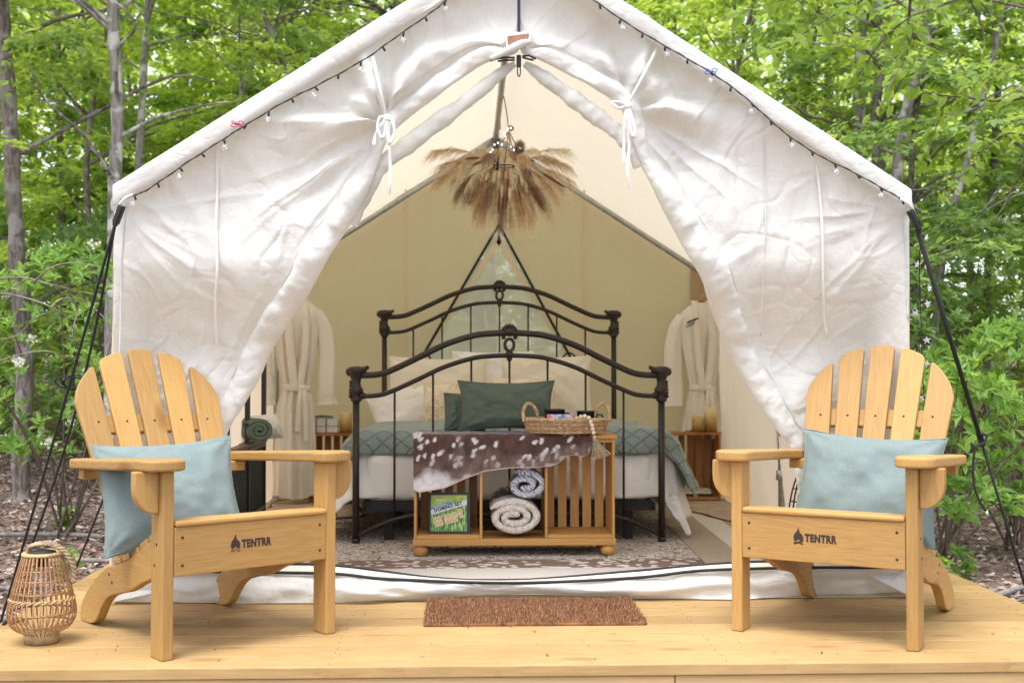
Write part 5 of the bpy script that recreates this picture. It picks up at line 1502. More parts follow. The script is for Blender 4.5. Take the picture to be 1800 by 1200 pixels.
# ------------------------------------------------------------------ nightstand crates, candles, gift box, books
def stand(label, x0, x1, y0, y1):
    c = Vector(((x0 + x1) / 2, (y0 + y1) / 2, 0))
    r = empty('crate_nightstand', label, 'nightstand', c, group='crates standing on end beside the bed')
    crate(r, x0 - c.x, x1 - c.x, 0.026, 0.472, y0 - c.y, y1 - c.y, M['standX'], M['standZ'])
    for y in (y0 - c.y + 0.002, ):
        MB().box(x0 - c.x - 0.006, x1 - c.x + 0.006, y, y + 0.012, 0.455, 0.474).build('top_edge', M['standX'], r, bevel=0.002)
    return c
cR = stand('red brown slatted crate standing right of the bed with two candles on top', 1.352, 1.672, 7.90, 8.14)
cL = stand('red brown slatted crate standing left of the bed with a gift box on top', -1.055, -0.735, 7.90, 8.14)
def candle(x, y, r, h, label, z=0.475):
    m_ = M.get('wax')
    if not m_:
        m, nt, out = mat_new('honeycomb wax'); L = nt.links.new
        tc = N(nt, 'ShaderNodeTexCoord'); sx = N(nt, 'ShaderNodeSeparateXYZ'); L(tc.outputs['Object'], sx.inputs[0])
        no = N(nt, 'ShaderNodeTexNoise', i_Scale=60.0, i_Detail=4.0); L(tc.outputs['Object'], no.inputs['Vector'])
        mr = N(nt, 'ShaderNodeMapRange'); mr.inputs['From Min'].default_value = 0.0; mr.inputs['From Max'].default_value = 0.17; L(sx.outputs[2], mr.inputs[0])
        ad = N(nt, 'ShaderNodeMath', operation='MULTIPLY_ADD'); L(no.outputs['Fac'], ad.inputs[0]); ad.inputs[1].default_value = 0.4; L(mr.outputs[0], ad.inputs[2])
        r_ = ramp(nt, ad.outputs[0], [(0.2, (0.30, 0.15, 0.03)), (0.7, (0.55, 0.38, 0.13)), (1.0, (0.72, 0.58, 0.33))])
        b = N(nt, 'ShaderNodeBsdfPrincipled', i_Roughness=0.5); b.inputs['Subsurface Weight'].default_value = 0.15; b.inputs['Subsurface Scale'].default_value = 0.01
        L(r_.outputs[0], b.inputs['Base Color']); bu = N(nt, 'ShaderNodeBump', i_Strength=0.6, i_Distance=0.002); L(no.outputs['Fac'], bu.inputs['Height']); L(bu.outputs[0], b.inputs['Normal']); L(b.outputs[0], out.inputs[0]); M['wax'] = m; m_ = m
    c = empty('pillar_candle', label, 'candle', (x, y, z), group='wax pillar candles on the crates')
    MB().lathe([(0, 0), (r, 0), (r, h * .5), (r * 1.01, h - 0.003), (r * .97, h), (r * 0.8, h - 0.005), (0.003, h - 0.012), (0, h - 0.012)], (0, 0, 0), 28).build('wax_body', m_, c)
    MB().tube([(0, 0, h - 0.012), (0.001, 0, h + 0.002)], 0.0012, 5).build('wick', M['black'], c)
for (px, Y, r, h, lb) in ((1226, 7.97, .036, .103, 'shorter honey wax candle on the right crate'), (1249, 8.0, .043, .165, 'taller honey wax candle on the right crate'), (608, 7.97, .040, .135, 'honey wax candle on the left crate')):
    p = at(px, 750, Y); candle(p.x, p.y, r, h, lb)
p = at(567, 745, 7.98)
g = empty('gift_box', 'small white box with brown ribbon on the left crate', 'box', (p.x, p.y, 0.475))
m_bx = simple('white gloss card', (0.62, 0.60, 0.56), 0.35)
MB().box(-0.105, 0.105, -0.05, 0.05, 0, 0.088).build('box_body', m_bx, g, bevel=0.003)
m_rb = simple('brown ribbon', (0.16, 0.09, 0.07), 0.5)
for x in (-0.035, 0.03): MB().box(x - 0.004, x + 0.004, -0.0515, 0.0515, -0.0 + 0.0005, 0.0895).build('ribbon', m_rb, g)
MB().box(-0.1062, 0.1062, -0.052, 0.052, 0.040, 0.044).build('ribbon', m_rb, g)
m_succ = simple('grey green succulent', (0.16, 0.21, 0.15), 0.6)
su = empty('succulent', 'little grey green succulent lying on the gift box', 'plant', (p.x + 0.005, p.y - 0.01, 0.5655))
for k in range(14):
    a = k * 2.4; r_ = 0.008 + k * 0.0022
    MB().ball((1.5 * r_ * cos(a), r_ * sin(a), 0.010 + 0.006 * (14 - k) / 14), 0.010, 6, 4, (1.5, .8, .9)).build('succulent_leaf', m_succ, su)
b0 = 0.026 + 0.0185
bk = MB().box(-0.10, 0.115, -0.07, 0.07, 0, 0.018).build('book', simple('dark book cover', (0.03, 0.03, 0.035), 0.5), None, bevel=0.002, loc=(cR.x, cR.y, b0)); tag(bk, 'dark book lying at the bottom of the right crate', 'book')
bk2 = empty('book', 'cream paged book lying on the dark one in the right crate', 'book', (cR.x, cR.y, b0 + 0.0185))
MB().box(-0.09, 0.10, -0.065, 0.065, 0.003, 0.023).build('pages', simple('book pages', (0.62, 0.55, 0.42), 0.8), bk2); 
for z in (0.0, 0.0232): MB().box(-0.094, 0.104, -0.068, 0.068, z, z + 0.0028).build('book_cover', M['white_sheet'], bk2)

# ------------------------------------------------------------------ towelling robes
M['robe'] = cloth('waffle robe', (0.80, 0.75, 0.66), trans=0.12, weave=800, bump=0.5)
def robe(label, loc, rz, sh=0.20, hem=0.12, top=1.34, belt=0.77, seed=0, monogram=False, sleeves=(1, 1)):
    rb = empty('bath_robe', label, 'robe', loc, rz, 'white robes hung on the canvas walls')
    zt = top
    nu, nv_ = 90, 60; P = []
    for i in range(nu):
        a = 2 * pi * i / nu; row = []
        for j in range(nv_):
            t = j / (nv_ - 1); z = zt + (hem - zt) * t
            if z > zt - 0.10: w = sh * (0.35 + 0.65 * sin(pi / 2 * (zt - z) / 0.10)); 
            else:
                w = np.interp(z, [hem, belt - 0.12, belt, belt + 0.14, zt - 0.25, zt - 0.10], [sh * 0.98, sh * 0.82, sh * 0.58, sh * 0.78, sh * 1.0, sh])
            dp = np.interp(z, [hem, belt, zt - 0.12, zt], [0.085, 0.055, 0.07, 0.025])
            fold = 1 + (0.16 * sin(a * 11 + seed) + 0.10 * sin(a * 17 + 2 * seed + z * 3)) * np.clip((zt - z) / 0.5, 0, 1) * (1 if abs(z - belt) > 0.02 else 0.5)
            x = w * cos(a) * (0.93 + 0.07 * fold); y = dp * sin(a) * fold
            row.append((x, y, z + (0.012 * sin(a * 3 + seed) if t > .97 else 0)))
        P.append(row)
    mb = MB(); mb.grid(P, closeu=True); mb.build('robe_body', M['robe'], rb)
    for s in (-1, 1):
        if not sleeves[0 if s < 0 else 1]: continue
        pts = smooth_path([(s * (sh - 0.03), 0.0, zt - 0.075), (s * (sh + 0.035), -0.005, zt - 0.20), (s * (sh + 0.055), -0.012, zt - 0.40), (s * (sh + 0.050), -0.015, zt - 0.62), (s * (sh + 0.055), -0.015, zt - 0.70)], 8)
        m_ = len(pts); Q = []
        for k in range(24):
            a = 2 * pi * k / 24; row = []
            for i, p in enumerate(pts):
                t = i / (m_ - 1); r = 0.046 + 0.022 * t
                rr = r * (1 + 0.12 * sin(a * 4 + i * 0.12 + seed) + 0.05 * sin(i * 0.9 + a))
                row.append((p.x + rr * cos(a), p.y + 0.55 * rr * sin(a), p.z))
            Q.append(row)
        mb = MB(); mb.grid(Q, closeu=True); mb.build('sleeve', M['robe'], rb)
    # shawl collar: two bands crossing to the belt
    for s in (-1, 1):
        pts = smooth_path([(s * 0.045, 0.0, zt + 0.015), (s * 0.052, -0.058, zt - 0.10), (s * 0.050, -0.086, zt - 0.30), (s * 0.022, -0.078, belt + 0.05), (s * 0.012, -0.072, belt)], 8)
        rows = [[], [], [], []]
        for i, p in enumerate(pts):
            w = 0.030
            rows[0].append(p + Vector((-w, 0.006, 0))); rows[1].append(p + Vector((-w * .4, -0.010, 0))); rows[2].append(p + Vector((w * .5, -0.010, 0))); rows[3].append(p + Vector((w, 0.008, 0)))
        mb = MB(); mb.grid(rows); o = mb.build('collar_band', M['robe'], rb); sl = o.modifiers.new('t', 'SOLIDIFY'); sl.thickness = 0.006
    # belt: tube round the waist, bow and tail
    pts = [((sh * 0.60) * cos(a), 0.072 * sin(a), belt + 0.006 * sin(2 * a)) for a in np.linspace(0, 2 * pi, 41)[:-1]]
    mb = MB()
    Q = []
    for (dr, dz) in ((0.0, -0.022), (0.006, -0.012), (0.006, 0.012), (0.0, 0.022)):
        Q.append([(x * (1 + dr / 0.1), y * (1 + dr / 0.06), z + dz) for x, y, z in pts] + [(pts[0][0] * (1 + dr / .1), pts[0][1] * (1 + dr / .06), pts[0][2] + dz)])
    mb.grid(Q); mb.build('belt', M['robe'], rb)
    MB().ball((0.03, -0.080, belt), 0.024, 10, 8, (1.2, .7, 1)).build('belt_knot', M['robe'], rb)
    for k, (dx, L_) in enumerate(((0.015, 0.34), (-0.02, 0.28))):
        strip(smooth_path([(0.03, -0.085, belt), (0.03 + dx, -0.098, belt - 0.08), (0.03 + dx * 1.6, -0.10, belt - L_)], 6), 0.036, 'belt_tail', M['robe'], rb, Vector((0, 0, 0)), 0.003)
    # hanger: wooden neck and hook
    MB().tube([(-0.05, 0, zt - 0.005), (0, 0, zt + 0.025), (0.05, 0, zt - 0.005)], 0.009, 8).build('hanger_neck', M['crateX'], rb)
    MB().tube(smooth_path([(0, 0, zt + 0.025), (0, 0, zt + 0.055), (0.016, 0, zt + 0.072), (0.0, 0.0, zt + 0.09), (-0.016, 0, zt + 0.078)], 5), 0.0022, 6).build('hanger_hook', M['galv'], rb)
    return rb
pr = at(1243, 600, 8.10)
rR = robe('cream robe with dark embroidery hanging right of the bed', (1.585, 8.10, 0.0), radians(6), sh=0.152, top=1.345, hem=0.482, belt=0.765, seed=1.0, monogram=True)
MB().lathe([(0.0, 0), (0.022, 0), (0.022, 0.003), (0, 0.003)], (0.020, -0.030, 1.30), 16, Matrix.Rotation(pi / 2, 3, 'X')).build('care_label', M['tape'], rR)
MB().box(0.008, 0.032, -0.0365, -0.0335, 1.294, 1.306).build('label_print', simple('green print', (0.12, 0.30, 0.20), 0.6), rR)
# two scribbled lines of embroidery on the chest, slanting up to the right
m_emb = simple('dark thread', (0.05, 0.04, 0.03), 0.8)
for (z0_, x0_, ln, n_) in ((1.208, -0.122, 0.078, 9), (1.180, -0.130, 0.064, 8)):
    for k in range(n_):
        t = k / n_
        q = Vector((x0_ + t * ln, -0.071, z0_ + t * 0.030 - 0.004 * abs(t - .5)))
        w_ = 0.0030 if n_ == 8 else 0.0055
        pts = [q + Vector((0, 0, -0.006)), q + Vector((0.002, 0, 0.008)), q + Vector((0.0055, 0, -0.003)), q + Vector((0.008, 0, 0.007))]
        MB().tube([(p.x, p.y, p.z) for p in pts], w_ * 0.6, 4).build('embroidery_letter', m_emb, rR)
rL = robe('long cream robe hanging left of the bed beside the black rack', (-1.135, 7.86, 0.0), radians(18), sh=0.150, top=1.36, hem=0.065, belt=0.77, seed=3.3)
# a second robe behind, only its sleeve shows

# ------------------------------------------------------------------ black metal rack with towels, left wall
rk = empty('metal_rack', 'black metal rack with perforated sides and wooden top on the left wall', 'rack', (-1.30, 6.85, 0))
RO = Vector((-1.30, 6.85, 0))
m_rk = simple('black painted steel', (0.022, 0.023, 0.025), 0.35, 0.2)
for (y, h) in ((6.30, 0.98), (6.88, 0.98), (7.42, 0.98)):
    for x in (-1.265, ):
        MB().box(x - 0.014 - RO.x, x + 0.014 - RO.x, y - 0.014 - RO.y, y + 0.014 - RO.y, 0.006, h).build('rack_post', m_rk, rk, bevel=0.002)
for z in (0.04, 0.42):
    MB().box(-0.0355 + .035 - .012, 0.012 + 0.035, -0.55, 0.57, z, z + 0.022).build('rack_rail', m_rk, rk)
MB().box(-0.05, 0.055, -0.565, 0.585, 0.445, 0.465).build('rack_top', wood('rack top', (0.20, 0.15, 0.11), (0.09, 0.06, 0.04), 'Y', 1, .6), rk, bevel=0.003)
mb = MB(); x_ = 0.034
for seg in ((-0.53, 0.012), (0.05, 0.555)):
    ya, yb2 = seg; za, zb2 = 0.062, 0.42; sp = 0.028
    k = ya - (zb2 - za)
    while k < yb2:
        # diagonal bars both ways, clipped to the panel
        for sgn in (1, -1):
            pts = []
            for t in (0, 1):
                z = za if t == 0 else zb2
                y = k + (z - za) if sgn == 1 else k + (zb2 - z)
                pts.append([y, z])
            (y0_, z0_), (y1_, z1_) = pts
            def clip(lim, lo):
                pass
            dy_, dz_ = y1_ - y0_, z1_ - z0_
            t0, t1 = 0.0, 1.0
            for (p_, q_) in ((-dy_, y0_ - ya), (dy_, yb2 - y0_)):
                if abs(p_) > 1e-9:
                    r_ = q_ / p_
                    if p_ < 0: t0 = max(t0, r_)
                    else: t1 = min(t1, r_)
            if t1 > t0 + 0.01:
                mb.tube([(x_, y0_ + dy_ * t0, z0_ + dz_ * t0), (x_, y0_ + dy_ * t1, z0_ + dz_ * t1)], 0.0032, 4, smooth=False, caps=False)
        k += sp
tag(mb.build('diamond_mesh', m_rk, rk), kind='stuff')
MB().box(-0.02, -0.012, -0.54, 0.56, 0.06, 0.42).build('rack_liner', simple('dark liner', (0.03, 0.028, 0.026), 0.7), rk)
def towel_roll(name, label, loc, r, L_, mat, rz=0.0):
    c = empty(name, label, 'towel', loc, rz)
    pts = spiral_pts(0, r, 0.006, r * .92, 2.4, 1.12, 0.9, n=60)
    P = [Vector((p[0], 0, p[1])) for p in pts]; rows = []
    th = r * 0.30
    front = [[], [], [], []]
    for i, p in enumerate(P):
        t = (P[min(i + 1, 59)] - P[max(i - 1, 0)]).normalized(); n_ = Vector((-t.z, 0, t.x)) * th / 2
        front[0].append(p + n_ + Vector((0, L_ / 2, 0))); front[1].append(p + n_ + Vector((0, -L_ / 2, 0))); front[2].append(p - n_ + Vector((0, -L_ / 2, 0))); front[3].append(p - n_ + Vector((0, L_ / 2, 0)))
    mb = MB(); mb.grid(front, closeu=True); mb.build('rolled_cloth', mat, c)
M['sage_towel'] = cloth('sage towel', (0.13, 0.18, 0.14), weave=500, bump=0.8)
towel_roll('towel_roll', 'sage green towel rolled up on the black rack', (-1.262, 6.98, 0.466), 0.075, 0.30, M['sage_towel'], 0.5)
p_ = pillow('rack_pillow', 'small white pillow lying on the black rack behind the towel', 'pillow', 0.24, 0.16, 0.13, M['white_sheet'], (-1.235, 7.25, 0.545), (-0.5, 0.0, 0.8), 31)

# ------------------------------------------------------------------ small black things behind the right chair
hook = empty('wire_hook', 'small black wire hook ring clipped to the right tent pole', 'hook', (1.67, 6.33, 0.53))
q0 = at(1380, 757, 6.30); qq = q0 - Vector((1.67, 6.33, 0.53))
MB().tube([qq + Vector((0.036 * cos(t), 0, 0.040 * sin(t))) for t in np.linspace(0.9, 5.4, 18)], 0.0035, 6).build('ring', M['black'], hook)
wr = empty('wire_rack', 'black wire rack standing behind the right wooden chair', 'rack', (1.60, 5.6, 0.006))
for k in range(3):
    pts = [at(x, y, 5.6 + 0.0 * k) - Vector((1.60, 5.6, 0.006)) for x, y in ((1380 + 7 * k, 960), (1386 + 7 * k, 900), (1396 + 6 * k, 850), (1412 + 5 * k, 818))]
    MB().tube(smooth_path(pts, 6), 0.004, 6).build('wire', M['black'], wr)
for y in (835, 858, 880, 905):
    a_, b_ = at(1400 - (y - 835) * .25, y, 5.6), at(1420 - (y - 835) * .2, y + 3, 5.6)
    MB().tube([a_ - Vector((1.60, 5.6, 0.006)), b_ - Vector((1.60, 5.6, 0.006))], 0.003, 5).build('cross_wire', M['black'], wr)

# ------------------------------------------------------------------ hanging dried grass arrangement
HY = 6.7
hc = at(888, 300, HY)
arr = empty('dried_grass_hanging', 'hanging spray of dried pampas grass and bunny tails under the tent ridge', 'dried flowers', hc)
def dmat(name, c, t=0.3, var=.3): return simple(name, c, 0.85, var=var, nscale=40, trans=t)
DM = {'tan': dmat('tan pampas', (0.68, 0.53, 0.34)), 'pale': dmat('pale pampas', (0.80, 0.70, 0.52)), 'brown': dmat('brown pampas', (0.38, 0.27, 0.19)), 'rust': dmat('rust millet', (0.20, 0.065, 0.035), 0.1), 'cream': dmat('bunny tail', (0.68, 0.57, 0.38)), 'peach': dmat('peach pampas', (0.58, 0.38, 0.23))}
rs = np.random.RandomState(21)
arr.scale = (0.88, 0.93, 0.93); arr.location.z += 0.015
def plume(kind, base, tip, col, n=110, spread=0.035, droop=0.06, L0=0.35):
    base = Vector(base); tip = Vector(tip); d = tip - base; Ln = d.length; d.normalize()
    mid = base + d * Ln * 0.55 + Vector((0, 0, droop))
    def sp(t): return base * (1 - t) ** 2 + mid * 2 * t * (1 - t) + tip * t * t
    mb = MB()
    pts = [sp(t) for t in np.linspace(0, 0.97, 9)]
    if kind == 'grass':
        mb.tube(pts, [0.0016] * 9, 4, caps=False)
        side = d.cross(Vector((0, 1, 0))); side = side.normalized() if side.length > .1 else Vector((1, 0, 0)); up = side.cross(d)
        for k in range(int(n * 1.8)):
            t = L0 + (1 - L0) * rs.rand() ** 0.8
            p = sp(t); tg = (sp(min(1, t + .03)) - sp(t - .03)).normalized()
            a = rs.rand() * 2 * pi; w = spread * (0.5 + rs.rand()) * (1.05 - abs(t - .6))
            out = (side * cos(a) + up * sin(a)) * w
            l = Ln * (0.16 + 0.16 * rs.rand())
            q1 = p + tg * l * 0.6 + out * 0.8 + Vector((0, 0, -0.008))
            q2 = p + tg * l * 1.15 + out * 1.15 + Vector((0, 0, -0.035 - 0.03 * rs.rand()))
            e = Vector((rs.rand() - .5, rs.rand() - .5, rs.rand() - .5))  .normalized() * 0.0009
            mb.add([p - e, p + e, q1 + e, q1 - e, q2 + e * .4, q2 - e * .4], [(0, 1, 2, 3), (3, 2, 4, 5)])
    elif kind == 'tail':
        body = [sp(t) for t in np.linspace(0.55, 1, 8)]
        mb.tube(pts, [0.0012] * 9, 4, caps=False)
        mb.tube(body, [0.004, 0.010, 0.0125, 0.013, 0.0125, 0.011, 0.008, 0.003], 9)
        for k in range(90):
            t = 0.57 + 0.43 * rs.rand(); p = sp(t); v = Vector((rs.rand() - .5, rs.rand() - .5, rs.rand() - .5)).normalized()
            q = p + v * 0.019 + d * 0.008; e = v.cross(d).normalized() * 0.0009
            mb.add([p + e, p - e, q], [(0, 1, 2)])
    elif kind == 'spike':
        body = [sp(t) for t in np.linspace(0.45, 1, 8)]
        mb.tube(pts, [0.0012] * 9, 4, caps=False)
        mb.tube(body, [0.003, 0.0065, 0.0075, 0.0078, 0.0075, 0.007, 0.006, 0.002], 7)
        for k in range(60):
            t = 0.45 + 0.55 * rs.rand(); p = sp(t); v = Vector((rs.rand() - .5, rs.rand() - .5, rs.rand() - .5)).normalized()
            q = p + v * 0.0105 + d * 0.003; e = v.cross(d).normalized() * 0.0012
            mb.add([p + e, p - e, q], [(0, 1, 2)])
    nm = {'grass': 'grass_plume', 'tail': 'bunny_tail', 'spike': 'millet_spike'}[kind]
    return mb.build(nm, DM[col], arr, recalc=False)
s_ = 318.0
def LP(px, py, dy=0.0): return ((px - 888) / s_, dy, -(py - 300) / s_)
big = [((872,284),(832,268),'pale',.03,120),((885,282),(868,262),'tan',.02,110),((905,284),(948,270),'pale',.03,120),((878,280),(846,286),'brown',.03,140),((900,282),(930,288),'tan',.03,140),((890,282),(905,270),'peach',.02,90),((868,292),(800,285),'tan',.05,150),((912,292),(985,290),'tan',.05,150),
       ((860,282),(752,276),'tan',.05,150),((855,290),(757,318),'tan',.05,170),((858,292),(785,322),'pale',.05,170),((862,292),(762,300),'tan',.05,120),((855,298),(795,345),'brown',.04,200),((860,300),(812,352),'brown',.03,200),((866,302),(826,358),'peach',.02,160),((845,272),(800,300),'pale',.04,90),
       ((905,285),(1010,300),'tan',.05,130),((910,290),(1000,335),'pale',.05,170),((915,290),(985,352),'tan',.05,170),((908,285),(1005,272),'pale',.04,100),((912,296),(968,362),'pale',.03,170),((905,300),(955,352),'brown',.02,200),((900,304),(940,372),'tan',.02,160),((918,292),(1018,318),'tan',.04,90),
       ((880,296),(842,388),'tan',.01,160),((884,300),(862,396),'pale',.01,170),((888,300),(880,400),'brown',.0,150),((892,300),(900,398),'pale',.0,170),((896,300),(918,392),'tan',.01,170),((876,300),(846,365),'brown',.01,200),((902,300),(935,395),'tan',.01,140),((870,296),(832,375),'tan',.02,150),
       ((888,290),(895,345),'peach',.0,160),((880,288),(865,335),'pale',.0,150),((898,285),(925,335),'brown',.0,160),((874,284),(848,318),'brown',.01,160),((885,280),(888,312),'brown',.0,120),((905,280),(935,310),'brown',.01,140),((930,300),(975,378),'tan',.02,110),((868,290),(818,335),'pale',.03,150)]
for (b_, t_, c_, dr_, n_) in big:
    dy0 = (rs.rand() - .5) * 0.06; dy1 = (rs.rand() - .6) * 0.26
    plume('grass', LP(*b_, dy0), LP(*t_, dy1), c_, n_, 0.026, dr_)
for (b_, t_, c_) in (((870,285),(863,335),'cream'),((878,285),(874,330),'cream'),((905,288),(910,336),'cream'),((890,290),(888,328),'peach'),((862,295),(848,330),'cream'),((915,292),(922,340),'cream'),((900,295),(902,350),'cream'),((882,300),(880,362),'cream'),((868,300),(850,378),'cream'),((895,300),(897,372),'cream'),((925,300),(930,352),'cream')):
    plume('tail', LP(*b_, -0.06), LP(*t_, -0.09 - .05 * rs.rand()), c_, droop=0.0)
for (b_, t_) in (((860,290),(812,378)),((860,285),(808,290)),((905,286),(945,292)),((920,290),(1008,342)),((912,296),(967,388)),((895,300),(888,385)),((902,300),(926,398)),((880,300),(873,392)),((866,284),(822,300))):
    plume('spike', LP(*b_, -0.05), LP(*t_, -0.08 - .05 * rs.rand()), 'rust', droop=0.01)
# brown fluffy ball seed head
mb = MB(); c_ = Vector(LP(917, 263, -0.03))
for k in range(900):
    v = Vector((rs.randn(), rs.randn(), rs.randn())).normalized(); p = c_ + Vector((v.x * .018, v.y * .018, v.z * .022)); q = c_ + Vector((v.x * .044, v.y * .04, v.z * .056)) * (0.85 + .3 * rs.rand())
    e = v.cross(Vector((.3, .2, 1))).normalized() * 0.0017; mb.add([p + e, p - e, q], [(0, 1, 2)])
mb.build('seed_head', DM['brown'], arr, recalc=False)
# hoop, three cords, rope to the ridge
m_cord = simple('jute cord', (0.36, 0.23, 0.13), 0.9, bump=.6, bscale=500)
MB().tube([(0.06 * cos(t), 0.05 * sin(t), 0.01) for t in np.linspace(0, 2 * pi, 33)[:-1]], 0.004, 6, closed=True).build('hoop', M['iron'], arr)
kn = Vector(LP(895, 228)); top = Vector((0, 0, 0)); ridge_l = Vector((XC, HY, rid)) - hc
for (x, y, dy) in ((866, 282, -.08), (898, 285, -.1), (888, 284, .1), (925, 283, 0.0), (905, 283, -.1)):
    MB().tube([kn, LP(x, y, dy)], 0.004, 6).build('hanging_cord', m_cord, arr)
MB().tube(smooth_path([kn + Vector((0.012, 0, 0)), kn + Vector((0.0, 0, 0.02)), kn + Vector((0.016, 0, 0.028)), kn + Vector((0.03, 0, 0.012)), kn + Vector((0.012, 0, 0))], 5), 0.006, 8).build('cord_ring', m_cord, arr)
rt = ridge_l + Vector((0.012, 0, -0.028))
MB().tube(smooth_path([kn, (kn + rt) / 2 + Vector((0.004, 0, 0)), rt], 6), 0.0042, 6).build('hanging_rope', m_cord, arr)
MB().tube(smooth_path([rt, rt + Vector((-0.026, 0, -0.06)), rt + Vector((-0.022, 0, -0.19)), rt + Vector((-0.026, 0, -0.20))], 6), 0.004, 6).build('rope_tail', m_cord, arr)
MB().tube([(Vector((0, 0.024 * cos(t), 0.024 * sin(t))) + ridge_l) for t in np.linspace(0, 2 * pi, 13)[:-1]], 0.005, 6, closed=True).build('rope_hitch', m_cord, arr)
m_fl, nt, out = mat_new('fairy light'); em = N(nt, 'ShaderNodeEmission', i_Strength=4.0); em.inputs[0].default_value = (0.85, 0.72, 1.0, 1); nt.links.new(em.outputs[0], out.inputs[0])
for (x, y) in ((893,227),(899,226),(885,236),(887,242),(866,258),(873,255),(881,258),(898,262),(858,273),(892,230),(905,268),(862,268)):
    MB().ball(LP(x, y, -0.05), 0.0042, 8, 6).build('fairy_light', m_fl, arr)
mb = MB(); mb.tube(smooth_path([LP(x, y, -0.045) for x, y in ((899,226),(887,240),(873,254),(858,272),(870,262),(884,258),(898,262),(908,270))], 5), 0.0008, 4); mb.build('fairy_wire', M['galv'], arr)

# ------------------------------------------------------------------ string of star lights along the roof edge
wl_px = [(212,352),(235,342),(262,330),(330,285),(395,245),(432,222),(500,180),(560,148),(640,103),(700,62),(760,22),(800,-8),(905,-75),(1000,-25),(1045,0),(1110,45),(1180,88),(1245,127),(1300,165),(1345,203),(1385,236),(1440,272),(1500,303),(1560,338),(1598,360),(1612,372)]
hang = [(1612,372),(1618,400),(1616,480),(1619,560),(1621,640),(1626,720),(1630,770)]
YW = YF - 0.096
sl_o = at(905, 60, YW)
sl = empty('star_string_lights', 'black wire of star shaped fairy lights along the tent roof edge', 'string lights', sl_o)
W = smooth_path([at(x, y + 2 * sin(i), YW) for i, (x, y) in enumerate(wl_px)], 10) 
MB().tube([p - sl_o for p in W], 0.0022, 5).build('wire', M['rope_black'], sl)
MB().tube([p + Vector((0, 0, 0.003 * sin(i * .9))) - sl_o for i, p in enumerate(W)], 0.0018, 5).build('wire', M['rope_black'], sl)
Hh = smooth_path([at(x, y, YW - 0.01 + (0.24 if i > 1 else 0)) for i, (x, y) in enumerate(hang)], 10)
MB().tube([p - sl_o for p in Hh], 0.0022, 5).build('wire', M['rope_black'], sl)
m_star, nt, out = mat_new('clear star'); g1 = N(nt, 'ShaderNodeBsdfPrincipled', i_Roughness=0.25); g1.inputs['Base Color'].default_value = (0.85, 0.85, 0.9, 1); g1.inputs['Transmission Weight'].default_value = 0.6; nt.links.new(g1.outputs[0], out.inputs[0])
star_poly = [(0.0145 * (1 if k % 2 == 0 else 0.42) * cos(pi / 2 + k * pi / 5), 0.0145 * (1 if k % 2 == 0 else 0.42) * sin(pi / 2 + k * pi / 5)) for k in range(10)]
mbs = MB(); n_ = 10
mbs.add([(a, -0.0045, b) for a, b in [(0, 0)]] + [(a, 0, b) for a, b in star_poly] + [(0, 0.0045, 0)], [(0, 1 + k, 1 + (k + 1) % n_) for k in range(n_)] + [(11, 1 + (k + 1) % n_, 1 + k) for k in range(n_)])
star0 = None
mbk = MB(); mbk.tube([(0, 0, 0), (0.002, 0, -0.018)], [0.0045, 0.004], 8); sock0 = None
Wn, WL = resample(W, 400)
kk = 0
for k in range(6, 400, 11):
    p = Vector(Wn[k]) - sl_o
    if sock0 is None: sock0 = mbk.build('bulb_socket', M['rope_black'], sl); o = sock0
    else: o = sock0.copy(); COL.objects.link(o)
    o.location = p; o.rotation_euler = (0, random.uniform(-.7, .7), 0)
    if kk % 2 == 0:
        if star0 is None: star0 = mbs.build('star_bulb', m_star, sl, recalc=False); s2 = star0
        else: s2 = star0.copy(); COL.objects.link(s2)
        s2.location = p + Vector((random.uniform(-.006, .006), -0.008, -0.032)); s2.rotation_euler = (random.uniform(-.3, .3), random.uniform(-3, 3), random.uniform(-.5, .5))
    kk += 1
for (x, y) in ((1629,418),(1613,465),(1634,507),(1631,534),(1608,551),(1629,598),(1628,639),(1619,700)):
    q = at(x, y, YW + 0.228) - sl_o
    s2 = star0.copy(); COL.objects.link(s2); s2.location = q; s2.scale = (1.25,) * 3; s2.rotation_euler = (random.uniform(-.3, .3), random.uniform(-3, 3), random.uniform(-.6, .6))
    o = sock0.copy(); COL.objects.link(o); o.location = q + Vector((-0.008 if x > 1620 else .006, 0.01, 0.014)); o.rotation_euler = (0, 1.2, 0)
# ribbon bows tied to the wire
for (x, y, c, nm, lb) in ((418, 218, (0.55, 0.04, 0.14), 'pink', 'pink twisted ribbon tied on the left roof edge'), (1250, 126, (0.10, 0.17, 0.45), 'blue', 'blue twisted ribbon tied on the right roof edge')):
    p = at(x, y, YW - 0.008); rb = empty('ribbon_bow', lb, 'ribbon', p); rb.scale = (0.75, 0.75, 0.75)
    mr_ = simple(nm + ' ribbon', c, 0.5)
    for (a, l) in ((0.3, 0.032), (2.9, 0.030), (3.5, 0.034), (-0.5, 0.026)):
        MB().tube(smooth_path([(0, 0, 0), (l * .5 * cos(a) - .005, -0.006, l * .5 * sin(a) + .008), (l * cos(a), -0.004, l * sin(a)), (l * .5 * cos(a) + .004, -0.002, l * .5 * sin(a) - .007), (0, 0, 0)], 4), 0.0024, 5).build('ribbon_loop', mr_, rb)
    MB().ball((0, -0.003, 0), 0.007, 8, 6).build('ribbon_knot', mr_, rb)

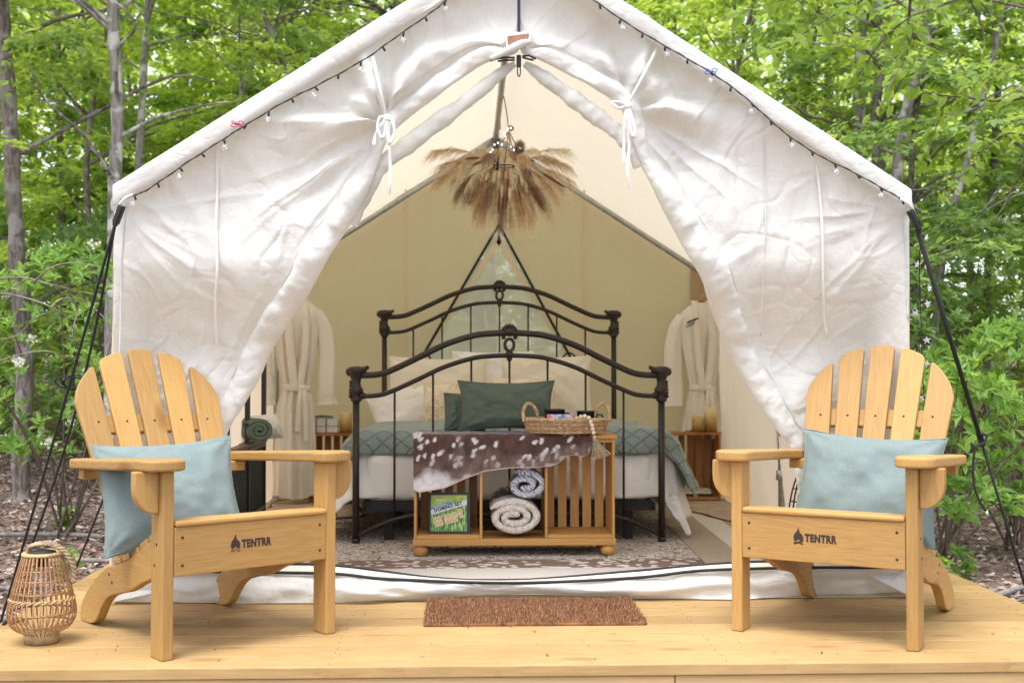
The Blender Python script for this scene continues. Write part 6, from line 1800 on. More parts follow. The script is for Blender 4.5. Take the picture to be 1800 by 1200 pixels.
# ------------------------------------------------------------------ guy ropes
def guy(label, top, bot, r=0.0055, two=True):
    t = Vector(top); b = Vector(bot); g = empty('guy_rope', label, 'guy rope', b, group='black guy ropes of the tent')
    n_ = 26
    pts = [t * (1 - k / n_) + b * (k / n_) + Vector((0, 0, -0.012 * sin(pi * k / n_))) - b for k in range(n_ + 1)]
    MB().tube(pts, r, 7).build('rope', M['rope_black'], g)
    return g, pts
gb = gh(-2.1, 5.5)
tL = at(203, 392, 4.47)
g1, p1 = guy('double black guy rope at the front left corner of the tent', tL, (-2.12, 5.45, gb), 0.0058)
off = Vector((0.035, 0.03, 0.0))
b1 = Vector((-2.12, 5.45, gb))
q = [Vector(tL) * (1 - k / 20) + (b1 + Vector((0.03, 0, 0))) * (k / 20) + off * sin(pi * min(1, k / 20 * 1.2)) - b1 for k in range(21)]
MB().tube(q, 0.0052, 7).build('rope', M['rope_black'], g1)
ctr = at(126, 672, 4.85) - b1
for (rx, rz_, dx) in ((0.055, 0.024, -0.01), (0.06, 0.018, 0.02), (0.04, 0.03, 0.01)):
    MB().tube([ctr + Vector((dx + rx * cos(t), 0.012 * sin(2 * t), rz_ * sin(t + dx * 9))) for t in np.linspace(0, 2 * pi, 21)[:-1]], 0.0035, 6, closed=True).build('rope_coil', M['rope_black'], g1)
MB().box(-0.012, 0.012, -0.006, 0.006, -0.03, 0.03).build('tensioner', M['rope_black'], g1, bevel=0.003, loc=ctr)
g3, p3 = guy('black guy rope running down behind the left chair back', (-1.42, 6.3, 1.50), (-2.18, 6.55, gh(-2.18, 6.55)), 0.0062)
tR = at(1612, 402, 4.48); bR = Vector((2.60, 5.35, gh(2.6, 5.35)))
mR = at(1724, 772, 4.88)
g2 = empty('guy_rope', 'black guy rope with a tensioner at the front right corner of the tent', 'guy rope', bR, group='black guy ropes of the tent')
mid = mR
MB().tube([tR - bR, mR - bR], 0.0095, 8).build('webbing', M['rope_black'], g2)
eR = at(1800, 1024, 5.16); ext = (eR - mR).normalized()
tt_ = (bR.z - mR.z) / ext.z
bR2 = mR + ext * tt_
MB().tube([mR - bR, bR2 - bR], 0.0058, 8).build('rope', M['rope_black'], g2)
MB().box(-0.012, 0.012, -0.008, 0.008, -0.03, 0.03, Matrix.Rotation(-0.3, 4, 'Y')).build('tensioner', M['rope_black'], g2, bevel=0.003, loc=mR - bR)
lp = smooth_path([at(x, y, 4.86) - bR for x, y in ((1722,762),(1734,765),(1730,778),(1716,786),(1711,810),(1712,850),(1722,880),(1734,898))], 6)
MB().tube(lp, 0.005, 7).build('loose_end', M['rope_black'], g2)
q = at(1736, 908, 4.86) - bR; MB().tube([lp[-1], q], 0.007, 8).build('rope_tip', M['galv'], g2)
for (x, y, lb) in ((b1.x, b1.y, 'left'), (bR2.x, bR2.y, 'right')):
    z = gh(x, y); st = MB().tube([(0, 0, -0.05), (0, 0, 0.06)], 0.006, 8).build('stake', M['galv'], g1 if lb == 'left' else g2)
    st.location = Vector((x, y, z)) - (b1 if lb == 'left' else bR)
# loose black strap on the deck edge at the far left
sp_ = MB(); pts = smooth_path([atz(x, y, 0.004) for x, y in ((6,1096),(14,1090),(22,1094),(26,1088))], 5)
o_ = Vector(pts[0]); sp_.tube([Vector(p) - o_ for p in pts], 0.006, 6); o = sp_.build('strap_end', M['black'], None, loc=o_); tag(o, 'short black strap end curling over the left deck edge', 'strap')

# ------------------------------------------------------------------ coir doormat
cA = atz(738, 1100); cB = atz(1132, 1100); cC = atz(752, 1051); cD = atz(1118, 1051)
mat_c = ((cA + cB) / 2 + (cC + cD) / 2) / 2
dmt = empty('doormat', 'brown coir doormat lying on the deck before the tent opening', 'doormat', (mat_c.x, mat_c.y, 0.0))
w_, h_ = (cB - cA).length, 0.44
y0_ = (cA.y + cB.y) / 2 - mat_c.y
m_co = simple('coir', (0.20, 0.085, 0.035), 0.95, var=0.5, nscale=25)
MB().box(-w_ / 2, w_ / 2, y0_, y0_ + h_, 0.001, 0.010).build('mat_base', m_co, dmt, bevel=0.002)
rs = np.random.RandomState(8); nb_ = 26000
bx = (rs.rand(nb_) - .5) * w_; by = y0_ + rs.rand(nb_) * h_
lx, ly = rs.randn(nb_) * 0.006, rs.randn(nb_) * 0.006; hz = 0.016 + rs.rand(nb_) * 0.009
an = rs.rand(nb_) * pi; ex, ey = np.cos(an) * 0.0016, np.sin(an) * 0.0016
V = np.zeros((nb_, 3, 3)); V[:, 0] = np.stack([bx - ex, by - ey, np.full(nb_, .006)], -1); V[:, 1] = np.stack([bx + ex, by + ey, np.full(nb_, .006)], -1); V[:, 2] = np.stack([bx + lx, by + ly, hz], -1)
m, nt, out = mat_new('coir bristles'); L = nt.links.new
ge = N(nt, 'ShaderNodeNewGeometry'); r_ = ramp(nt, ge.outputs['Random Per Island'], [(0.0, (0.10, 0.04, 0.018)), (0.5, (0.26, 0.115, 0.05)), (1.0, (0.48, 0.28, 0.15))]); b = N(nt, 'ShaderNodeBsdfPrincipled', i_Roughness=0.9); L(r_.outputs[0], b.inputs['Base Color']); L(b.outputs[0], out.inputs[0])
o = np_mesh('coir_bristles', V.reshape(-1, 3), np.arange(nb_ * 3).reshape(-1, 3), m, dmt); tag(o, kind='stuff')

# ------------------------------------------------------------------ bamboo lantern
pl_ = atz(73, 1128)
ln = empty('bamboo_lantern', 'round bamboo cage lantern with rope handle at the left deck edge', 'lantern', (pl_.x, pl_.y, 0))
m_bam = simple('split bamboo', (0.33, 0.17, 0.075), 0.45, var=0.35, nscale=40)
m_bam2 = simple('pale bamboo band', (0.45, 0.31, 0.14), 0.5, var=0.3, nscale=60)
prof = [(0.052, 0.030), (0.060, 0.034), (0.085, 0.048), (0.100, 0.068), (0.1065, 0.092), (0.104, 0.120), (0.096, 0.155), (0.086, 0.195), (0.075, 0.235), (0.064, 0.272), (0.060, 0.283)]
pp_ = smooth_path([(r, 0, z) for r, z in prof], 4)
nrib = 34
rib0 = None
for k in range(nrib):
    if rib0 is None:
        V = []; mb = MB(); rows = [[], [], [], []]
        for p in pp_:
            for ri, (dr, dt) in enumerate(((-0.0012, -0.0024), (-0.0012, 0.0024), (0.0014, 0.0024), (0.0014, -0.0024))): rows[ri].append((p.x + dr, dt, p.z))
        mb.grid(rows, closeu=True, smooth=False); rib0 = mb.build('rib', m_bam, ln); o = rib0
    else: o = rib0.copy(); COL.objects.link(o)
    o.rotation_euler = (0, 0, 2 * pi * k / nrib + random.uniform(-.02, .02))
def rad_at(z): return float(np.interp(z, [p.z for p in pp_], [p.x for p in pp_]))
for (z, w) in ((0.062, .003), (0.100, .0035), (0.165, .003), (0.205, .003), (0.236, .003)):
    r = rad_at(z) - 0.0035
    mb = MB(); mb.grid([[((r + dr) * cos(t), (r + dr) * sin(t), z + dz) for t in np.linspace(0, 2 * pi, 49)] for dr, dz in ((0, -w), (0, w), (0.002, w), (0.002, -w), (0, -w))]); mb.build('hoop', m_bam, ln)
for ph in (0, pi):
    mb = MB(); r = rad_at(0.142); mb.tube([((r + 0.003 * cos(14 * t + ph)) * cos(t), (r + 0.003 * cos(14 * t + ph)) * sin(t), 0.142 + 0.004 * sin(14 * t + ph)) for t in np.linspace(0, 2 * pi, 141)[:-1]], 0.0026, 5, closed=True); mb.build('wrapped_band', m_bam2, ln)
MB().lathe([(0.0, 0.0), (0.054, 0.0), (0.055, 0.028), (0.050, 0.030), (0.0, 0.030)], (0, 0, 0.001), 32).build('base_ring', simple('weathered base', (0.30, 0.20, 0.10), 0.8, var=.35, nscale=30), ln)
MB().lathe([(0.045, 0.281), (0.064, 0.281), (0.065, 0.286), (0.063, 0.291), (0.044, 0.291), (0.045, 0.281)], (0, 0, 0), 32).build('top_ring', m_bam2, ln)
MB().lathe([(0.0, 0.286), (0.043, 0.286), (0.042, 0.294), (0.020, 0.299), (0.0, 0.299)], (0, 0, 0), 28).build('solar_cap', M['black'], ln)
MB().lathe([(0.0, 0.245), (0.015, 0.245), (0.015, 0.285), (0.0, 0.2855)], (0, 0, 0), 16).build('lamp_socket', M['black'], ln)
m_gl, nt, out = mat_new('clear glass'); tr = N(nt, 'ShaderNodeBsdfTransparent'); gg = N(nt, 'ShaderNodeBsdfGlossy', i_Roughness=0.05); gg.inputs[0].default_value = (0.9, 0.9, 0.9, 1); fz = N(nt, 'ShaderNodeLayerWeight', i_Blend=0.25); mx = N(nt, 'ShaderNodeMixShader'); mp_ = N(nt, 'ShaderNodeMath', operation='MULTIPLY_ADD'); mp_.inputs[1].default_value = .7; mp_.inputs[2].default_value = .08
nt.links.new(fz.outputs['Fresnel'], mp_.inputs[0]); nt.links.new(mp_.outputs[0], mx.inputs[0]); nt.links.new(tr.outputs[0], mx.inputs[1]); nt.links.new(gg.outputs[0], mx.inputs[2]); nt.links.new(mx.outputs[0], out.inputs[0])
MB().lathe([(0.013, 0.246), (0.024, 0.235), (0.033, 0.21), (0.034, 0.18), (0.028, 0.155), (0.015, 0.142), (0.0, 0.138)], (0, 0, 0), 24).build('glass_bulb', m_gl, ln)
m_rp = simple('jute rope', (0.36, 0.26, 0.17), 0.95, var=.4, nscale=60, bump=1, bscale=300)
hp = smooth_path([(-0.045, 0.0, 0.292), (-0.035, -0.01, 0.312), (0.005, -0.015, 0.322), (0.045, -0.01, 0.315), (0.078, 0.0, 0.285), (0.098, 0.01, 0.240), (0.098, 0.015, 0.195), (0.080, 0.02, 0.215), (0.070, 0.02, 0.25)], 12)
for ph in (0, 2.09, 4.19):
    mb = MB(); pts = []
    for i, p in enumerate(hp): pts.append(Vector(p) + Vector((0.0045 * cos(i * 0.55 + ph), 0.004 * sin(i * .55 + ph), 0.0035 * sin(i * .55 + ph + .6))))
    mb.tube(pts, 0.0052, 6); mb.build('rope_strand', m_rp, ln)

# bits of leaf and bark blown onto the deck
rs = np.random.RandomState(14); V = []; F = []
for k in range(90):
    x = rs.uniform(-1.6, 2.08); y = rs.uniform(3.65, 4.5); s = rs.uniform(0.002, 0.006) * (2.6 if k % 17 == 0 else 1); a = rs.rand() * 6.3
    b0_ = len(V)
    for (u, v, z) in ((-1, 0, .002), (0, .45, .001), (1, 0, .003 + s * .4), (0, -.45, .001)): V.append((x + s * (u * cos(a) - v * sin(a)), y + s * (u * sin(a) + v * cos(a)), 0.001 + z))
    F.append((b0_, b0_ + 1, b0_ + 2, b0_ + 3))
o = np_mesh('deck_litter', V, F, simple('dry bits', (0.10, 0.05, 0.03), 0.9, var=.4)); tag(o, 'tiny dry leaf and bark bits scattered on the deck boards', 'leaf litter', kind='stuff')
# ------------------------------------------------------------------ forest
def leaves(C, A, Nn, ln, wd, nice=False, rs=RNG):
    """C base points, A axis (unit), Nn normals, ln lengths, wd widths -> V, F(quads)"""
    n = len(C)
    A = A / (np.linalg.norm(A, axis=1)[:, None] + 1e-9)
    S = np.cross(A, Nn); S /= (np.linalg.norm(S, axis=1)[:, None] + 1e-9)
    Nn = np.cross(S, A)
    ln = ln[:, None]; wd = wd[:, None]
    if not nice:
        V = np.stack([C, C + A * ln * 0.45 + S * wd * .5 + Nn * ln * 0.05, C + A * ln - Nn * ln * 0.10, C + A * ln * 0.45 - S * wd * .5 + Nn * ln * 0.05], 1)
        F = np.arange(n * 4).reshape(-1, 4)
    else:
        V = np.stack([C, C + A * ln * 0.30 + S * wd * .46 + Nn * wd * .16, C + A * ln * 0.68 + S * wd * .38 + Nn * wd * .12, C + A * ln - Nn * ln * .12,
                      C + A * ln * 0.68 - S * wd * .38 + Nn * wd * .12, C + A * ln * 0.30 - S * wd * .46 + Nn * wd * .16], 1)
        b = np.arange(n)[:, None] * 6
        F = np.concatenate([b + np.array([0, 1, 2, 3]), b + np.array([0, 3, 4, 5])], 0)
    return V.reshape(-1, 3), F
def unit(v): return v / (np.linalg.norm(v, axis=-1, keepdims=True) + 1e-9)

def spray_crown(seed, n_spray, per, R, z0, z1, size, flat=0.35, shape=1.0):
    rs = np.random.RandomState(seed); Vs, Fs = [], []; off = 0
    anchors = []
    for k in range(n_spray):
        z = z0 + (z1 - z0) * rs.rand()
        tz = (z - z0) / (z1 - z0)
        rr = R * (0.35 + 0.65 * sin(pi * min(1, max(0, tz * 0.85 + 0.12)))) * sqrt(rs.rand())
        a = rs.rand() * 2 * pi
        c = np.array([rr * cos(a), rr * sin(a), z])
        anchors.append(c)
        sr = (0.28 + 0.45 * rs.rand()) * min(1.0, R / 1.6)
        n = int(per * (0.6 + .8 * rs.rand()))
        # leaves set along a few twigs radiating from the spray centre
        nt_ = 7
        ta = a + rs.randn(nt_) * 0.9
        ti = rs.randint(0, nt_, n); t = rs.rand(n) ** 0.8
        side = rs.choice([-1, 1], n)
        ang = ta[ti]
        P = c + np.stack([np.cos(ang) * t * sr, np.sin(ang) * t * sr, -0.18 * sr * t * t + rs.randn(n) * 0.035 * sr + rs.randn(nt_)[ti] * 0.09 * sr], -1)
        la = ang + side * (0.9 + 0.3 * rs.rand(n))
        A = np.stack([np.cos(la), np.sin(la), -0.25 + flat * rs.randn(n)], -1)
        Nn = unit(np.stack([flat * rs.randn(n), flat * rs.randn(n) - 0.25, np.ones(n)], -1))
        l = size * (0.65 + 0.6 * rs.rand(n))
        V, F = leaves(P, A, Nn, l, l * 0.62)
        Vs.append(V); Fs.append(F + off); off += len(V)
    return np.concatenate(Vs), np.concatenate(Fs), anchors

def whorl_shrub(seed, n_wh, R, H, ll, lw, nice=True, z0=0.05):
    """laurel: twig ends carrying rosettes of longish leaves"""
    rs = np.random.RandomState(seed); Cs, As, Ns, Ls = [], [], [], []; tips = []
    for k in range(n_wh):
        th = rs.rand() * 2 * pi; ph = rs.rand()
        r = R * (0.45 + 0.55 * rs.rand() ** .5); 
        zz = z0 + (H - z0) * ph
        prof = sqrt(max(0.05, 1 - (2 * abs(ph - 0.45)) ** 2.2))
        c = np.array([r * prof * cos(th), r * prof * sin(th), zz]); tips.append(c)
        up = unit(np.array([cos(th) * 0.7, sin(th) * 0.7, 0.75 + .3 * rs.rand()]) + rs.randn(3) * 0.25)
        n = rs.randint(7, 13)
        e1 = unit(np.cross(up, [0.3, 0.1, 1])); e2 = np.cross(up, e1)
        for i in range(n):
            a = 2 * pi * i / n + rs.rand() * .5; el = 0.15 + 0.75 * rs.rand()
            d = (e1 * cos(a) + e2 * sin(a)) * cos(el) + up * sin(el)
            Cs.append(c - up * 0.05 * rs.rand() * (i % 3)); As.append(d); Ns.append(up + rs.randn(3) * 0.2); Ls.append(ll * (0.6 + 0.6 * rs.rand()))
    C, A, Nn, Lh = np.array(Cs), np.array(As), np.array(Ns), np.array(Ls)
    V, F = leaves(C, A, Nn, Lh, Lh * lw, nice)
    return V, F, tips

M['leaf_mid'] = leafmat('mid green leaves', (0.14, 0.235, 0.085), (0.33, 0.46, 0.19), 0.58)
M['leaf_bright'] = leafmat('bright spring leaves', (0.26, 0.38, 0.11), (0.50, 0.62, 0.24), 0.64)
M['leaf_dark'] = leafmat('dark laurel leaves', (0.095, 0.175, 0.065), (0.25, 0.38, 0.14), 0.48, rough=0.3)
M['leaf_near'] = leafmat('pale new laurel leaves', (0.11, 0.23, 0.055), (0.28, 0.44, 0.12), 0.48, rough=0.35)
M['leaf_far_haze'] = leafmat('far leaves', (0.30, 0.42, 0.15), (0.58, 0.68, 0.32), 0.62)  # lightened: the haze over the distant wood is put into this colour
def bark(name, c0, c1, c2, sc=9.0):
    m, nt, out = mat_new(name); L = nt.links.new
    tc = N(nt, 'ShaderNodeTexCoord'); mp = N(nt, 'ShaderNodeMapping'); mp.inputs['Scale'].default_value = (sc * 4, sc * 4, sc); L(tc.outputs['Object'], mp.inputs[0])
    no = N(nt, 'ShaderNodeTexNoise', i_Scale=1.0, i_Detail=7.0, i_Distortion=0.8); L(mp.outputs[0], no.inputs['Vector'])
    n2 = N(nt, 'ShaderNodeTexNoise', i_Scale=7.0, i_Detail=5.0); L(tc.outputs['Object'], n2.inputs['Vector'])
    r1 = ramp(nt, no.outputs['Fac'], [(0.35, c0), (0.62, c1)]); r2 = ramp(nt, n2.outputs['Fac'], [(0.52, 0.0), (0.60, 1.0)])
    mx = N(nt, 'ShaderNodeMixRGB'); L(r2.outputs[0], mx.inputs[0]); L(r1.outputs[0], mx.inputs[1]); mx.inputs[2].default_value = (*c2, 1)
    b = N(nt, 'ShaderNodeBsdfPrincipled', i_Roughness=0.95); L(mx.outputs[0], b.inputs['Base Color'])
    bu = N(nt, 'ShaderNodeBump', i_Strength=0.9, i_Distance=0.02); L(no.outputs['Fac'], bu.inputs['Height']); L(bu.outputs[0], b.inputs['Normal']); L(b.outputs[0], out.inputs[0]); return m
M['bark_dark'] = bark('furrowed grey brown bark', (0.075, 0.055, 0.048), (0.21, 0.17, 0.155), (0.26, 0.24, 0.22))
M['bark_pale'] = bark('pale mottled bark', (0.13, 0.11, 0.10), (0.30, 0.27, 0.255), (0.52, 0.50, 0.48), 5)
M['bark_twig'] = simple('dark twig', (0.11, 0.08, 0.065), 0.9, var=.3)
M['bark_grey'] = simple('grey bare twig', (0.22, 0.19, 0.17), 0.9, var=.3)

CROWN = {}
def crown_mesh(key):
    if key in CROWN: return CROWN[key]
    if key[0] == 'm': V, F, a = spray_crown(100 + key[1], 95, 120, 2.3, 0.3, 6.6, 0.082)
    elif key[0] == 'h': V, F, a = spray_crown(200 + key[1], 115, 100, 2.6, -0.4, 7.6, 0.118, 0.45)
    elif key[0] == 's': V, F, a = spray_crown(300 + key[1], 60, 110, 1.5, -0.8, 3.0, 0.085)
    CROWN[key] = (V, F, a, {}); return CROWN[key]
def crown_obj(key, mat, parent, loc, rz, scale=1.0):
    V, F, a, cache = crown_mesh(key)
    if mat not in cache:
        o = np_mesh('crown', V, F, M[mat], parent); cache[mat] = o.data
    else:
        o = link('crown', cache[mat], None, parent)
    o.location = loc; o.rotation_euler = (0, 0, rz); o.scale = (scale,) * 3
    return o
def limb_mesh(mb, path, r0, seed, nl=9, ll=1.6, zmin=1.0):
    rs = np.random.RandomState(seed)
    for k in range(nl):
        i = int(len(path) * (0.25 + 0.7 * rs.rand())); i = min(i, len(path) - 2); p = Vector(path[i])
        a = rs.rand() * 2 * pi; l = ll * (0.5 + .7 * rs.rand())
        d = Vector((cos(a), sin(a), 0.35 + .3 * rs.rand()))
        pts = smooth_path([p, p + d * l * .35 + Vector((0, 0, .05)), p + d * l * .7 + Vector((rs.randn() * .1, rs.randn() * .1, rs.randn() * .1)), p + d * l + Vector((rs.randn() * .15, rs.randn() * .15, -.1))], 3)
        m = len(pts); mb.tube(pts, [r0 * .32 * (1 - .85 * t / (m - 1)) + .003 for t in range(m)], 5, caps=False)
def trunk_from_px(pxs, Y, w_px, base_z=None, top_extra=3.0):
    """pxs from the top of the picture down to the foot; returns path from the ground up and its radius"""
    P = [at(x, y, Y) for x, y in pxs][::-1]
    g = gh(P[0].x, Y)
    if P[0].z > g: P = [Vector((P[0].x, Y, g - 0.1))] + P
    d = (P[-1] - P[-2]).normalized(); P.append(P[-1] + d * top_extra)
    s = FPX / Y
    return smooth_path(P, 5), w_px / s / 2
def tree(name, label, pxs, Y, w, mat, crown=None, cmat='leaf_mid', group=None, nl=8, cz=1.0, cs=1.0, seed=0, sway=0.0):
    path, r = trunk_from_px(pxs, Y, w)
    base = Vector((path[0].x, Y, gh(path[0].x, Y)))
    t = empty(name, label, 'tree', base, group=group)
    rs = np.random.RandomState(seed)
    pp = []
    for i, p in enumerate(path):
        q = p - base; q.x += 0.10 * r * float(vnoise(i * .6, seed)); q.y += 0.2 * r * float(vnoise(i * .5, seed + 3)); pp.append(q)
    m = len(pp); mb = MB()
    mb.tube(pp, [r * (1.18 - .35 * i / (m - 1)) * (1 + .07 * float(vnoise(i * 1.7, seed + 8))) + (r * .5 if i == 0 else 0) for i in range(m)], 14, caps=False)
    limb_mesh(mb, pp, r, seed + 50, nl, 1.5)
    mb.build('trunk', M[mat], t, recalc=False)
    if crown: crown_obj(crown, cmat, t, (pp[-1].x * .6, 0, cz), seed * 1.3, cs)
    return t

# trunks one can pick out in the photograph
tree('forest_tree', 'dark rough trunk at the left edge of the picture rising from leaf litter', [(2,-30),(6,60),(16,200),(28,400),(38,560),(44,660),(38,766)], 10.0, 27, 'bark_dark', ('m', 0), 'leaf_mid', seed=1, cz=4.6, cs=0.8, nl=3)
tree('forest_tree', 'pale mottled trunk right behind the left eave of the tent', [(196,-30),(199,60),(207,200),(203,300),(200,420),(196,640)], 10.0, 22, 'bark_pale', ('m', 1), 'leaf_mid', seed=2, cz=3.2)
tree('forest_tree', 'thin pale straight trunk just above the left end of the roof', [(262,-30),(257,60),(250,180),(243,320),(240,520)], 11.5, 13, 'bark_pale', ('m', 2), 'leaf_bright', seed=3, cz=3.0)
tree('forest_tree', 'slender grey trunk above the middle of the left roof slope', [(504,-40),(511,60),(515,150),(518,320)], 13.0, 11, 'bark_dark', ('m', 3), 'leaf_bright', seed=4, cz=3.2)
tree('forest_tree', 'leaning pale branching trunk above the left roof slope', [(540,-30),(490,40),(455,90),(430,150),(416,220),(405,330)], 12.0, 9, 'bark_pale', None, seed=5, nl=12)
tree('forest_tree', 'dark leaning sapling crossing the pale one above the left roof', [(445,-30),(462,20),(482,70),(500,120),(512,150),(540,330)], 11.0, 9, 'bark_dark', None, seed=6, nl=10)
tree('forest_tree', 'thick dark trunk close beside the roof peak on the left', [(700,-60),(702,0),(706,40),(712,220)], 14.0, 24, 'bark_dark', ('h', 0), 'leaf_mid', seed=7, cz=3.0)
tree('forest_tree', 'thin trunk left of the roof peak', [(655,-60),(655,0),(657,40),(660,220)], 15.0, 10, 'bark_dark', None, seed=8)
tree('forest_tree', 'dark trunk right of the roof peak at the top edge', [(1181,-40),(1182,30),(1181,80),(1184,320)], 14.0, 17, 'bark_dark', ('m', 0), 'leaf_bright', seed=9, cz=3.6)
tree('forest_tree', 'thin curved trunk above the middle of the right roof slope', [(1330,-20),(1310,60),(1298,110),(1293,150),(1290,330)], 13.0, 8, 'bark_dark', None, seed=10)
tree('forest_tree', 'short dark leaning trunk against the bright gap over the right roof', [(1432,60),(1424,120),(1416,165),(1411,215),(1404,330)], 14.0, 10, 'bark_dark', None, seed=11)
tree('forest_tree', 'grey trunk standing behind the right roof slope', [(1516,-30),(1514,60),(1510,160),(1511,290),(1509,450)], 12.0, 23, 'bark_pale', ('m', 1), 'leaf_bright', seed=12, cz=3.4)
tree('forest_tree', 'thinner mottled trunk close right of the grey one behind the roof', [(1540,-20),(1548,60),(1548,140),(1538,200),(1541,320),(1545,460)], 11.5, 15, 'bark_dark', None, seed=13)
tree('forest_tree', 'crooked forked trunk behind the right end of the roof', [(1640,-30),(1632,40),(1625,95),(1606,150),(1588,215),(1578,310),(1570,500)], 11.0, 19, 'bark_pale', ('m', 2), 'leaf_mid', seed=14, cz=3.2, nl=12)
tree('forest_tree', 'slim grey trunk leaning right beyond the right eave', [(1725,180),(1705,260),(1690,320),(1668,390),(1655,470),(1640,640)], 10.5, 12, 'bark_pale', None, seed=15, nl=10)
tree('forest_tree', 'thin dark trunk among the leaves at far upper right', [(1770,-30),(1760,80),(1752,200),(1745,330),(1735,520)], 14.0, 12, 'bark_dark', ('m', 3), 'leaf_bright', seed=16, cz=3.2)
tree('forest_tree', 'thin grey trunk between the left edge trunk and the pale one', [(98,-30),(102,80),(106,220),(110,420),(112,640)], 15.0, 12, 'bark_dark', ('m', 3), 'leaf_mid', seed=17, cz=2.4)

# leafy understory: crowns at several depths
fill = [(-7.6, 12.5, 'leaf_mid', 0), (-6.9, 15.0, 'leaf_mid', 1), (-4.4, 15.3, 'leaf_bright', 2), (-3.6, 12.0, 'leaf_bright', 3), (-2.2, 14.0, 'leaf_bright', 0), (-0.6, 15.5, 'leaf_bright', 1), (-9.6, 16.0, 'leaf_bright', 2), (-7.4, 17.5, 'leaf_bright', 3), (-5.2, 16.5, 'leaf_bright', 0), (-3.0, 18.0, 'leaf_bright', 1),
        (1.9, 16.5, 'leaf_bright', 3), (3.5, 15.0, 'leaf_bright', 2), (4.3, 11.4, 'leaf_mid', 1), (5.3, 9.8, 'leaf_mid', 0), (6.6, 12.0, 'leaf_mid', 3), (7.6, 15.5, 'leaf_bright', 2), (9.4, 13.5, 'leaf_mid', 1), (5.6, 18.5, 'leaf_bright', 0), (10.5, 18.0, 'leaf_bright', 3), (-11.5, 13.5, 'leaf_mid', 1), (12.5, 16.0, 'leaf_mid', 0)]
rs = np.random.RandomState(4)
ORD = ['leftmost', 'second', 'third', 'fourth', 'fifth', 'sixth', 'seventh', 'eighth', 'ninth', 'tenth', 'eleventh', 'twelfth', 'thirteenth', 'fourteenth', 'fifteenth', 'sixteenth', 'seventeenth', 'eighteenth', 'nineteenth', 'twentieth', 'rightmost', 'rightmost']
_ord = sorted(range(len(fill)), key=lambda i: fill[i][0] / fill[i][1])
def place_word(x, y):
    px = 825 + x / y * FPX
    return 'left of the tent' if px < 200 else 'above the left roof slope' if px < 905 else 'above the right roof slope' if px < 1600 else 'right of the tent'
for i, (x, y, mt_, k) in enumerate(fill):
    g = gh(x, y)
    t = empty('understory_tree', ('bright' if mt_ == 'leaf_bright' else 'mid green') + ' leafy young tree ' + place_word(x, y) + ', ' + (ORD[_ord.index(i)] if _ord.index(i) < len(fill) - 1 else 'rightmost') + (' of its kind' if _ord.index(i) in (0, len(fill) - 1) else ' of its kind from the left'), 'tree', (x, y, g), group='leafy young trees of the wood behind the tent')
    mb = MB(); path = smooth_path([(0, 0, -.1), (0.1 * rs.randn(), .1 * rs.randn(), 1.5), (.25 * rs.randn(), .2 * rs.randn(), 3.5), (.4 * rs.randn(), .3 * rs.randn(), 7)], 5)
    mb.tube(path, [0.05 * (1 - .7 * j / (len(path) - 1)) for j in range(len(path))], 8, caps=False); limb_mesh(mb, path, 0.05, i + 90, 14, 1.7)
    mb.build('trunk', M['bark_dark'], t, recalc=False)
    crown_obj(('m' if y < 15 else 'h', k), mt_, t, (0, 0, 0.55 + 0.5 * rs.rand()), rs.rand() * 6.3, 0.9 + .25 * rs.rand())

# near shrubs: mountain laurel left and right of the tent
SH = {}
def shrub(x, y, key, mat, R, H, label, n_wh=170, ll=0.085, lw=0.34, rz=0.0, flowers=False, group=None, s=1.0, z0=0.6):
    if key not in SH: SH[key] = whorl_shrub(key, n_wh, R, H, ll, lw, True, z0) + ({},)
    V, F, tips, cache = SH[key]
    g = gh(x, y); t = empty('laurel_shrub', label, 'shrub', (x, y, g), rz, group)
    if mat not in cache: o = np_mesh('foliage', V, F, M[mat], t); cache[mat] = o.data
    else: o = link('foliage', cache[mat], None, t)
    if 'st' not in cache:
        mb = MB(); rs = np.random.RandomState(key)
        for c in tips[::18]:
            c = Vector(c); mid = Vector((c.x * .35 + rs.randn() * .06, c.y * .35 + rs.randn() * .06, c.z * .55)); mb.tube(smooth_path([(rs.randn() * .05, rs.randn() * .05, -.05), mid, c], 4), [0.010, .009, .009, .008, .007, .006, .005, .004, .003], 5, caps=False)
        cache['st'] = mb.build('stems', M['bark_twig'], t, recalc=False).data
    else: link('stems', cache['st'], None, t)
    if flowers:
        rs = np.random.RandomState(key + 5); mb = MB()
        for c in [tips[i] for i in rs.permutation(len(tips))[:16]]:
            c = Vector(c) + Vector((0, -.03, .03))
            for q in range(14):
                p = c + Vector((rs.randn() * .022, rs.randn() * .02, rs.randn() * .018)); a = rs.rand() * 6.3
                pts = [p + Vector((0.011 * cos(a + k * 1.2566), 0.004 * sin(k * 3), 0.011 * sin(a + k * 1.2566))) for k in range(5)]
                mb.add([p + Vector((0, .005, 0))] + pts, [(0, 1 + k, 1 + (k + 1) % 5) for k in range(5)])
        mb.build('blossom', simple('white blossom', (0.75, 0.68, 0.66), .8) if 'bl' not in M else M['bl'], t, recalc=False)
    t.scale = (s, s, s)
    return t
M['bl'] = simple('white laurel blossom', (0.72, 0.66, 0.64), 0.8, trans=.3)
LB = 'laurel bushes round the tent'
shrub(-2.75, 8.3, 11, 'leaf_near', 0.85, 2.0, 'flowering laurel bush with white blossom just left of the tent wall', 230, .085, flowers=True)
shrub(-3.35, 10.9, 12, 'leaf_dark', 1.05, 2.4, 'tall dark laurel bush with some white blossom behind the left guy ropes', 300, .095, flowers=True)
shrub(-5.2, 11.2, 13, 'leaf_dark', 1.15, 2.5, 'dark laurel bush beside the trunk at the left edge', 320, .095)
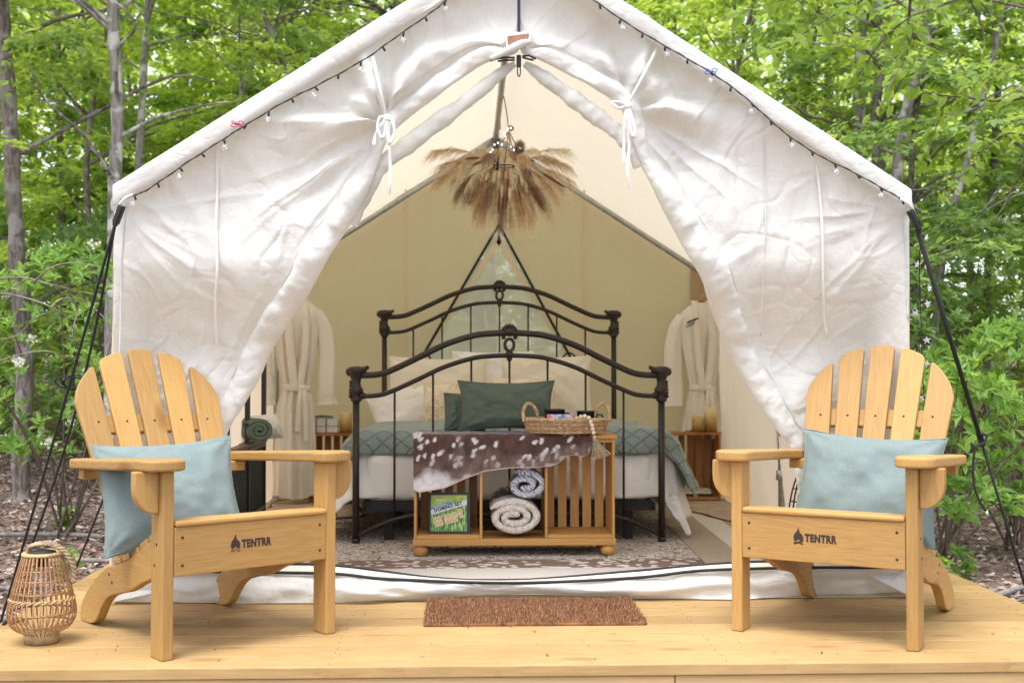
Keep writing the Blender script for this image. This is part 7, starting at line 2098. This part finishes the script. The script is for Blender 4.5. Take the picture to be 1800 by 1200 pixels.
shrub(-2.95, 6.1, 14, 'leaf_near', 0.40, 1.35, 'small bright green bush at the far left edge', 70, .085, z0=0.85)
shrub(-3.4, 13.2, 12, 'leaf_dark', 1.05, 2.2, 'shaded laurel bush at the back left behind the flowering one', rz=2.0, s=1.1)
shrub(-7.0, 12.5, 13, 'leaf_dark', 1.15, 2.5, 'laurel bush outside the left edge beyond the dark trunk', rz=1.0)
shrub(2.95, 7.4, 15, 'leaf_near', 0.80, 1.25, 'bright whorled laurel bush by the right guy rope', 200, .10, z0=0.35)
shrub(3.72, 8.0, 16, 'leaf_near', 0.85, 1.55, 'pale green laurel bush at the right edge of the picture', 240, .10, flowers=False, z0=0.35)
shrub(2.75, 9.2, 12, 'leaf_dark', 1.05, 2.2, 'dark laurel bush close behind the right wall of the tent', rz=4.0)
shrub(4.2, 10.2, 13, 'leaf_dark', 1.15, 2.5, 'dark laurel bush farther back at the right', rz=3.0, flowers=True)
shrub(5.6, 9.6, 12, 'leaf_dark', 1.05, 2.2, 'laurel bush beyond the right edge of the deck', rz=5.0, s=1.1)
shrub(3.3, 11.8, 13, 'leaf_dark', 1.15, 2.5, 'shaded laurel bush deep in the wood on the right', rz=.6, s=1.2)
_b = [-4.9 / 13.2, -3.4 / 13.6, -6.8 / 14.2, 3.9 / 13.0, 5.6 / 13.6, 7.4 / 11.6, 2.9 / 14.2]
ORD2 = [ORD[sorted(_b).index(v)] if sorted(_b).index(v) < 6 else 'rightmost' for v in _b]
for i, (x, y, k, rz_) in enumerate(((-4.9, 13.2, 's', 0.3), (-3.4, 13.6, 's', 1.5), (-6.8, 14.2, 's', 4.1), (3.9, 13.0, 's', 2.2), (5.6, 13.6, 's', 5.2), (7.4, 11.6, 's', 0.9), (2.9, 14.2, 's', 3.3))):
    t = empty('undergrowth_bush', 'loose green undergrowth bush ' + place_word(x, y) + ', ' + ORD2[i] + ' of seven', 'bush', (x, y, gh(x, y)), group='loose bushes in the undergrowth')
    crown_obj(('s', i % 2), 'leaf_mid', t, (0, 0, 0.9), rz_, 1.0)
    mb = MB(); limb_mesh(mb, [(0, 0, -.1), (0, 0, .4), (0.05, 0, .9), (0, .1, 1.5), (0, 0, 2)], 0.06, i + 7, 10, 1.2); mb.build('stems', M['bark_dark'], t, recalc=False)

# far wood as one mass of leaves, with thin trunks in it
rs = np.random.RandomState(77); n = 210000
d = 22 + 26 * rs.rand(n) ** 0.8; az = (rs.rand(n) - 0.5) * 1.9
cl = rs.randint(0, 900, n); cz_ = rs.rand(900); ca_ = (rs.rand(900) - .5) * 1.9; cd_ = 21 + 27 * rs.rand(900)
x = cd_[cl] * np.sin(ca_[cl]) + rs.randn(n) * 1.0; y = cd_[cl] * np.cos(ca_[cl]) + rs.randn(n) * 1.0
z = 0.4 + cz_[cl] ** 0.85 * 15 + rs.randn(n) * 0.55
P = np.stack([x, y, z + ground_h(x, y) * .5], -1)
A = unit(np.stack([rs.randn(n), rs.randn(n), -.3 + .4 * rs.randn(n)], -1)); Nn = unit(np.stack([.5 * rs.randn(n), .5 * rs.randn(n) - .4, np.ones(n)], -1)); l = 0.24 * (0.6 + .8 * rs.rand(n))
V, F = leaves(P, A, Nn, l, l * .65)
tag(np_mesh('far_wood', V, F, M['leaf_far_haze']), 'bright green mass of the far wood behind the nearer trees', 'wood', kind='stuff')
mb = MB()
for k in range(60):
    a = (rs.rand() - .5) * 1.7; dd = 20 + 22 * rs.rand(); bx_, by_ = dd * sin(a), dd * cos(a); g = gh(bx_, by_); lean = rs.randn() * .5
    mb.tube([(bx_, by_, g - .2), (bx_ + lean * .4, by_, g + 5), (bx_ + lean, by_, g + 14)], [0.14 * (.5 + rs.rand()), .10, .05], 7, caps=False)
tag(mb.build('far_trunks', M['bark_dark'], None, recalc=False), 'thin grey trunks standing in the far wood', 'wood', kind='stuff')

# ------------------------------------------------------------------ branch hanging into the picture at top right
br = empty('overhanging_branch', 'leafy branch with broad pale green leaves hanging in at top right', 'branch', at(1800, 40, 5.2))
BO_ = at(1800, 40, 5.2)
tw = [([(1830,20),(1760,5),(1700,-5),(1650,12),(1600,30),(1560,62),(1530,100),(1505,140)], 5.2, .007),
      ([(1600,0),(1597,40),(1596,90),(1580,120),(1560,160),(1545,200)], 5.0, .006),
      ([(1530,-10),(1500,10),(1460,30),(1420,55),(1380,75),(1330,95)], 5.0, .005),
      ([(1810,170),(1760,178),(1700,172),(1640,165),(1600,150)], 5.4, .006),
      ([(1810,240),(1770,235),(1730,262),(1700,300),(1665,322)], 5.6, .005),
      ([(1680,170),(1655,200),(1640,240),(1630,275)], 5.3, .004),
      ([(1810,120),(1770,118),(1735,135),(1700,150)], 5.1, .005),
      ([(1480,-20),(1450,-5),(1400,-5),(1340,10),(1300,25)], 4.9, .004),
      ([(1596,60),(1625,75),(1660,90),(1700,95)], 5.1, .004), ([(1700,-8),(1720,30),(1730,70),(1725,110)], 5.2, .004), ([(1800,300),(1780,330),(1760,370),(1730,400)], 5.8, .004)]
rs = np.random.RandomState(31); tips = []
for pts, Y, r in tw:
    p = smooth_path([at(x, y, Y + .15 * sin(i)) - BO_ for i, (x, y) in enumerate(pts)], 6); m = len(p)
    MB().tube(p, [r * (1 - .75 * i / (m - 1)) + .0008 for i in range(m)], 6, caps=False).build('twig', M['bark_twig'], br, recalc=False)
    for i in range(2, m):
        if rs.rand() < 0.62: tips.append((p[i], (p[i] - p[i - 1]).normalized()))
lm = []
for s in range(3):
    V, F = leaves(np.zeros((1, 3)), np.array([[1.0, 0, 0]]), np.array([[0, 0, 1.0]]), np.array([0.066]), np.array([0.040 + .004 * s]), True)
    V = np.concatenate([V, [[-0.012, 0, .002]]]); me = None
    o = np_mesh('leaf', V[:6], F, leafmat('broad pale leaf %d' % s, (0.11, 0.19, 0.025), (0.24, 0.36, 0.06), 0.45), br); lm.append(o.data); bpy.data.objects.remove(o)
kl = 0
for (p, d_) in tips:
    for q in range(2):
        if kl >= 290: break
        a = rs.rand() * 6.3
        dir_ = (d_ * .5 + Vector((cos(a), sin(a) * .8, -0.45 + .3 * rs.randn())) * .8).normalized()
        up = Vector((rs.randn() * .45, -0.55 + rs.randn() * .5, 1)).normalized()
        y_ = up.cross(dir_).normalized(); z_ = dir_.cross(y_)
        Mx = Matrix((dir_, y_, z_)).transposed().to_4x4(); Mx.translation = p + Vector((rs.randn() * .02, rs.randn() * .03, rs.randn() * .015))
        o = link('leaf', lm[kl % 3], None, br); o.matrix_local = Mx @ Matrix.Scale(0.65 + .6 * rs.rand(), 4); kl += 1

# bare twigs over the left bushes
bt_ = empty('bare_branch', 'tangle of bare grey twigs crossing the bushes at left', 'branch', at(-20, 490, 6.6)); B0 = at(-20, 490, 6.6)
for pts in ([(-20,492),(40,488),(90,500),(140,512),(185,520)], [(-20,515),(30,520),(80,535),(120,560),(135,600)], [(60,495),(90,470),(130,462),(180,470)], [(90,540),(110,525),(150,530),(185,560)], [(-20,640),(40,622),(90,618),(140,640)], [(120,512),(135,545),(128,590),(150,630)], [(-20,600),(30,590),(60,560),(100,545)]):
    p = smooth_path([at(x, y, 6.6 + .2 * sin(x * .05)) - B0 for x, y in pts], 6); m = len(p)
    MB().tube(p, [0.006 * (1 - .7 * i / (m - 1)) for i in range(m)], 5, caps=False).build('twig', M['bark_grey'], bt_, recalc=False)

# ------------------------------------------------------------------ leaf litter, sticks, seedlings on the forest floor
rs = np.random.RandomState(55)
def scatter(n, x0, x1, y0, y1, s0, s1):
    x = x0 + (x1 - x0) * rs.rand(n); y = y0 + (y1 - y0) * rs.rand(n)
    P = np.stack([x, y, ground_h(x, y) + 0.004 + 0.02 * rs.rand(n)], -1)
    a = rs.rand(n) * 2 * pi; A = np.stack([np.cos(a), np.sin(a), .25 * rs.randn(n)], -1); Nn = unit(np.stack([.45 * rs.randn(n), .45 * rs.randn(n), np.ones(n)], -1)); l = s0 + (s1 - s0) * rs.rand(n)
    return leaves(P, A, Nn, l, l * .55, False)
sets = [scatter(30000, -7.5, -1.72, 4.2, 14.5, .025, .075), scatter(15000, 2.15, 7.0, 4.4, 11.5, .025, .07), scatter(5000, -9, 9, 12, 20, .05, .11)]
off = 0; Vs, Fs = [], []
for V, F in sets: Vs.append(V); Fs.append(F + off); off += len(V)
m, nt, out = mat_new('dead leaves'); L = nt.links.new
ge = N(nt, 'ShaderNodeNewGeometry'); r_ = ramp(nt, ge.outputs['Random Per Island'], [(0.0, (0.10, 0.07, 0.055)), (0.3, (0.24, 0.18, 0.155)), (0.6, (0.38, 0.30, 0.265)), (0.8, (0.32, 0.19, 0.12)), (0.93, (0.52, 0.45, 0.41)), (1.0, (0.6, 0.52, 0.43))])
b = N(nt, 'ShaderNodeBsdfPrincipled', i_Roughness=0.8); L(r_.outputs[0], b.inputs['Base Color']); L(b.outputs[0], out.inputs[0])
tag(np_mesh('leaf_litter', np.concatenate(Vs), np.concatenate(Fs), m), 'brown dead leaves covering the forest floor', 'leaf litter', kind='stuff')
for i, (x, y, L_, a) in enumerate(((-2.9, 6.6, .9, .1), (-3.6, 8.3, 1.3, -.15), (-2.4, 5.7, .5, .5), (-4.2, 7.4, .8, .3), (2.75, 6.3, .6, .6), (-2.6, 7.5, .7, -.3))):
    g = gh(x, y); o = MB().tube(smooth_path([(0, 0, .02), (L_ * .3 * cos(a), L_ * .3 * sin(a), .035), (L_ * .7 * cos(a + .1), L_ * .7 * sin(a + .1), .03), (L_ * cos(a), L_ * sin(a), .02)], 4), [.016] * 12 + [.008], 7).build('fallen_stick', M['bark_grey'], None, loc=(x, y, g))
    tag(o, 'grey fallen stick on the leaf litter, ' + ['nearest but one to the left guy ropes', 'longest one, back left', 'shortest one, close to the left deck edge', 'tilted one farthest left', 'only one right of the deck', 'one just behind the shortest at left'][i], 'stick', 'fallen sticks on the forest floor')
V, F, tp = whorl_shrub(91, 5, 0.10, 0.18, 0.07, 0.5)
me0 = None
for i, (x, y) in enumerate(((-2.55, 6.2), (-2.95, 6.9), (-3.5, 6.3), (-2.35, 7.0), (-3.9, 9.0), (-2.75, 8.4), (2.6, 6.6), (2.9, 7.0), (3.3, 6.6), (3.6, 7.2), (2.5, 7.6), (-3.2, 5.9))):
    s = empty('seedling', 'small green seedling in the leaf litter ' + ('left' if x < 0 else 'right') + ' of the deck, ' + ['nearest but one', 'fourth', 'second farthest left', 'fifth', 'farthest left', 'deepest', 'nearest', 'second nearest', 'third', 'rightmost', 'closest to the tent', 'nearest'][i], 'seedling', (x, y, gh(x, y)), i * 1.7, 'seedlings in the leaf litter')
    if me0 is None: me0 = np_mesh('seedling_leaves', V, F, M['leaf_near'], s).data
    else: link('seedling_leaves', me0, None, s)
